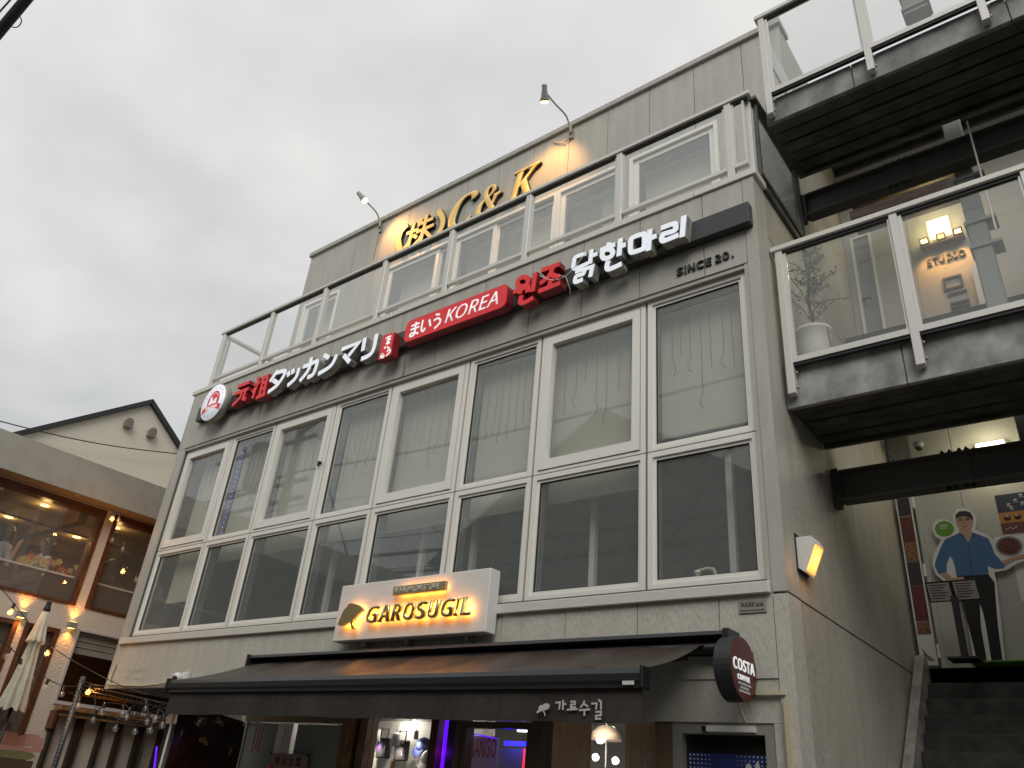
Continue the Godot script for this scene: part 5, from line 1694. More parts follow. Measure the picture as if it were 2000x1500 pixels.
	for q in bands:
		obj("photo_print", bx(-1.925, -1.79, q[1], q[2], -3.7518, -3.750), M[q[0]], n)
	var lf := nst()
	prism(lf, PackedVector2Array([Vector2(-1.91, 3.38), Vector2(-1.87, 3.32), Vector2(-1.81, 3.26), Vector2(-1.80, 3.24), Vector2(-1.86, 3.25), Vector2(-1.90, 3.31)]), -3.7518, -3.7505)
	obj("leaf_print", lf, M.food_green, n)

# ---------------------------------------------------------------- cafe at the left, facing the alley
const CX := -13.5

func cafe() -> void:
	var b := thing("cafe_building", Vector3(CX, 0, 0.5), "cream stucco cafe with wood-framed windows and a grey roof band, left of the alley", "building")
	var z0 := -4.5
	var z1 := 7.0
	# stucco wall, built round its openings: [za, zb, ya, yb]
	var op := [[0.11, 4.6, 3.74, 5.34], [-2.6, -0.045, 3.74, 5.34], [0.83, 2.2, 0.1, 3.36], [0.20, 0.73, 0.1, 3.36], [-2.4, -0.06, 2.30, 3.42]]
	var zc: Array[float] = [z0, z1]
	for o in op: zc.append_array([o[0], o[1]])
	zc.sort()
	var st := nst()
	for i in zc.size() - 1:
		if zc[i + 1] - zc[i] < 0.001: continue
		var m := (zc[i] + zc[i + 1]) / 2
		var cuts: Array[float] = [0.0]
		var hs := []
		for o in op:
			if m > o[0] and m < o[1]: hs.append([o[2], o[3]])
		hs.sort_custom(func(a, c): return a[0] < c[0])
		var y := 0.0
		for h in hs:
			box(st, Vector3(CX - 0.25, y, zc[i]), Vector3(CX, h[0], zc[i + 1]))
			y = h[1]
		box(st, Vector3(CX - 0.25, y, zc[i]), Vector3(CX, 5.37, zc[i + 1]))
	obj("wall", st, M.stucco, b)
	# roof band and soffit with its row of small lamps
	obj("roof_band", bx(-13.16, -13.10, 5.36, 5.93, z0, z1), M.fascia, b)
	var sf := nst()
	box(sf, Vector3(CX - 0.3, 5.375, z0), Vector3(-13.165, 5.45, z1))
	obj("soffit", sf, M.soffit, b)
	for z in [0.75, -0.1, -0.75]:
		var l := nst()
		lathe(l, [Vector2(0.0, 0.0), Vector2(0.022, 0.0), Vector2(0.022, 0.012), Vector2(0, 0.012)], Vector3(-13.28, 5.363, z), Vector3.UP, 12)
		obj("soffit_lamp", l, M.white_paint, b)
	var rf := nst()
	box(rf, Vector3(-22.0, 5.85, z0), Vector3(-13.165, 5.9, z1))
	obj("flat_roof", rf, M.fascia, b)
	# window frames: [za, zb, ya, yb]
	for o in [[0.11, 4.6, 3.74, 5.34], [-2.6, -0.045, 3.74, 5.34]]:
		var f := nst()
		var w := 0.09
		box(f, Vector3(CX - 0.2, o[2], o[0]), Vector3(CX + 0.02, o[3], o[0] + 0.07))
		box(f, Vector3(CX - 0.2, o[2], o[1] - 0.07), Vector3(CX + 0.02, o[3], o[1]))
		box(f, Vector3(CX - 0.2, o[3] - 0.10, o[0] + 0.07), Vector3(CX + 0.018, o[3], o[1] - 0.07))
		box(f, Vector3(CX - 0.2, o[2], o[0] + 0.07), Vector3(CX + 0.018, o[2] + 0.05, o[1] - 0.07))
		var wn := obj("window", f, M.red_wood, b)
		obj("pane", bx(CX - 0.08, CX - 0.072, o[2] + 0.05, o[3] - 0.10, o[0] + 0.07, o[1] - 0.07), M.cafe_pane, wn)
		var rl := nst()
		box(rl, Vector3(CX - 0.22, 4.185, o[0] + 0.05), Vector3(CX - 0.19, 4.215, o[1] - 0.05))
		obj("inner_rail", rl, M.alu, wn)
		obj("inner_screen", bx(CX - 0.235, CX - 0.222, o[2], 4.185, o[0], o[1]), M.cafe_beam, wn)
	for o in [[0.83, 2.2, 0.1, 3.36], [0.20, 0.73, 0.1, 3.36]]:
		var f := nst()
		box(f, Vector3(CX - 0.2, o[2], o[0]), Vector3(CX + 0.015, o[3], o[0] + 0.07))
		box(f, Vector3(CX - 0.2, o[2], o[1] - 0.07), Vector3(CX + 0.015, o[3], o[1]))
		box(f, Vector3(CX - 0.2, o[3] - 0.07, o[0] + 0.07), Vector3(CX + 0.013, o[3], o[1] - 0.07))
		var dn := obj("door_window", f, M.red_wood, b)
		obj("pane", bx(CX - 0.08, CX - 0.072, o[2], o[3] - 0.07, o[0] + 0.07, o[1] - 0.07), M.cafe_pane, dn)
	# serving window with shutter box and counter
	var sv := nst()
	var o := [-2.4, -0.06, 2.30, 3.42]
	box(sv, Vector3(CX - 0.2, o[2], o[1] - 0.035), Vector3(CX + 0.02, o[3], o[1]))
	box(sv, Vector3(CX - 0.2, o[3] - 0.03, o[0]), Vector3(CX + 0.018, o[3], o[1] - 0.035))
	box(sv, Vector3(CX - 0.2, o[2], o[0]), Vector3(CX + 0.03, o[2] + 0.05, o[1] - 0.035))
	var so := obj("serving_window", sv, M.film_white, b)
	var sh := nst()
	for i in 5:
		box(sh, Vector3(CX - 0.15, 3.385 - 0.045 * (i + 1), o[0]), Vector3(CX - 0.06 - 0.012 * (i % 2), 3.38 - 0.045 * i, o[1] - 0.036))
	box(sh, Vector3(CX - 0.15, 3.06, o[0]), Vector3(CX - 0.07, 3.15, o[1] - 0.037))
	obj("shutter", sh, M.lamp_grey, so)
	for i in 3:
		obj("counter_board", bx(CX + 0.03 + 0.085 * i, CX + 0.112 + 0.085 * i, 2.215, 2.285, -2.5, -0.09), M.orange_wood, b)
	obj("counter_apron", bx(CX + 0.02, CX + 0.24, 2.135, 2.165, -2.5, -0.12), M.orange_wood, b)
	obj("counter_bracket", bx(CX + 0.004, CX + 0.2, 1.95, 2.21, -0.10, -0.06), M.red_wood, b)
	for e in [[-0.145, 0.05], [-0.54, 0.10], [-0.90, 0.045], [-1.20, 0.045], [-1.56, 0.09], [-1.92, 0.045]]:
		obj("wall_batten", bx(CX + 0.003, CX + 0.11, 0.0, 2.13, e[0] - e[1] / 2, e[0] + e[1] / 2), M.dark_wood, b)
	# rooms behind
	var cl := nst()
	box(cl, Vector3(-20.0, 5.26, z0), Vector3(CX - 0.25, 5.36, z1))
	obj("upper_ceiling", cl, M.cafe_ceiling, b)
	var fl := nst()
	box(fl, Vector3(-20.0, 3.44, z0), Vector3(CX - 0.25, 3.60, z1))
	obj("upper_floor", fl, M.cafe_beam, b)
	var wl := nst()
	box(wl, Vector3(-20.1, 0, z0), Vector3(-20.0, 5.3, z1))
	box(wl, Vector3(-20.0, 0, z0 - 0.1), Vector3(CX, 5.36, z0))
	box(wl, Vector3(-20.0, 0, z1), Vector3(CX, 5.36, z1 + 0.1))
	obj("inner_wall", wl, M.cafe_wall, b)
	var lw := nst()
	box(lw, Vector3(-17.0, 0, z0), Vector3(-16.9, 3.44, z1))
	box(lw, Vector3(-16.9, 0, -0.05), Vector3(CX - 0.26, 3.44, 0.05))
	obj("lower_back_wall", lw, M.cafe_beam, b)
	for z in [-1.2, 0.35, 1.9, 3.4]:
		obj("ceiling_beam", bx(-20.0, CX - 0.26, 5.10, 5.258, z - 0.07, z + 0.07), M.cafe_beam, b)
	for x in [-14.55, -16.3]:
		obj("ceiling_beam", bx(x - 0.08, x + 0.08, 5.08, 5.255, z0, z1), M.cafe_beam, b)
	obj("inner_post", bx(-16.38, -16.22, 3.6, 5.09, 0.27, 0.43), M.cafe_beam, b)
	# wall shelf at the serving window's inside
	obj("inner_shelf", bx(-15.2, -14.9, 2.55, 2.6, -2.4, -0.1), M.amber_wood, b)
	var dn := -1
	var dl := ["top one of the wide window", "leftmost in the wide window", "nearest the wide window's right frame", "lowest, behind the seated woman", "in the narrow window", "deepest at the left"]
	for p in [Vector3(-13.98, 5.245, 0.917), Vector3(-15.42, 5.245, 0.91), Vector3(-15.43, 5.245, -0.32), Vector3(-17.1, 5.245, -0.30), Vector3(-13.98, 5.245, -0.33), Vector3(-17.1, 5.245, 0.9)]:
		dn += 1
		var l := thing("downlight", p, "round warm downlight in the cafe's upper ceiling, " + dl[dn], "lamp", "round downlights in the cafe ceiling")
		var s2 := nst()
		lathe(s2, [Vector2(0.0, 0.0), Vector2(0.075, 0.0), Vector2(0.075, 0.014), Vector2(0.0, 0.014)], p + Vector3(0, -0.002, 0), Vector3.UP, 20)
		obj("lens", s2, M.downlight, l)
		omni(l, p + Vector3(0, -0.04, 0), Color(1.0, 0.80, 0.50), 0.16, 0.08)
	# sconces shining up and down
	for e in [[0.85, "wall sconce shining up and down near the cafe's left door"], [0.075, "wall sconce shining up and down beside the cafe's serving window"]]:
		var z: float = e[0]
		var s := thing("wall_sconce", Vector3(CX, 3.45, z), e[1], "lamp", "box sconces on the cafe wall")
		var bb := nst()
		bevel_box(bb, Vector3(CX + 0.001, 3.40, z - 0.06), Vector3(CX + 0.10, 3.49, z + 0.06), 0.004)
		obj("body", bb, M.lamp_grey, s)
		obj("upper_lens", bx(CX + 0.02, CX + 0.085, 3.4905, 3.496, z - 0.045, z + 0.045), M.downlight, s)
		obj("lower_lens", bx(CX + 0.02, CX + 0.085, 3.394, 3.3995, z - 0.045, z + 0.045), M.downlight, s)
		spot(s, Vector3(CX + 0.055, 3.51, z), Vector3(CX + 0.02, 4.2, z), Color(1.0, 0.66, 0.28), 0.28, 50.0, 0.03)
		spot(s, Vector3(CX + 0.055, 3.38, z), Vector3(CX + 0.02, 2.7, z), Color(1.0, 0.66, 0.28), 0.22, 50.0, 0.03)
	# light in the room behind the serving hatch
	var hl := thing("hatch_lamp", Vector3(-14.6, 3.25, -1.4), "small warm lamp deep inside the cafe's serving window", "lamp")
	var hs := nst()
	lathe(hs, arc_profile(0.05, 8), Vector3(-14.9, 3.05, -1.6), Vector3.UP, 12)
	obj("globe", hs, M.downlight, hl)
	omni(hl, Vector3(-14.8, 3.0, -1.5), Color(1.0, 0.75, 0.42), 0.25, 0.06)
	# paper flowers along the inner rail
	rng.seed = 31
	var kinds := ["flower_red", "flower_pink", "flower_yellow"]
	var words := ["red", "pale pink", "yellow"]
	var counts := [-1, -1, -1]
	var ord := ["first", "second", "third", "fourth", "fifth", "sixth", "seventh", "eighth", "ninth", "tenth"]
	for i in 17:
		var k := rng.randi() % 3
		var z := 1.05 - i * 0.056 + rng.randf_range(-0.02, 0.02)
		var c := Vector3(CX - 0.24 + rng.randf_range(-0.03, 0.03), 4.235 + rng.randf_range(0.0, 0.15), z)
		counts[k] += 1
		var f := thing("paper_flower", c, words[k] + " paper flower on the cafe's window rail, " + ord[counts[k]] + " such from left", "flower", words[k] + " paper flowers on the cafe rail")
		var s := nst()
		var np := 9 if k == 1 else 6
		var r := rng.randf_range(0.05, 0.085)
		for j in np:
			var a := TAU * j / np
			var d := Vector3(0.25, sin(a), cos(a)).normalized()
			var w := Vector3(0, cos(a), -sin(a)) * r * (0.18 if k == 1 else 0.34)
			tri(s, c, c + d * r * 0.6 - w, c + d * r)
			tri(s, c, c + d * r, c + d * r * 0.6 + w)
		obj("petals", s, M[kinds[k]], f)
		var h := nst()
		lathe(h, arc_profile(r * 0.22, 5), c + Vector3(0.012, 0, 0), Vector3.UP, 8)
		obj("heart", h, M.flower_yellow, f)
		var sm := nst()
		tube(sm, [c, Vector3(c.x, 4.19, c.z)], 0.004, 5)
		obj("stem", sm, M.leaf_dark, f)

func gable_house() -> void:
	var b := thing("gabled_house", Vector3(-17, 0, -1.5), "cream stucco house with a dark-edged gable and two round vents behind the cafe", "building")
	var t := Transform3D(Basis(Vector3(0, 0, 1), Vector3(0, 1, 0), Vector3(-1, 0, 0)), Vector3.ZERO)
	var st := nst()
	prism(st, PackedVector2Array([Vector2(-5.0, 0.0), Vector2(1.95, 0.0), Vector2(1.95, 6.32), Vector2(-1.483, 8.955), Vector2(-5.0, 6.26)]), 17.0, 22.0, t)
	obj("wall", st, M.stucco_house, b)
	for s in [1, -1]:
		var r := nst()
		var a := Vector2(-1.483 + 0.005 * s, 8.955)
		var d := Vector2(s * 1.0, -0.768).normalized()
		var nrm := Vector2(s * 0.768, 1.0).normalized()
		prism(r, PackedVector2Array([a + nrm * 0.003, a + d * 4.7 + nrm * 0.003, a + d * 4.7 + nrm * 0.10, Vector2(a.x, a.y + 0.127)]), 16.90, 22.1, t)
		obj("roof", r, M.roof_dark, b)
	for p in [[8.30, -1.15], [8.30, -1.72]]:
		var v := nst()
		lathe(v, [Vector2(0.0, 0.0), Vector2(0.10, 0.0), Vector2(0.10, 0.06), Vector2(0.095, 0.10), Vector2(0.075, 0.14), Vector2(0.04, 0.165), Vector2(0, 0.17)], Vector3(-16.995, p[0], p[1]), Vector3(1, 0, 0), 18)
		var hood := nst()
		var q := PackedVector2Array()
		for i in 13: q.append(Vector2(cos(PI * i / 12) * 0.085, sin(PI * i / 12) * 0.085 + 0.05))
		q.append(Vector2(-0.085, -0.09)); q.append(Vector2(0.085, -0.09))
		prism(hood, q, 0.0, 0.12, Transform3D(Basis(Vector3(0, 0, -1), Vector3(0, 1, 0), Vector3(1, 0, 0)), Vector3(-16.996, p[0], p[1])))
		obj("vent", hood, M.vent_metal, b)
	var c := thing("house_cable", Vector3(-16.9, 7.9, -1), "thin black service cable sagging across the gable wall", "cable")
	var cs := nst()
	var pts := []
	for i in 15:
		var f := i / 14.0
		pts.append(Vector3(-16.8, lerpf(7.28, 8.02, f) - 0.10 * sin(PI * f) - 0.0, lerpf(1.4, -2.35, f)))
	pts.append(Vector3(-16.8, 8.08, -2.45)); pts.append(Vector3(-16.85, 8.2, -2.52)); pts.append(Vector3(-16.85, 8.30, -2.62)); pts.append(Vector3(-16.85, 8.22, -2.74)); pts.append(Vector3(-16.9, 8.0, -2.76))
	tube(cs, pts, 0.012, 6)
	obj("cable", cs, M.cable, c)

# ---------------------------------------------------------------- alley: parasol, pole, truss, bulbs, banners
func alley() -> void:
	var p := thing("closed_parasol", Vector3(-12.0, 0, 1.09), "closed white garden parasol with a black finial standing before the cafe", "parasol")
	var st := nst()
	st.set_smooth_group(0)
	var base := Vector3(-12.0, 2.10, 1.09)
	var rows := []
	# folded cloth: deep pleats that open towards the hem
	var lv := [[1.26, 0.030, 0.0], [1.22, 0.050, 0.1], [1.0, 0.085, 0.35], [0.86, 0.120, 0.7], [0.845, 0.125, 0.8], [0.835, 0.075, 0.5], [0.6, 0.105, 0.8], [0.3, 0.150, 1.0], [0.08, 0.185, 1.0], [0.0, 0.190, 1.0]]
	for l in lv:
		var row := []
		for k in 64:
			var a := TAU * k / 64
			var pl := 0.5 + 0.5 * cos(a * 8 + 0.3 * sin(a * 3))
			var r: float = l[1] * (1.0 - 0.42 * l[2] * (1.0 - pl)) * (1.0 + 0.10 * sin(a * 2 + l[0] * 3))
			var y: float = l[0]
			if l[0] < 0.01: y -= 0.05 * pl
			if absf(l[0] - 0.845) < 0.02: y -= 0.02 * pl
			row.append(base + Vector3(cos(a) * r, y, sin(a) * r))
		rows.append(row)
	for i in rows.size() - 1:
		for k in 64:
			var k2 := (k + 1) % 64
			quad(st, rows[i + 1][k2], rows[i + 1][k], rows[i][k], rows[i][k2])
	obj("canopy", st, M.canvas_white, p)
	var pl2 := nst()
	lathe(pl2, [Vector2(0.0, 0), Vector2(0.022, 0), Vector2(0.022, 2.15), Vector2(0, 2.15)], Vector3(-12.0, 0.0, 1.09), Vector3.UP, 12)
	obj("mast", pl2, M.black_metal, p)
	var fi := nst()
	lathe(fi, [Vector2(0.0, 0), Vector2(0.045, 0.0), Vector2(0.048, 0.03), Vector2(0.035, 0.07), Vector2(0.03, 0.10), Vector2(0.036, 0.115), Vector2(0.02, 0.14), Vector2(0.0, 0.145)], base + Vector3(0, 1.245, 0), Vector3.UP, 14)
	obj("finial", fi, M.black_metal, p)
	var bs := nst()
	lathe(bs, [Vector2(0.0, 0), Vector2(0.30, 0), Vector2(0.30, 0.05), Vector2(0.05, 0.09), Vector2(0.04, 0.3), Vector2(0.0, 0.3)], Vector3(-12.0, 0.0, 1.09), Vector3.UP, 20)
	obj("foot", bs, M.black_metal, p)
	# steel pole with punched holes
	var o := thing("steel_pole", Vector3(-12.0, 0, 0.30), "grey speckled steel pole holding the string lights by the alley", "pole")
	var ps := nst()
	lathe(ps, [Vector2(0.0, 0), Vector2(0.036, 0), Vector2(0.036, 2.61), Vector2(0.0, 2.615)], Vector3(-12.0, 0, 0.30), Vector3.UP, 16)
	obj("tube", ps, M.pole_steel, o)
	var hs := nst()
	for i in 40:
		for k in 3:
			lathe(hs, [Vector2(0.004, 0), Vector2(0.004, 0.0012), Vector2(0, 0.0012)], Vector3(-12.0, 0.6 + i * 0.05, 0.30) + Vector3(sin(k * 0.5 - 0.1), 0, cos(k * 0.5 - 0.1)) * 0.0358, Vector3(sin(k * 0.5 - 0.1), 0, cos(k * 0.5 - 0.1)), 6)
	obj("hole_rows", hs, M.alu, o).set_meta("kind", "stuff")
	# black lattice beam from the pole to the awning
	var t := thing("lattice_beam", Vector3(-10.9, 2.4, 0.3), "black lattice beam running from the steel pole to the awning's left end", "truss")
	var a0 := Vector3(-11.97, 2.50, 0.30)
	var a1 := Vector3(-9.55, 2.245, 0.30)
	for e in [[0.0, 0.0], [-0.055, 0.0], [0.0, -0.06]]:
		var c := nst()
		tube(c, [a0 + Vector3(0, e[0], e[1]), a1 + Vector3(0, e[0], e[1])], 0.010, 6)
		obj("chord", c, M.black_metal, t)
	for i in 20:
		var d := nst()
		var u := a0.lerp(a1, i / 20.0)
		var v := a0.lerp(a1, (i + 0.5) / 20.0) + Vector3(0, -0.055, 0)
		tube(d, [u, v, a0.lerp(a1, (i + 1) / 20.0)], 0.005, 5)
		obj("lattice_bar", d, M.black_metal, t)
	for x in [-10.42, -10.36, -10.25, -10.18, -9.72, -9.66, -9.60]:
		var d := nst()
		tube(d, [Vector3(x, 2.29, 0.30), Vector3(x - 0.01, 2.08, 0.30)], 0.009, 6)
		obj("hanger_bar", d, M.black_metal, t)
	var lo := nst()
	tube(lo, [Vector3(-10.42, 2.09, 0.30), Vector3(-9.58, 2.07, 0.30)], 0.008, 6)
	tube(lo, [Vector3(-10.25, 2.13, 0.32), Vector3(-9.66, 2.24, 0.32)], 0.006, 6)
	obj("lower_bar", lo, M.black_metal, t)
	var wb := thing("white_notice_board", Vector3(-10.2, 2.2, 0.1), "white board with small lines of writing behind the black lattice beam", "sign")
	obj("board", bx(-10.75, -9.75, 2.10, 2.33, -0.42, -0.40), M.paper, wb)
	var ln := nst()
	for i in 12: box(ln, Vector3(-10.35 + i * 0.045, 2.17, -0.3995), Vector3(-10.325 + i * 0.045, 2.20 - 0.006 * (i % 3), -0.398))
	obj("lettering", ln, M.print_grey, wb)
	# hanging strings of bulbs
	bulb_string("upper string of three lit bulbs sloping from the image's left edge down to the awning", [Vector3(-12.0, 3.75, 2.1), Vector3(-12.0, 3.35, 1.52), Vector3(-12.0, 2.93, 0.90), Vector3(-11.2, 2.55, 0.32), Vector3(-10.1, 2.36, 0.31)], [[1, 1], [2, 1]])
	bulb_string("lower string of clear unlit bulbs hanging left of the steel pole", [Vector3(-12.0, 3.05, 1.9), Vector3(-12.0, 2.80, 1.36), Vector3(-12.0, 2.69, 1.19), Vector3(-12.0, 2.58, 0.96), Vector3(-12.0, 2.50, 0.75), Vector3(-12.0, 2.45, 0.52), Vector3(-12.0, 2.48, 0.33)], [[1, 0], [2, 0], [3, 0], [4, 0], [5, 0]])
	bulb_string("tangled string of clear bulbs right of the pole under the lattice beam", [Vector3(-11.98, 2.46, 0.34), Vector3(-11.82, 2.33, 0.34), Vector3(-11.5, 2.42, 0.34), Vector3(-11.22, 2.16, 0.35), Vector3(-11.02, 2.25, 0.36), Vector3(-10.52, 2.235, 0.36), Vector3(-10.33, 2.195, 0.36), Vector3(-10.02, 2.30, 0.36), Vector3(-9.88, 2.15, 0.36), Vector3(-9.64, 2.18, 0.36), Vector3(-9.50, 2.12, 0.36)], [[1, 0], [3, 0], [4, 0], [5, 0], [6, 0], [7, 0], [8, 0], [9, 0], [10, 0]])
	bulb_string("lowest loop of three clear bulbs hanging before the cafe's batten wall", [Vector3(-11.3, 2.22, 0.33), Vector3(-10.60, 2.065, 0.33), Vector3(-10.14, 2.04, 0.33), Vector3(-9.75, 2.06, 0.33), Vector3(-9.4, 2.15, 0.33)], [[1, 0], [2, 0], [3, 0]])
	bulb_string("short string with one lit bulb hung on the steel pole's right side", [Vector3(-11.97, 2.56, 0.33), Vector3(-11.62, 2.50, 0.33), Vector3(-11.2, 2.47, 0.33)], [[1, 1]])
	bulb_string("zigzag string of clear bulbs hanging before the cafe's narrow upper window", [Vector3(-12.6, 5.2, 0.40), Vector3(-12.6, 5.10, 0.39), Vector3(-12.6, 5.12, 0.29), Vector3(-12.6, 4.80, 0.26), Vector3(-12.6, 4.70, 0.06), Vector3(-12.6, 4.37, -0.05), Vector3(-12.6, 4.30, -0.30), Vector3(-12.6, 4.36, -0.36)], [[1, 1], [2, 0], [3, 0], [4, 0], [5, 1], [6, 0], [7, 0]])
	# banners
	var bn := thing("hanging_banner", Vector3(-8.2, 2.15, 0.5), "glossy dark brown banner hung by eyelets under the awning's left end", "banner")
	var bs2 := nst()
	bs2.set_smooth_group(0)
	var g := []
	for i in 13:
		var row := []
		for j in 9:
			var u := i / 12.0
			var v := j / 8.0
			row.append(Vector3(-8.2 + 0.02 * sin(u * 7.0 + v * 2.0) + 0.012 * sin(v * 9.0), 2.155 - 0.065 * u - 1.5 * v + 0.02 * sin(PI * u) * (1.0 - v), lerpf(0.955, 0.12, u)))
		g.append(row)
	for i in 12:
		for j in 8:
			quad(bs2, g[i][j + 1], g[i + 1][j + 1], g[i + 1][j], g[i][j])
			quad(bs2, g[i][j] + Vector3(-0.003, 0, 0), g[i + 1][j] + Vector3(-0.003, 0, 0), g[i + 1][j + 1] + Vector3(-0.003, 0, 0), g[i][j + 1] + Vector3(-0.003, 0, 0))
	obj("sheet", bs2, M.banner, bn)
	var pr := nst()
	for e in [[0.62, 1.86, 0.05, 0.028], [0.57, 1.83, 0.03, 0.02], [0.88, 1.90, 0.012, 0.03], [0.25, 1.78, 0.014, 0.04], [0.42, 2.02, 0.012, 0.012]]:
		var q := PackedVector2Array()
		for i in 12: q.append(Vector2(e[0] + cos(TAU * i / 12) * e[2], e[1] + sin(TAU * i / 12) * e[3]))
		prism(pr, q, 8.165, 8.167, Transform3D(Basis(Vector3(0, 0, 1), Vector3(0, 1, 0), Vector3(-1, 0, 0)), Vector3.ZERO))
	obj("print", pr, M.banner_light, bn)
	for z in [0.94, 0.14]:
		var e := nst()
		var rp := []
		for i in 13: rp.append(Vector3(-8.175, 2.12 - (0.05 if z < 0.5 else 0.0) + sin(TAU * i / 12) * 0.016, z + cos(TAU * i / 12) * 0.016))
		tube(e, rp, 0.005, 6, false)
		obj("eyelet", e, M.alu, bn)
	var rod := nst()
	tube(rod, [Vector3(-8.22, 2.13, 0.985), Vector3(-8.24, 0.2, 0.985)], 0.014, 8)
	obj("white_rod", rod, M.white_paint, bn)
	var pb := thing("purple_light_tube", Vector3(-8.3, 1.5, 1.0), "thin purple light tube beside the brown banner's left edge", "light tube")
	var pt := nst()
	tube(pt, [Vector3(-8.36, 1.75, 1.0), Vector3(-8.30, 1.55, 1.0), Vector3(-8.28, 1.2, 1.0)], 0.010, 8)
	obj("tube", pt, M.led_purple, pb)
	# food banner at the picture's lower left: a board with a printed sandwich
	var f := thing("food_banner", Vector3(-12.2, 0.9, 0.8), "large printed board of a sandwich with pink rolls at the lower left", "banner")
	obj("board", bx(-12.22, -12.20, 0.3, 1.50, 0.50, 1.6), M.food_brown, f)
	rng.seed = 8
	var zt := Transform3D(Basis(Vector3(0, 0, -1), Vector3(0, 1, 0), Vector3(1, 0, 0)), Vector3.ZERO)   # drawn along -z on a face that looks right
	var shape := func(n: String, m: Material, cz: float, cy: float, rz: float, ry: float, x: float, jag: float) -> void:
		var q := PackedVector2Array()
		for i in 26:
			var a := TAU * i / 26
			var k := 1.0 + rng.randf_range(-jag, jag)
			var sx := signf(cos(a)) * pow(absf(cos(a)), 0.6)
			var sy := signf(sin(a)) * pow(absf(sin(a)), 0.6)
			q.append(Vector2(-cz + sx * rz * k, cy + sy * ry * k))
		var s := nst()
		prism(s, q, x, x + 0.002, zt)
		obj(n, s, m, f)
	shape.call("cutout_roll", M.food_pink, 0.63, 1.745, 0.13, 0.075, -12.215, 0.03)
	shape.call("cutout_roll", M.food_pink, 0.50, 1.70, 0.07, 0.09, -12.213, 0.03)
	shape.call("cutout_bun", M.food_bun, 0.98, 1.73, 0.20, 0.09, -12.216, 0.04)
	shape.call("cutout_slice", M.food_bun, 0.74, 1.70, 0.05, 0.10, -12.211, 0.03)
	shape.call("cutout_ham", M.food_pink, 0.80, 1.625, 0.30, 0.035, -12.209, 0.04)
	shape.call("cutout_lettuce", M.food_green, 0.82, 1.555, 0.30, 0.055, -12.207, 0.12)
	shape.call("cutout_filling", M.food_brown, 0.84, 1.475, 0.27, 0.04, -12.205, 0.08)
	shape.call("cutout_lettuce", M.food_green, 0.86, 1.40, 0.27, 0.06, -12.203, 0.13)
	shape.call("cutout_stone", M.food_brown, 1.02, 1.87, 0.10, 0.07, -12.219, 0.05)

func bulb_string(label: String, pts: Array, bulbs: Array) -> void:
	var s := thing("bulb_string", pts[0], label, "string lights", "strings of round bulbs by the alley")
	var path := []
	for i in pts.size() - 1:
		for k in 6:
			path.append((pts[i] as Vector3).cubic_interpolate(pts[i + 1], pts[maxi(i - 1, 0)], pts[mini(i + 2, pts.size() - 1)], k / 6.0))
	path.append(pts[pts.size() - 1])
	var c := nst()
	tube(c, path, 0.006, 6)
	obj("cable", c, M.cable, s)
	rng.seed = 3 + pts.size()
	for b in bulbs:
		var p: Vector3 = pts[b[0]]
		var tilt := Vector3(rng.randf_range(-0.25, 0.25), -1, rng.randf_range(-0.25, 0.25)).normalized()
		var so := nst()
		lathe(so, [Vector2(0, -0.01), Vector2(0.016, -0.01), Vector2(0.019, 0.0), Vector2(0.019, 0.05), Vector2(0.021, 0.055), Vector2(0.021, 0.062), Vector2(0, 0.062)], p, tilt, 12)
		obj("socket", so, M.black_metal, s)
		var gl := nst()
		var prof := [Vector2(0.014, 0.063), Vector2(0.018, 0.075)]
		for i in 9:
			var a := deg_to_rad(-55 + i * 145.0 / 8)
			prof.append(Vector2(cos(a) * 0.037, 0.115 + sin(a) * 0.037))
		prof.append(Vector2(0.0, 0.152))
		lathe(gl, prof, p, tilt, 16)
		var bo := obj("bulb", gl, M.bulb_glass, s)
		var fi := nst()
		var fp := []
		for i in 7: fp.append(p + tilt * (0.085 + 0.045 * sin(PI * i / 6.0)) + Vector3(cos(PI * i / 6.0) * 0.010, 0, 0))
		tube(fi, fp, 0.0065 if b[1] else 0.0016, 6)
		obj("filament", fi, M.filament if b[1] else M.alu, bo)
		if b[1]: omni(s, p + tilt * 0.115, Color(1.0, 0.66, 0.28), 0.10, 0.02)

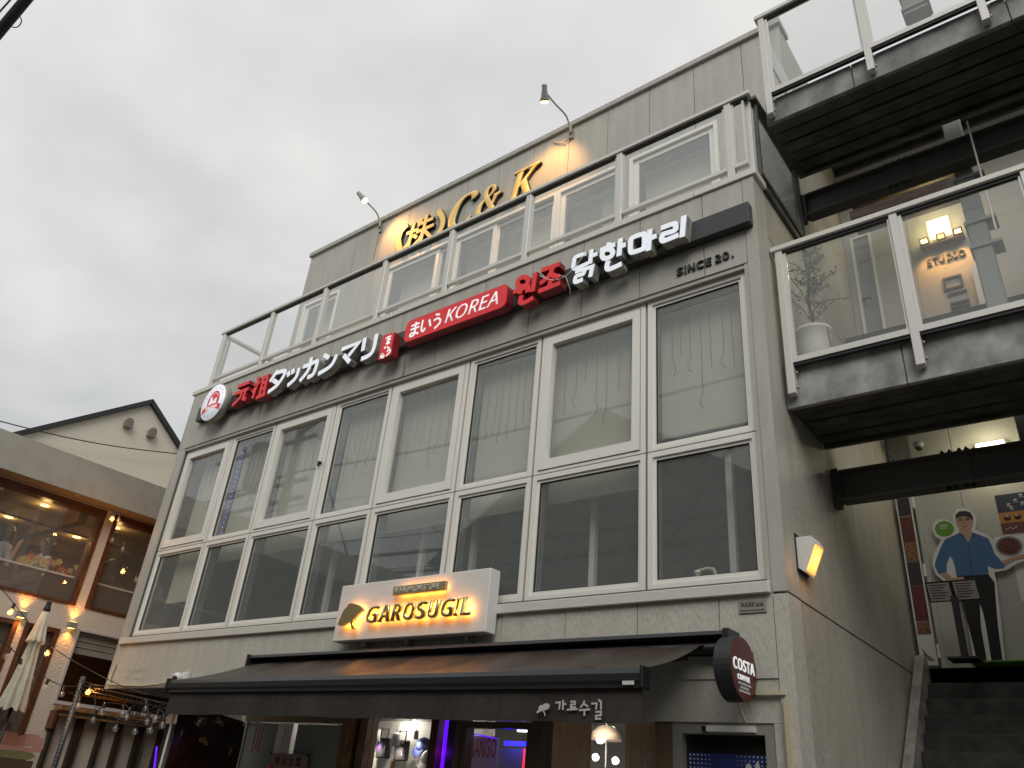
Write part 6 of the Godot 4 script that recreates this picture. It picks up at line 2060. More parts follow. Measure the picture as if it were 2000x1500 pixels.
# ---------------------------------------------------------------- behind the shop front
func shop_interior() -> void:
	for e in [[-6.92, 1.855, 2.062, "black tote bag with a purple tag"], [-6.64, 1.84, 2.045, "black tote bag with small label"]]:
		var b := thing("tote_bag", Vector3(e[0], e[1], -0.82), e[3] + " hanging on the shop's white wall", "bag", "black tote bags on the display wall")
		var st := nst()
		bevel_box(st, Vector3(e[0] - 0.105, e[1], -0.86), Vector3(e[0] + 0.105, e[2], -0.82), 0.012)
		obj("body", st, M.bag_black, b)
		var h := nst()
		tube(h, [Vector3(e[0] - 0.06, e[2] - 0.01, -0.815), Vector3(e[0] - 0.05, e[2] + 0.09, -0.83), Vector3(e[0] + 0.05, e[2] + 0.09, -0.83), Vector3(e[0] + 0.06, e[2] - 0.01, -0.815)], 0.008, 6)
		obj("handle", h, M.bag_black, b)
		var tg := nst()
		if e[0] < -6.8:
			prism(tg, PackedVector2Array([Vector2(e[0] - 0.055, e[1] + 0.06), Vector2(e[0] - 0.03, e[1] + 0.11), Vector2(e[0] - 0.045, e[1] + 0.15), Vector2(e[0] - 0.07, e[1] + 0.11)]), -0.819, -0.815)
			obj("tag", tg, M.led_purple, b)
		else:
			box(tg, Vector3(e[0] + 0.0, e[1] + 0.17, -0.819), Vector3(e[0] + 0.035, e[1] + 0.195, -0.816))
			obj("tag", tg, M.conduit, b)
		var sc := nst()
		stroke(sc, [Vector2(e[0] + 0.035, e[1] + 0.13), Vector2(e[0] + 0.03, e[1] + 0.09), Vector2(e[0] + 0.036, e[1] + 0.05)], 0.007, -0.8195, -0.817)
		obj("script_print", sc, M.film_white, b)
	obj_wall_board()
	for e in [[-6.33, 2.02, "cap_blue", "dark blue baseball cap hanging on the shop's white wall"], [-6.235, 1.90, "cap_grey", "pale grey baseball cap below the blue cap in the shop"]]:
		var c := thing("baseball_cap", Vector3(e[0], e[1], -0.8), e[3], "cap")
		var st := nst()
		lathe(st, arc_profile(0.085, 8, 0, 90), Vector3(e[0], e[1] - 0.02, -0.85), Vector3(0.25, 0.35, 0.9), 18)
		obj("crown", st, M[e[2]], c)
		var br := nst()
		var q := PackedVector2Array()
		for i in 13:
			var a := PI + PI * i / 12
			q.append(Vector2(cos(a) * 0.075, sin(a) * 0.10))
		prism(br, q, 0.0, 0.008, Transform3D(Basis(Vector3(1, 0, 0), deg_to_rad(-20.0)), Vector3(e[0] - 0.02, e[1] - 0.05, -0.80)))
		obj("brim", br, M[e[2]], c)
	# spot lamps on the ceiling track
	var k := 0
	for e in [[-6.95, 2.13, -0.72], [-6.63, 2.10, -0.72], [-7.05, 2.20, -0.95], [-6.32, 2.13, -0.70]]:
		var l := thing("track_spotlight", Vector3(e[0], e[1], e[2]), ["white cylinder spotlight above the purple-tagged bag", "white cylinder spotlight above the second tote bag", "small white spotlight at the display window's left edge", "white spotlight in front of the blue cap"][k], "lamp", "white spotlights over the display window")
		var r := 0.045 if k in [0, 1] else 0.024
		var h := 0.12 if k in [0, 1] else 0.08
		var ax := Vector3(-0.12, -1.0, -0.25).normalized()
		var st := nst()
		lathe(st, [Vector2(0.0, 0.0), Vector2(r, 0.0), Vector2(r, h), Vector2(r * 0.85, h), Vector2(r * 0.8, h - 0.02), Vector2(0, h - 0.02)], Vector3(e[0], e[1], e[2]), ax, 18)
		obj("cylinder", st, M.shop_white, l)
		var f := nst()
		lathe(f, [Vector2(0.0, h - 0.016), Vector2(r * 0.78, h - 0.016), Vector2(r * 0.78, h - 0.012), Vector2(0, h - 0.012)], Vector3(e[0], e[1], e[2]), ax, 16)
		obj("lens", f, M.lamp_white, l)
		var stx := nst()
		tube(stx, [Vector3(e[0], e[1], e[2]), Vector3(e[0] + 0.01, 2.615, e[2] + 0.02)], 0.006, 6)
		obj("stem", stx, M.white_paint, l)
		spot(l, Vector3(e[0], e[1], e[2]) + ax * (h + 0.02), Vector3(e[0] - 0.1, e[1] - 0.6, -1.2), Color(1.0, 0.95, 0.88), 0.20, 50.0, 0.03)
		k += 1
	var tr := thing("ceiling_tube_light", Vector3(-6.6, 2.3, -1.2), "row of white tube lights along the shop ceiling over the display", "lamp")
	for e in [[-7.15, -6.55], [-6.5, -6.1]]:
		var st := nst()
		tube(st, [Vector3(e[0], 2.32, -1.15), Vector3(e[1], 2.285, -1.05)], 0.013, 8)
		obj("tube", st, M.lamp_white, tr)
	omni(tr, Vector3(-6.6, 2.25, -0.9), Color(1.0, 0.97, 0.92), 0.55, 0.15)
	# purple neon in the dark posts
	var ne := thing("purple_neon_tube", Vector3(-5.285, 1.0, -0.02), "vertical glowing purple neon tube between the dark shop front posts", "light tube")
	var ns := nst()
	tube(ns, [Vector3(-5.285, 0.3, -0.03), Vector3(-5.285, 2.17, -0.03)], 0.022, 10)
	obj("tube", ns, M.led_purple, ne)
	omni(ne, Vector3(-5.285, 1.9, 0.03), Color(0.5, 0.1, 1.0), 0.015, 0.04)
	# second window: poster, blue and red strips, ceiling lamps
	var po := thing("mango_poster", Vector3(-5.35, 1.9, -0.62), "cream poster with tall red lettering in the second shop window", "poster")
	obj("sheet", bx(-5.53, -5.145, 1.2, 2.095, -0.64, -0.63), M.poster_cream, po)
	text("lettering", "MANGO", 0.35, 0.17, 0.002, M.poster_red, po, at(-5.515, 1.91, -0.627), "Droid Sans Bold")
	var fr := nst()
	lathe(fr, arc_profile(0.10, 8, 0, 90), Vector3(-5.32, 1.72, -0.63), Vector3(0, 0.3, 0.9), 18)
	obj("fruit_print", fr, M.poster_red, po)
	var ls := thing("blue_red_light_strip", Vector3(-5.0, 2.07, -0.58), "blue light strip along and red strip down the right of the poster", "light strip")
	var b1 := nst()
	tube(b1, [Vector3(-5.50, 2.118, -0.60), Vector3(-5.15, 2.078, -0.60)], 0.006, 6)
	obj("blue_strip", b1, M.led_purple, ls)
	obj("blue_block", bx(-5.05, -4.79, 2.02, 2.06, -0.62, -0.60), M.led_deep_blue, ls)
	var r1 := nst()
	tube(r1, [Vector3(-4.80, 2.0, -0.60), Vector3(-4.80, 1.2, -0.60)], 0.009, 6)
	obj("red_strip", r1, M.led_red, ls)
	omni(ls, Vector3(-4.95, 2.02, -0.52), Color(0.15, 0.1, 1.0), 0.015, 0.05)
	obj("panel", bx(-5.14, -4.82, 1.2, 2.0, -0.68, -0.66), M.film_glass, ls)
	for e in [[-5.56, 2.122, -0.6], [-4.86, 2.155, -0.6]]:
		var c := thing("ceiling_lamp_bar", Vector3(e[0], e[1], e[2]), ["short white lamp bar left of the red-lettered poster's top", "short white lamp bar right above the blue strip"][0 if e[0] < -5.2 else 1], "lamp")
		var st := nst()
		bevel_box(st, Vector3(e[0] - 0.03, e[1] - 0.012, e[2] - 0.02), Vector3(e[0] + (0.03 if e[0] < -5.2 else 0.08), e[1] + 0.008, e[2] + 0.02), 0.004)
		obj("bar", st, M.lamp_white, c)
	# third window: sheer curtains, pendant, round ceiling lamps
	for e in [[-4.62, -4.03, "left"], [-3.70, -3.36, "right"]]:
		var c := thing("sheer_curtain", Vector3(e[0], 1.0, -0.5), "beige sheer curtain hanging at the " + e[2] + " of the third shop window", "curtain", "sheer curtains in the third shop window")
		var st := nst()
		st.set_smooth_group(0)
		var n := 60
		for i in n:
			var xa := lerpf(e[0], e[1], float(i) / n)
			var xb := lerpf(e[0], e[1], (i + 1.0) / n)
			var za := -0.55 + 0.018 * sin(xa * 62.0) + 0.01 * sin(xa * 131.0)
			var zb := -0.55 + 0.018 * sin(xb * 62.0) + 0.01 * sin(xb * 131.0)
			quad(st, Vector3(xa, 0.1, za), Vector3(xb, 0.1, zb), Vector3(xb, 2.55, zb), Vector3(xa, 2.55, za))
		obj("cloth", st, M.curtain, c)
	var pd := thing("pendant_lamp", Vector3(-5.04, 2.2, -2.5), "beige dome pendant lamp with a thin white rod inside the third shop window", "lamp")
	var ds := nst()
	lathe(ds, [Vector2(0.02, 0.16), Vector2(0.08, 0.15), Vector2(0.16, 0.08), Vector2(0.185, 0.0), Vector2(0.17, 0.0), Vector2(0.14, 0.07), Vector2(0.07, 0.13), Vector2(0.02, 0.14)], Vector3(-5.05, 2.25, -2.45), Vector3.UP, 22)
	obj("dome", ds, M.curtain, pd)
	var rd := nst()
	tube(rd, [Vector3(-5.05, 2.60, -2.45), Vector3(-5.05, 1.6, -2.45)], 0.008, 6)
	obj("rod", rd, M.white_paint, pd)
	var n := 0
	for e in [[-5.15, 2.262, -2.5], [-5.0, 2.36, -2.5], [-4.71, 2.18, -2.5], [-5.21, 2.07, -2.5], [-4.95, 2.045, -2.5]]:
		var l := thing("round_shop_lamp", Vector3(e[0], e[1], e[2]), ["big bright round lamp under the pendant dome", "small round lamp right of the pendant's top", "round lamp near the right curtain", "round lamp low beside the left curtain", "round lamp low right of the pendant's rod"][n], "lamp", "bright round lamps in the third shop window")
		var st := nst()
		lathe(st, [Vector2(0, 0), Vector2(0.055 if n == 0 else 0.04, 0.0), Vector2(0.05 if n == 0 else 0.036, 0.03), Vector2(0, 0.04)], Vector3(e[0], e[1], e[2]), Vector3(0.2, 0.5, 0.8), 14)
		obj("globe", st, M.lamp_white, l)
		n += 1
	omni(pd, Vector3(-4.9, 2.3, -2.0), Color(1.0, 0.96, 0.9), 0.45, 0.15)
	# card on the glass doors
	var cd := thing("hanging_card", Vector3(-7.42, 1.74, 0.02), "beige card with dark kanji and red seals on the pale glass doors", "sign")
	obj("card", bx(-7.74, -7.11, 1.40, 1.805, 0.022, 0.028), M.card, cd)
	var wr := nst()
	# four characters, strokes in a unit box
	var ch := [
		[[0, .8, .35, .8], [.17, 1, .17, 0], [.17, .7, 0, .3], [.45, 1, .95, 1], [.45, .8, .95, .8], [.45, .62, .95, .62], [.45, 1, .45, .62], [.95, 1, .95, .62], [.4, .45, 1, .45], [.9, .45, .8, 0], [.6, .45, .45, 0]],
		[[0, .75, .35, .75], [.17, 1, .17, 0], [.17, .65, 0, .3], [.45, .8, 1, .8], [.72, 1, .72, .5], [.5, .5, .95, .5], [.95, .5, .45, 0], [.55, .4, 1, 0]],
		[[0, .75, 1, .75], [.25, 1, .25, 0], [.75, 1, .75, 0], [.25, .4, .75, .4], [.25, .04, .75, .04]],
		[[.1, 1, .9, 1], [0, .85, 1, .85], [.5, 1, .5, .65], [.2, .72, .8, .72], [.05, .55, .4, .55], [.05, .35, .4, .35], [.22, .35, .22, 0], [.05, .02, .4, .05], [.6, .55, .9, .55], [.9, .5, .55, .25], [.6, .45, 1, .22], [.6, .2, .95, .2], [.6, .02, .95, .02], [.6, .2, .6, .02], [.95, .2, .95, .02]]]
	for i in 4:
		var ox := -7.64 + i * 0.115
		var j := 0
		for q in ch[i]:
			stroke(wr, [Vector2(ox + q[0] * 0.075, 1.695 + q[1] * 0.072), Vector2(ox + q[2] * 0.075, 1.695 + q[3] * 0.072)], 0.0085, 0.0282, 0.0290 + 0.0002 * j)
			j += 1
	obj("lettering", wr, M.print_dark, cd)
	for e in [[-7.70, 1.645, "card_red"], [-7.15, 1.64, "card_orange"]]:
		var st := nst()
		lathe(st, [Vector2(0.048, 0), Vector2(0.048, 0.002), Vector2(0, 0.002)], Vector3(e[0], e[1], 0.0282), Vector3(0, 0, 1), 18)
		obj("seal_print", st, M[e[2]], cd)
	for e in [-7.735, -7.115]:
		obj("clip", bx(e - 0.012, e + 0.012, 1.79, 1.815, 0.0285, 0.034), M.black_metal, cd)

func obj_wall_board() -> void:
	var w := thing("display_board", Vector3(-6.6, 1.6, -0.9), "white wooden display wall of upright boards with a script sign in the shop", "display")
	for i in 7:
		obj("board", bx(-7.35 + i * 0.22, -7.134 + i * 0.22, 0.3, 2.24, -0.92, -0.90), M.shop_white, w)
	obj("grey_cover", bx(-7.35, -5.85, 2.245, 2.42, -0.93, -0.88), M.lamp_grey, w)
	obj("peg_rail", bx(-6.83, -6.77, 1.2, 1.84, -0.899, -0.885), M.amber_wood, w)
	var sc := nst()
	var pts := []
	for i in 40:
		var f := i / 39.0
		pts.append(Vector2(-6.46 + 0.26 * f, 1.775 + 0.012 * sin(f * 44.0) + (0.02 if i in [2, 3, 26, 27, 38] else 0.0)))
	stroke(sc, smooth(pts, false, 3), 0.006, -0.899, -0.895)
	obj("script_lettering", sc, M.print_dark, w)

# ---------------------------------------------------------------- people in the cafe window
# surface nets over tapered capsules joined by a smooth minimum
func body_mesh(bones: Array, cell: float, k: float) -> SurfaceTool:
	var lo := Vector3(1e9, 1e9, 1e9)
	var hi := -lo
	for b in bones:
		var r: float = maxf(b[2], b[3]) + cell * 3 + k
		var rv := Vector3(r, r, r)
		lo = lo.min((b[0] as Vector3) - rv).min((b[1] as Vector3) - rv)
		hi = hi.max((b[0] as Vector3) + rv).max((b[1] as Vector3) + rv)
	var n := Vector3i(((hi - lo) / cell).ceil()) + Vector3i.ONE
	var f := PackedFloat32Array()
	f.resize(n.x * n.y * n.z)
	f.fill(1.0)
	for b in bones:
		var a: Vector3 = b[0]
		var c: Vector3 = b[1]
		var ra: float = b[2]
		var rb: float = b[3]
		var m := maxf(ra, rb) + k + cell * 2
		var i0 := Vector3i(((a.min(c) - Vector3(m, m, m) - lo) / cell).floor()).clamp(Vector3i.ZERO, n - Vector3i.ONE)
		var i1 := Vector3i(((a.max(c) + Vector3(m, m, m) - lo) / cell).ceil()).clamp(Vector3i.ZERO, n - Vector3i.ONE)
		var ab := c - a
		var ll := maxf(ab.length_squared(), 1e-9)
		for z in range(i0.z, i1.z + 1):
			for y in range(i0.y, i1.y + 1):
				var row := (z * n.y + y) * n.x
				for x in range(i0.x, i1.x + 1):
					var p := lo + Vector3(x, y, z) * cell
					var h := clampf((p - a).dot(ab) / ll, 0.0, 1.0)
					var d := p.distance_to(a + ab * h) - lerpf(ra, rb, h)
					var o := f[row + x]
					var q := maxf(k - absf(d - o), 0.0) / k
					f[row + x] = minf(d, o) - q * q * k * 0.25
	var idx := {}
	var vs: Array[Vector3] = []
	var sx := 1
	var sy := n.x
	var sz := n.x * n.y
	var st := SurfaceTool.new()
	st.begin(Mesh.PRIMITIVE_TRIANGLES)
	st.set_smooth_group(0)
	var corners := [0, sx, sy, sx + sy, sz, sx + sz, sy + sz, sx + sy + sz]
	var offs := [Vector3(0, 0, 0), Vector3(1, 0, 0), Vector3(0, 1, 0), Vector3(1, 1, 0), Vector3(0, 0, 1), Vector3(1, 0, 1), Vector3(0, 1, 1), Vector3(1, 1, 1)]
	var edges := [[0, 1], [2, 3], [4, 5], [6, 7], [0, 2], [1, 3], [4, 6], [5, 7], [0, 4], [1, 5], [2, 6], [3, 7]]
	for z in n.z - 1:
		for y in n.y - 1:
			for x in n.x - 1:
				var i := (z * n.y + y) * n.x + x
				var first := f[i] < 0.0
				var mixed := false
				for c in corners:
					if (f[i + c] < 0.0) != first:
						mixed = true
						break
				if not mixed: continue
				var s := Vector3.ZERO
				var cnt := 0
				for e in edges:
					var u := f[i + corners[e[0]]]
					var v := f[i + corners[e[1]]]
					if (u < 0.0) != (v < 0.0):
						s += (offs[e[0]] as Vector3).lerp(offs[e[1]], u / (u - v))
						cnt += 1
				idx[i] = vs.size()
				vs.append(lo + (Vector3(x, y, z) + s / cnt) * cell)
	for i: int in idx:
		for ax in [[sx, sy, sz], [sy, sz, sx], [sz, sx, sy]]:
			var a: int = ax[0]
			var b: int = ax[1]
			var c: int = ax[2]
			if not (idx.has(i - b) and idx.has(i - c) and idx.has(i - b - c)): continue
			var u := f[i] < 0.0
			var v := f[i + a] < 0.0
			if u == v: continue
			var p := vs[idx[i]]
			var q := vs[idx[i - b]]
			var r := vs[idx[i - b - c]]
			var t := vs[idx[i - c]]
			if u: quad(st, r, t, p, q)
			else: quad(st, q, p, t, r)
	return st

func person(at0: Vector3, face: Vector3, label: String, top: Material, hair_len: float, arm_up: bool, long_hair := true) -> void:
	# seated, hips at at0; face is the direction looked at (level)
	var s := thing("person", at0, label, "person")
	var fw := face.normalized()
	var rt := fw.cross(Vector3.UP)
	var w := func(r: float, u: float, f: float) -> Vector3: return at0 + rt * r + Vector3.UP * u + fw * f
	var cloth := [
		[w.call(0, 0.02, 0), w.call(0, 0.20, 0.01), 0.13, 0.115], [w.call(0, 0.20, 0.01), w.call(0, 0.44, 0.03), 0.115, 0.125],
		[w.call(-0.13, 0.46, 0.02), w.call(0.13, 0.46, 0.02), 0.062, 0.062], [w.call(0, 0.46, 0.02), w.call(0, 0.54, 0.04), 0.06, 0.05],
		[w.call(-0.165, 0.45, 0.02), w.call(-0.215, 0.20, 0.06), 0.055, 0.045], [w.call(0.165, 0.45, 0.02), w.call(0.215, 0.20, 0.06), 0.055, 0.045]]
	obj("shirt", body_mesh(cloth, 0.012, 0.05), top, s)
	var lap := [[w.call(-0.09, 0.0, 0), w.call(-0.10, 0.02, 0.42), 0.10, 0.07], [w.call(0.09, 0.0, 0), w.call(0.10, 0.02, 0.42), 0.10, 0.07], [w.call(-0.10, 0.02, 0.42), w.call(-0.10, -0.40, 0.40), 0.065, 0.045], [w.call(0.10, 0.02, 0.42), w.call(0.10, -0.40, 0.40), 0.065, 0.045]]
	obj("trousers", body_mesh(lap, 0.016, 0.05), M.cloth_black, s)
	var hc: Vector3 = w.call(0, 0.70, 0.05)
	var skin := [[w.call(0, 0.52, 0.035), w.call(0, 0.62, 0.045), 0.047, 0.045],
		[hc + Vector3(0, 0.02, 0), hc + Vector3(0, 0.03, 0) - fw * 0.03, 0.088, 0.088], [hc + Vector3(0, -0.02, 0) + fw * 0.025, hc + Vector3(0, -0.075, 0) + fw * 0.035, 0.068, 0.042],
		[hc + fw * 0.09 + Vector3(0, 0.01, 0), hc + fw * 0.108 + Vector3(0, -0.022, 0), 0.009, 0.012],
		[hc + rt * 0.085 + Vector3(0, 0.01, 0), hc + rt * 0.088 + Vector3(0, -0.02, 0), 0.012, 0.010], [hc - rt * 0.085 + Vector3(0, 0.01, 0), hc - rt * 0.088 + Vector3(0, -0.02, 0), 0.012, 0.010]]
	obj("body", body_mesh(skin, 0.008, 0.02), M.skin, s)
	for e in [-1, 1]:
		var el: Vector3 = w.call(0.215 * e, 0.20, 0.06)
		var hd: Vector3 = w.call(0.12 * e, 0.22, 0.28)
		if arm_up and e > 0: hd = w.call(0.10, 0.56, 0.20)
		var d := (hd - el).normalized()
		var arm := [[el, hd, 0.040, 0.026], [hd, hd + d * 0.07, 0.032, 0.026]]
		for q in 4:
			var side: Vector3 = rt * (q - 1.5) * 0.018
			arm.append([hd + d * 0.07 + side, hd + d * (0.135 - 0.008 * absf(q - 1.2)) + side * 1.1 + fw * 0.01, 0.0095, 0.0075])
		arm.append([hd + d * 0.02, hd + d * 0.075 - rt * 0.045 * e, 0.012, 0.009])
		obj("forearm", body_mesh(arm, 0.006, 0.010), M.skin, s)
		var eye := nst()
		lathe(eye, arc_profile(0.010, 5), hc + rt * 0.032 * e + fw * 0.083 + Vector3(0, 0.015, 0), Vector3.UP, 8)
		obj("eye", eye, M.hair, s)
	var mo := nst()
	tube(mo, [hc + fw * 0.083 - rt * 0.022 + Vector3(0, -0.056, 0), hc + fw * 0.090 + Vector3(0, -0.058, 0), hc + fw * 0.083 + rt * 0.022 + Vector3(0, -0.056, 0)], 0.005, 5)
	obj("mouth", mo, M.food_red, s)
	var hb := [[hc + Vector3(0, 0.045, 0) - fw * 0.015, hc + Vector3(0, 0.03, 0) - fw * 0.055, 0.100, 0.092]]
	if long_hair:
		for q in 7:
			var a := deg_to_rad(90 + (q - 3) * 34.0)
			var o := rt * cos(a) * 0.085 - fw * (sin(a) * 0.075 - 0.0)
			hb.append([hc + o + Vector3(0, 0.02, 0), hc + o * 1.15 + Vector3(0, -hair_len, 0), 0.036, 0.022])
	obj("hair", body_mesh(hb, 0.010, 0.03), M.hair, s)

# ---------------------------------------------------------------- the street behind the viewer, seen in the glass
func street() -> void:
	struct("ground", bx(-160, 160, -0.5, -0.004, -160, 160), M.asphalt)
	struct("pavement", bx(-60, 60, -0.2, 0.0, -20.0, 2.6), M.paving)
	struct("road", bx(-60, 60, -0.2, -0.002, 2.61, 9.0), M.asphalt)
	# utility pole with transformer
	var p := thing("utility_pole", Vector3(-20.6, 0, 8.0), "tall concrete utility pole with a transformer and crossarms across the street", "utility pole")
	var st := nst()
	lathe(st, [Vector2(0, 0), Vector2(0.19, 0), Vector2(0.13, 14.0), Vector2(0, 14.0)], Vector3(-20.6, 0, 8.0), Vector3.UP, 16)
	obj("shaft", st, M.pole_concrete, p)
	var tr := nst()
	lathe(tr, [Vector2(0, 0), Vector2(0.5, 0), Vector2(0.52, 0.1), Vector2(0.52, 1.5), Vector2(0.45, 1.6), Vector2(0.1, 1.7), Vector2(0, 1.7)], Vector3(-22.3, 10.0, 8.0), Vector3.UP, 20)
	obj("transformer", tr, M.transformer, p)
	for y in [9.3, 9.9, 11.4, 12.6]:
		obj("crossarm", bx(-25.2 if y > 11.2 else -24.2, -19.6, y, y + 0.11, 7.9, 8.0), M.transformer, p)
	for e in [[-24.9, 11.6], [-24.3, 11.6], [-23.6, 11.6], [-20.2, 12.8], [-19.8, 12.8], [-21.2, 12.8]]:
		var ins := nst()
		lathe(ins, [Vector2(0, 0), Vector2(0.05, 0), Vector2(0.09, 0.06), Vector2(0.05, 0.1), Vector2(0.09, 0.16), Vector2(0.04, 0.22), Vector2(0, 0.24)], Vector3(e[0], e[1], 7.95), Vector3.UP, 10)
		obj("insulator", ins, M.lamp_grey, p)
	var lm := nst()
	lathe(lm, [Vector2(0, 0), Vector2(0.07, 0), Vector2(0.07, 1.2), Vector2(0, 1.25)], Vector3(-20.4, 11.55, 7.8), Vector3(0.95, 0.2, -0.1), 12)
	obj("street_lamp_head", lm, M.transformer, p)
	# overhead lines
	var k := 0
	var where := ["topmost thin", "second thin", "thick upper bundled", "middle thin", "thick lower bundled", "lower thin", "lowest bundled", "second lowest thin"]
	for e in [[12.9, 0.012, 8.0], [12.75, 0.012, 8.3], [10.3, 0.035, 7.9], [9.2, 0.014, 8.0], [7.35, 0.05, 7.8], [7.9, 0.014, 8.0], [6.85, 0.045, 7.8], [7.05, 0.014, 8.1]]:
		var c := thing("overhead_line", Vector3(-10, e[0], e[2]), where[k] + " overhead line along the far side of the street", "cable", "overhead lines across the street")
		var pts := []
		for i in 41:
			var x := -60.0 + i * 2.5
			var f := fposmod((x + 20.6) / 26.0, 1.0)
			pts.append(Vector3(x, e[0] - 1.0 * 4.0 * f * (1.0 - f) * 0.55, e[2]))
		var cs := nst()
		tube(cs, pts, e[1], 6, false)
		obj("line", cs, M.cable, c)
		k += 1
	var dg := thing("guy_line", Vector3(-17, 7, 8.0), "slanting service line dropping from the utility pole to the right", "cable")
	var ds := nst()
	tube(ds, [Vector3(-18.6, 9.6, 8.0), Vector3(-16.3, 6.1, 8.0), Vector3(-15.4, 4.6, 8.2)], 0.03, 6)
	tube(ds, [Vector3(-20.5, 12.0, 8.0), Vector3(-14.0, 7.6, 8.6), Vector3(-8.0, 4.5, 9.5)], 0.012, 6)
	obj("line", ds, M.cable, dg)
	# houses opposite
	house(Vector3(-10.2, 0, 14.5), 10.6, 8.0, 7.6, 3.4, "pale two-storey gabled house straight across the street", M.house_white)
	house(Vector3(-30.5, 0, 15.5), 11.0, 9.0, 6.6, 1.8, "dark brown tiled house across the street at the left", M.house_grey)
	house(Vector3(2.6, 0, 15.5), 9.0, 9.0, 8.2, 2.2, "grey house across the street at the right", M.house_grey)
	house(Vector3(16.0, 0, 16.0), 12.0, 10.0, 7.2, 2.4, "wide grey house further right across the street", M.house_grey)
	house(Vector3(-46.0, 0, 17.0), 13.0, 10.0, 6.0, 2.2, "low grey house far left across the street", M.house_grey)
	rng.seed = 19
	var n := 0
	for e in [[-21.8, 13.0, 6.8], [-19.6, 13.6, 6.2], [-23.6, 13.5, 6.5]]:
		var t := thing("garden_tree", Vector3(e[0], 0, e[1]), ["leafy dark tree between the houses opposite, tallest of three", "leafy tree right of the tallest one opposite", "leafy tree left of the tallest one opposite"][n], "tree")
		var tk := nst()
		tube(tk, [Vector3(e[0], 0, e[1]), Vector3(e[0] + 0.1, e[2] * 0.35, e[1]), Vector3(e[0] - 0.1, e[2] * 0.7, e[1])], 0.10, 8)
		for i in 6:
			var a := TAU * i / 6
			tube(tk, [Vector3(e[0], e[2] * 0.4, e[1]), Vector3(e[0] + cos(a) * 0.9, e[2] * 0.7, e[1] + sin(a) * 0.9)], 0.035, 6)
		obj("trunk", tk, M.bark, t)
		var cr := nst()
		for i in 2600:
			var u := Vector3(rng.randfn(), rng.randfn(), rng.randfn()).normalized() * pow(rng.randf(), 0.45)
			var bump := 1.0 + 0.25 * sin(u.x * 9.0) * cos(u.z * 8.0 + u.y * 5.0)
			var q := Vector3(e[0], e[2] * 0.68, e[1]) + u * Vector3(1.5, e[2] * 0.32, 1.5) * bump
			var d := Vector3(rng.randf_range(-1, 1), rng.randf_range(-1, 1), rng.randf_range(-1, 1)).normalized() * 0.13
			var v := d.cross(Vector3(rng.randf_range(-1, 1), 1, rng.randf_range(-1, 1))).normalized() * 0.05
			tri(cr, q - d, q + v, q + d)
			tri(cr, q - d, q + d, q - v)
		obj("crown", cr, M.leaf_dark, t).set_meta("kind", "stuff")
		n += 1
	# thick cable close overhead at the picture's top left corner
	var c := thing("thick_cable", Vector3(-5.3, 6.1, 5.3), "thick black cable bundle crossing the sky's top left corner", "cable")
	var a := Vector3(-5.373, 6.013, 5.339)
	var b := Vector3(-5.189, 6.224, 5.32)
	var dd := (b - a).normalized()
	var cs2 := nst()
	var cp := []
	for i in 31: cp.append(a + dd * (-3.0 + i * 0.2) + Vector3(0.003 * sin(i * 1.7), 0.004 * sin(i * 2.3), 0))
	tube(cs2, cp, 0.036, 10)
	obj("bundle", cs2, M.cable, c)
	var lp := nst()
	var sd := dd.cross(Vector3(0.75, 0.6, 0.05)).normalized()
	var mid := a.lerp(b, 0.42)
	var pts2 := []
	for i in 9:
		var an := PI * i / 8.0
		pts2.append(mid + dd * (cos(an) * 0.045) - dd.cross((mid - Vector3(0, 1.55, 5.8)).normalized()) * (0.034 + sin(an) * 0.03))
	tube(lp, pts2, 0.004, 6)
	obj("tie_loop", lp, M.cable, c)
	var tn := nst()
	var e0 := Vector3(-5.304, 6.101, 5.399)
	var e1 := Vector3(-5.234, 6.18, 5.389)
	var d3 := (e1 - e0).normalized()
	tube(tn, [e0 - d3 * 3.0, e1 + d3 * 3.0], 0.006, 6)
	obj("thin_line", tn, M.cable, c)

func house(c: Vector3, w: float, d: float, h: float, rise: float, label: String, m: Material) -> void:
	var b := thing("far_house", c, label, "house", "houses across the street")
	var st := nst()
	prism(st, PackedVector2Array([Vector2(-w / 2, 0), Vector2(w / 2, 0), Vector2(w / 2, h), Vector2(0, h + rise), Vector2(-w / 2, h)]), -d / 2, d / 2, Transform3D(Basis(), c))
	obj("wall", st, m, b)
	for s in [-1, 1]:
		var r := nst()
		var a := Vector2(0.004 * s, h + rise)
		var e := Vector2(s * (w / 2 + 0.4), h - rise * 0.8 / (w / 2) * 0.5)
		var nr := (e - a).orthogonal().normalized()
		if nr.y < 0: nr = -nr
		prism(r, PackedVector2Array([a + nr * 0.01, e + nr * 0.01, e + nr * 0.16, Vector2(a.x, a.y + 0.17)]), -d / 2 - 0.4, d / 2 + 0.4, Transform3D(Basis(), c))
		obj("roof", r, M.roof_tile, b)
	for fl in 2:
		for i in 3:
			var x := c.x - w * 0.32 + i * w * 0.32
			var y := 1.0 + fl * (h * 0.5)
			var f := nst()
			frame_rect(f, x - 0.55, x + 0.55, y, y + 1.3, 0.07, 0.07, c.z - d / 2 - 0.03, c.z - d / 2 + 0.02)
			var wn := obj("window", f, M.lamp_grey, b)
			obj("pane", bx(x - 0.48, x + 0.48, y + 0.07, y + 1.23, c.z - d / 2 - 0.015, c.z - d / 2 + 0.005), M.house_glass, wn)

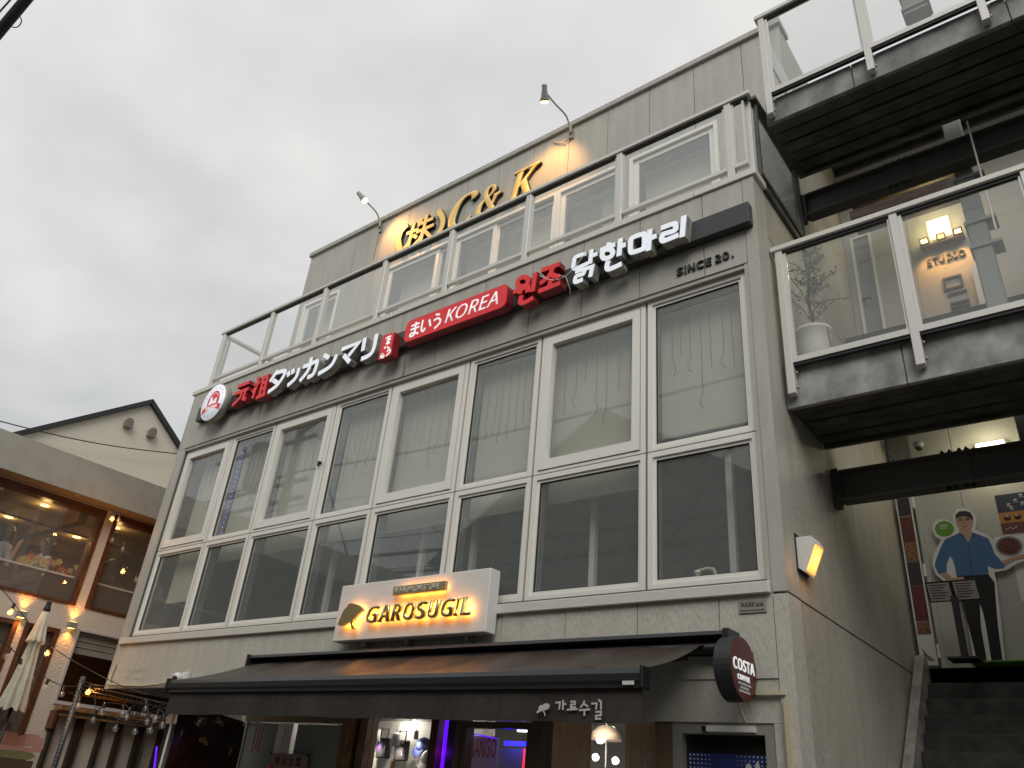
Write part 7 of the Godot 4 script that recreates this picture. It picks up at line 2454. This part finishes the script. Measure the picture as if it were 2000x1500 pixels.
# ---------------------------------------------------------------- sky
func cloud_sky() -> PanoramaSkyMaterial:
	var w := 1024
	var h := 512
	var im := Image.create(w, h, false, Image.FORMAT_RGBF)
	var n := FastNoiseLite.new()
	n.seed = 4
	n.noise_type = FastNoiseLite.TYPE_SIMPLEX_SMOOTH
	n.frequency = 1.5
	n.fractal_octaves = 5
	n.fractal_gain = 0.5
	for y in h:
		var el := PI * (0.5 - (y + 0.5) / h)
		var ce := cos(el)
		var se := sin(el)
		for x in w:
			var az := TAU * (x + 0.5) / w
			# cloud sheets seen from below: stretched towards the horizon
			var sc := 1.0 / maxf(0.28, se + 0.22)
			var p := Vector3(cos(az) * ce * sc * 1.2, se * 0.8, sin(az) * ce * sc * 1.2)
			var v := n.get_noise_3dv(p) + 0.45 * n.get_noise_3dv(p * 2.7 + Vector3(5, 3, 1))
			var l := 0.60 + 0.17 * maxf(se, 0.0) + 0.14 * v
			l = clampf(l, 0.44, 0.88)
			var t := clampf((l - 0.52) / 0.26, 0.0, 1.0)
			var c := Color(l * lerpf(0.955, 1.0, t), l * lerpf(0.985, 1.0, t), l * lerpf(1.02, 0.975, t))
			if se < 0.0: c = Color(0.20, 0.20, 0.195)
			im.set_pixel(x, y, c)
	var m := PanoramaSkyMaterial.new()
	m.panorama = ImageTexture.create_from_image(im)
	return m

func _ready() -> void:
	# camera
	var cam := Camera3D.new()
	cam.name = "camera"
	cam.fov = 52.61
	cam.near = 0.05
	cam.far = 600.0
	add_child(cam)
	cam.transform = Transform3D(Basis(Vector3(0.79122191, 0.0830784, -0.60585961), Vector3(0.23018022, 0.87740811, 0.42091813), Vector3(0.56655534, -0.47249655, 0.67510152)).orthonormalized(), Vector3(0, 1.55, 5.8))
	cam.current = true
	# overcast sky
	var env := Environment.new()
	env.background_mode = Environment.BG_SKY
	env.sky = Sky.new()
	env.sky.sky_material = cloud_sky()
	env.background_energy_multiplier = 0.9
	env.tonemap_mode = Environment.TONE_MAPPER_LINEAR
	env.tonemap_exposure = 1.15
	env.sdfgi_enabled = true
	env.ssao_enabled = true
	env.ssil_enabled = true
	var we := WorldEnvironment.new()
	we.name = "environment"
	we.environment = env
	add_child(we)
	# the veiled sun
	var sun := DirectionalLight3D.new()
	sun.name = "veiled_sun"
	sun.light_energy = 0.5
	sun.light_color = Color(1.0, 0.985, 0.95)
	sun.light_angular_distance = 40.0
	sun.shadow_enabled = true
	add_child(sun)
	sun.basis = Basis.looking_at(Vector3(-0.55, -0.80, -0.76).normalized(), Vector3.UP)
	materials()
	street()
	main_building()
	stair_tower()
	cafe()
	gable_house()
	railing()
	restaurant_sign()
	company_sign()
	arm_lamp(Vector3(-5.326, 10.94, -1.45), Vector3(-5.33, 11.18, -1.27), Vector3(-5.33, 11.17, -0.95), Vector3(-5.326, 11.17, -0.66), Vector3(-5.75, 10.2, -1.4), "right arm lamp on the roof edge, its glowing bulb right of the gold letters", [Vector3(-5.33, 10.86, -1.41), Vector3(-5.45, 10.80, -1.41), Vector3(-5.62, 10.90, -1.42), Vector3(-5.68, 11.0, -1.43)])
	arm_lamp(Vector3(-9.69, 10.95, -1.45), Vector3(-9.70, 11.20, -1.30), Vector3(-9.71, 11.29, -1.0), Vector3(-9.71, 11.32, -0.85), Vector3(-8.9, 10.2, -1.38), "left arm lamp on the roof edge, with a conduit looping down the wall", [Vector3(-9.70, 10.86, -1.41), Vector3(-9.72, 10.5, -1.425), Vector3(-9.74, 10.22, -1.425), Vector3(-9.70, 10.02, -1.425), Vector3(-9.60, 9.98, -1.425), Vector3(-9.42, 10.03, -1.425)])
	fashion_sign()
	awning()
	coffee_sign()
	small_signs()
	wall_lamp()
	blinds_and_interior()
	stair_things()
	alley()
	shop_interior()
	person(Vector3(-13.98, 3.93, 0.62), Vector3(0.1, 0, 1.0), "seated woman with long black hair and a pale blue top in the cafe's upper window", M.cloth_white, 0.34, false)
	person(Vector3(-13.95, 3.95, 1.32), Vector3(-0.2, 0, -1.0), "person with dark hair raising a forearm at the cafe window's left edge", M.cloth_grey, 0.10, true)
	person(Vector3(-14.9, 4.0, 1.10), Vector3(0.3, 0, -1.0), "dark-haired person in black seated deeper in the cafe behind the others", M.cloth_black, 0.25, false)
	person(Vector3(-14.0, 3.90, -0.45), Vector3(-0.2, 0, -1.0), "dark figure seated behind the cafe's narrow upper window", M.cloth_black, 0.30, false)
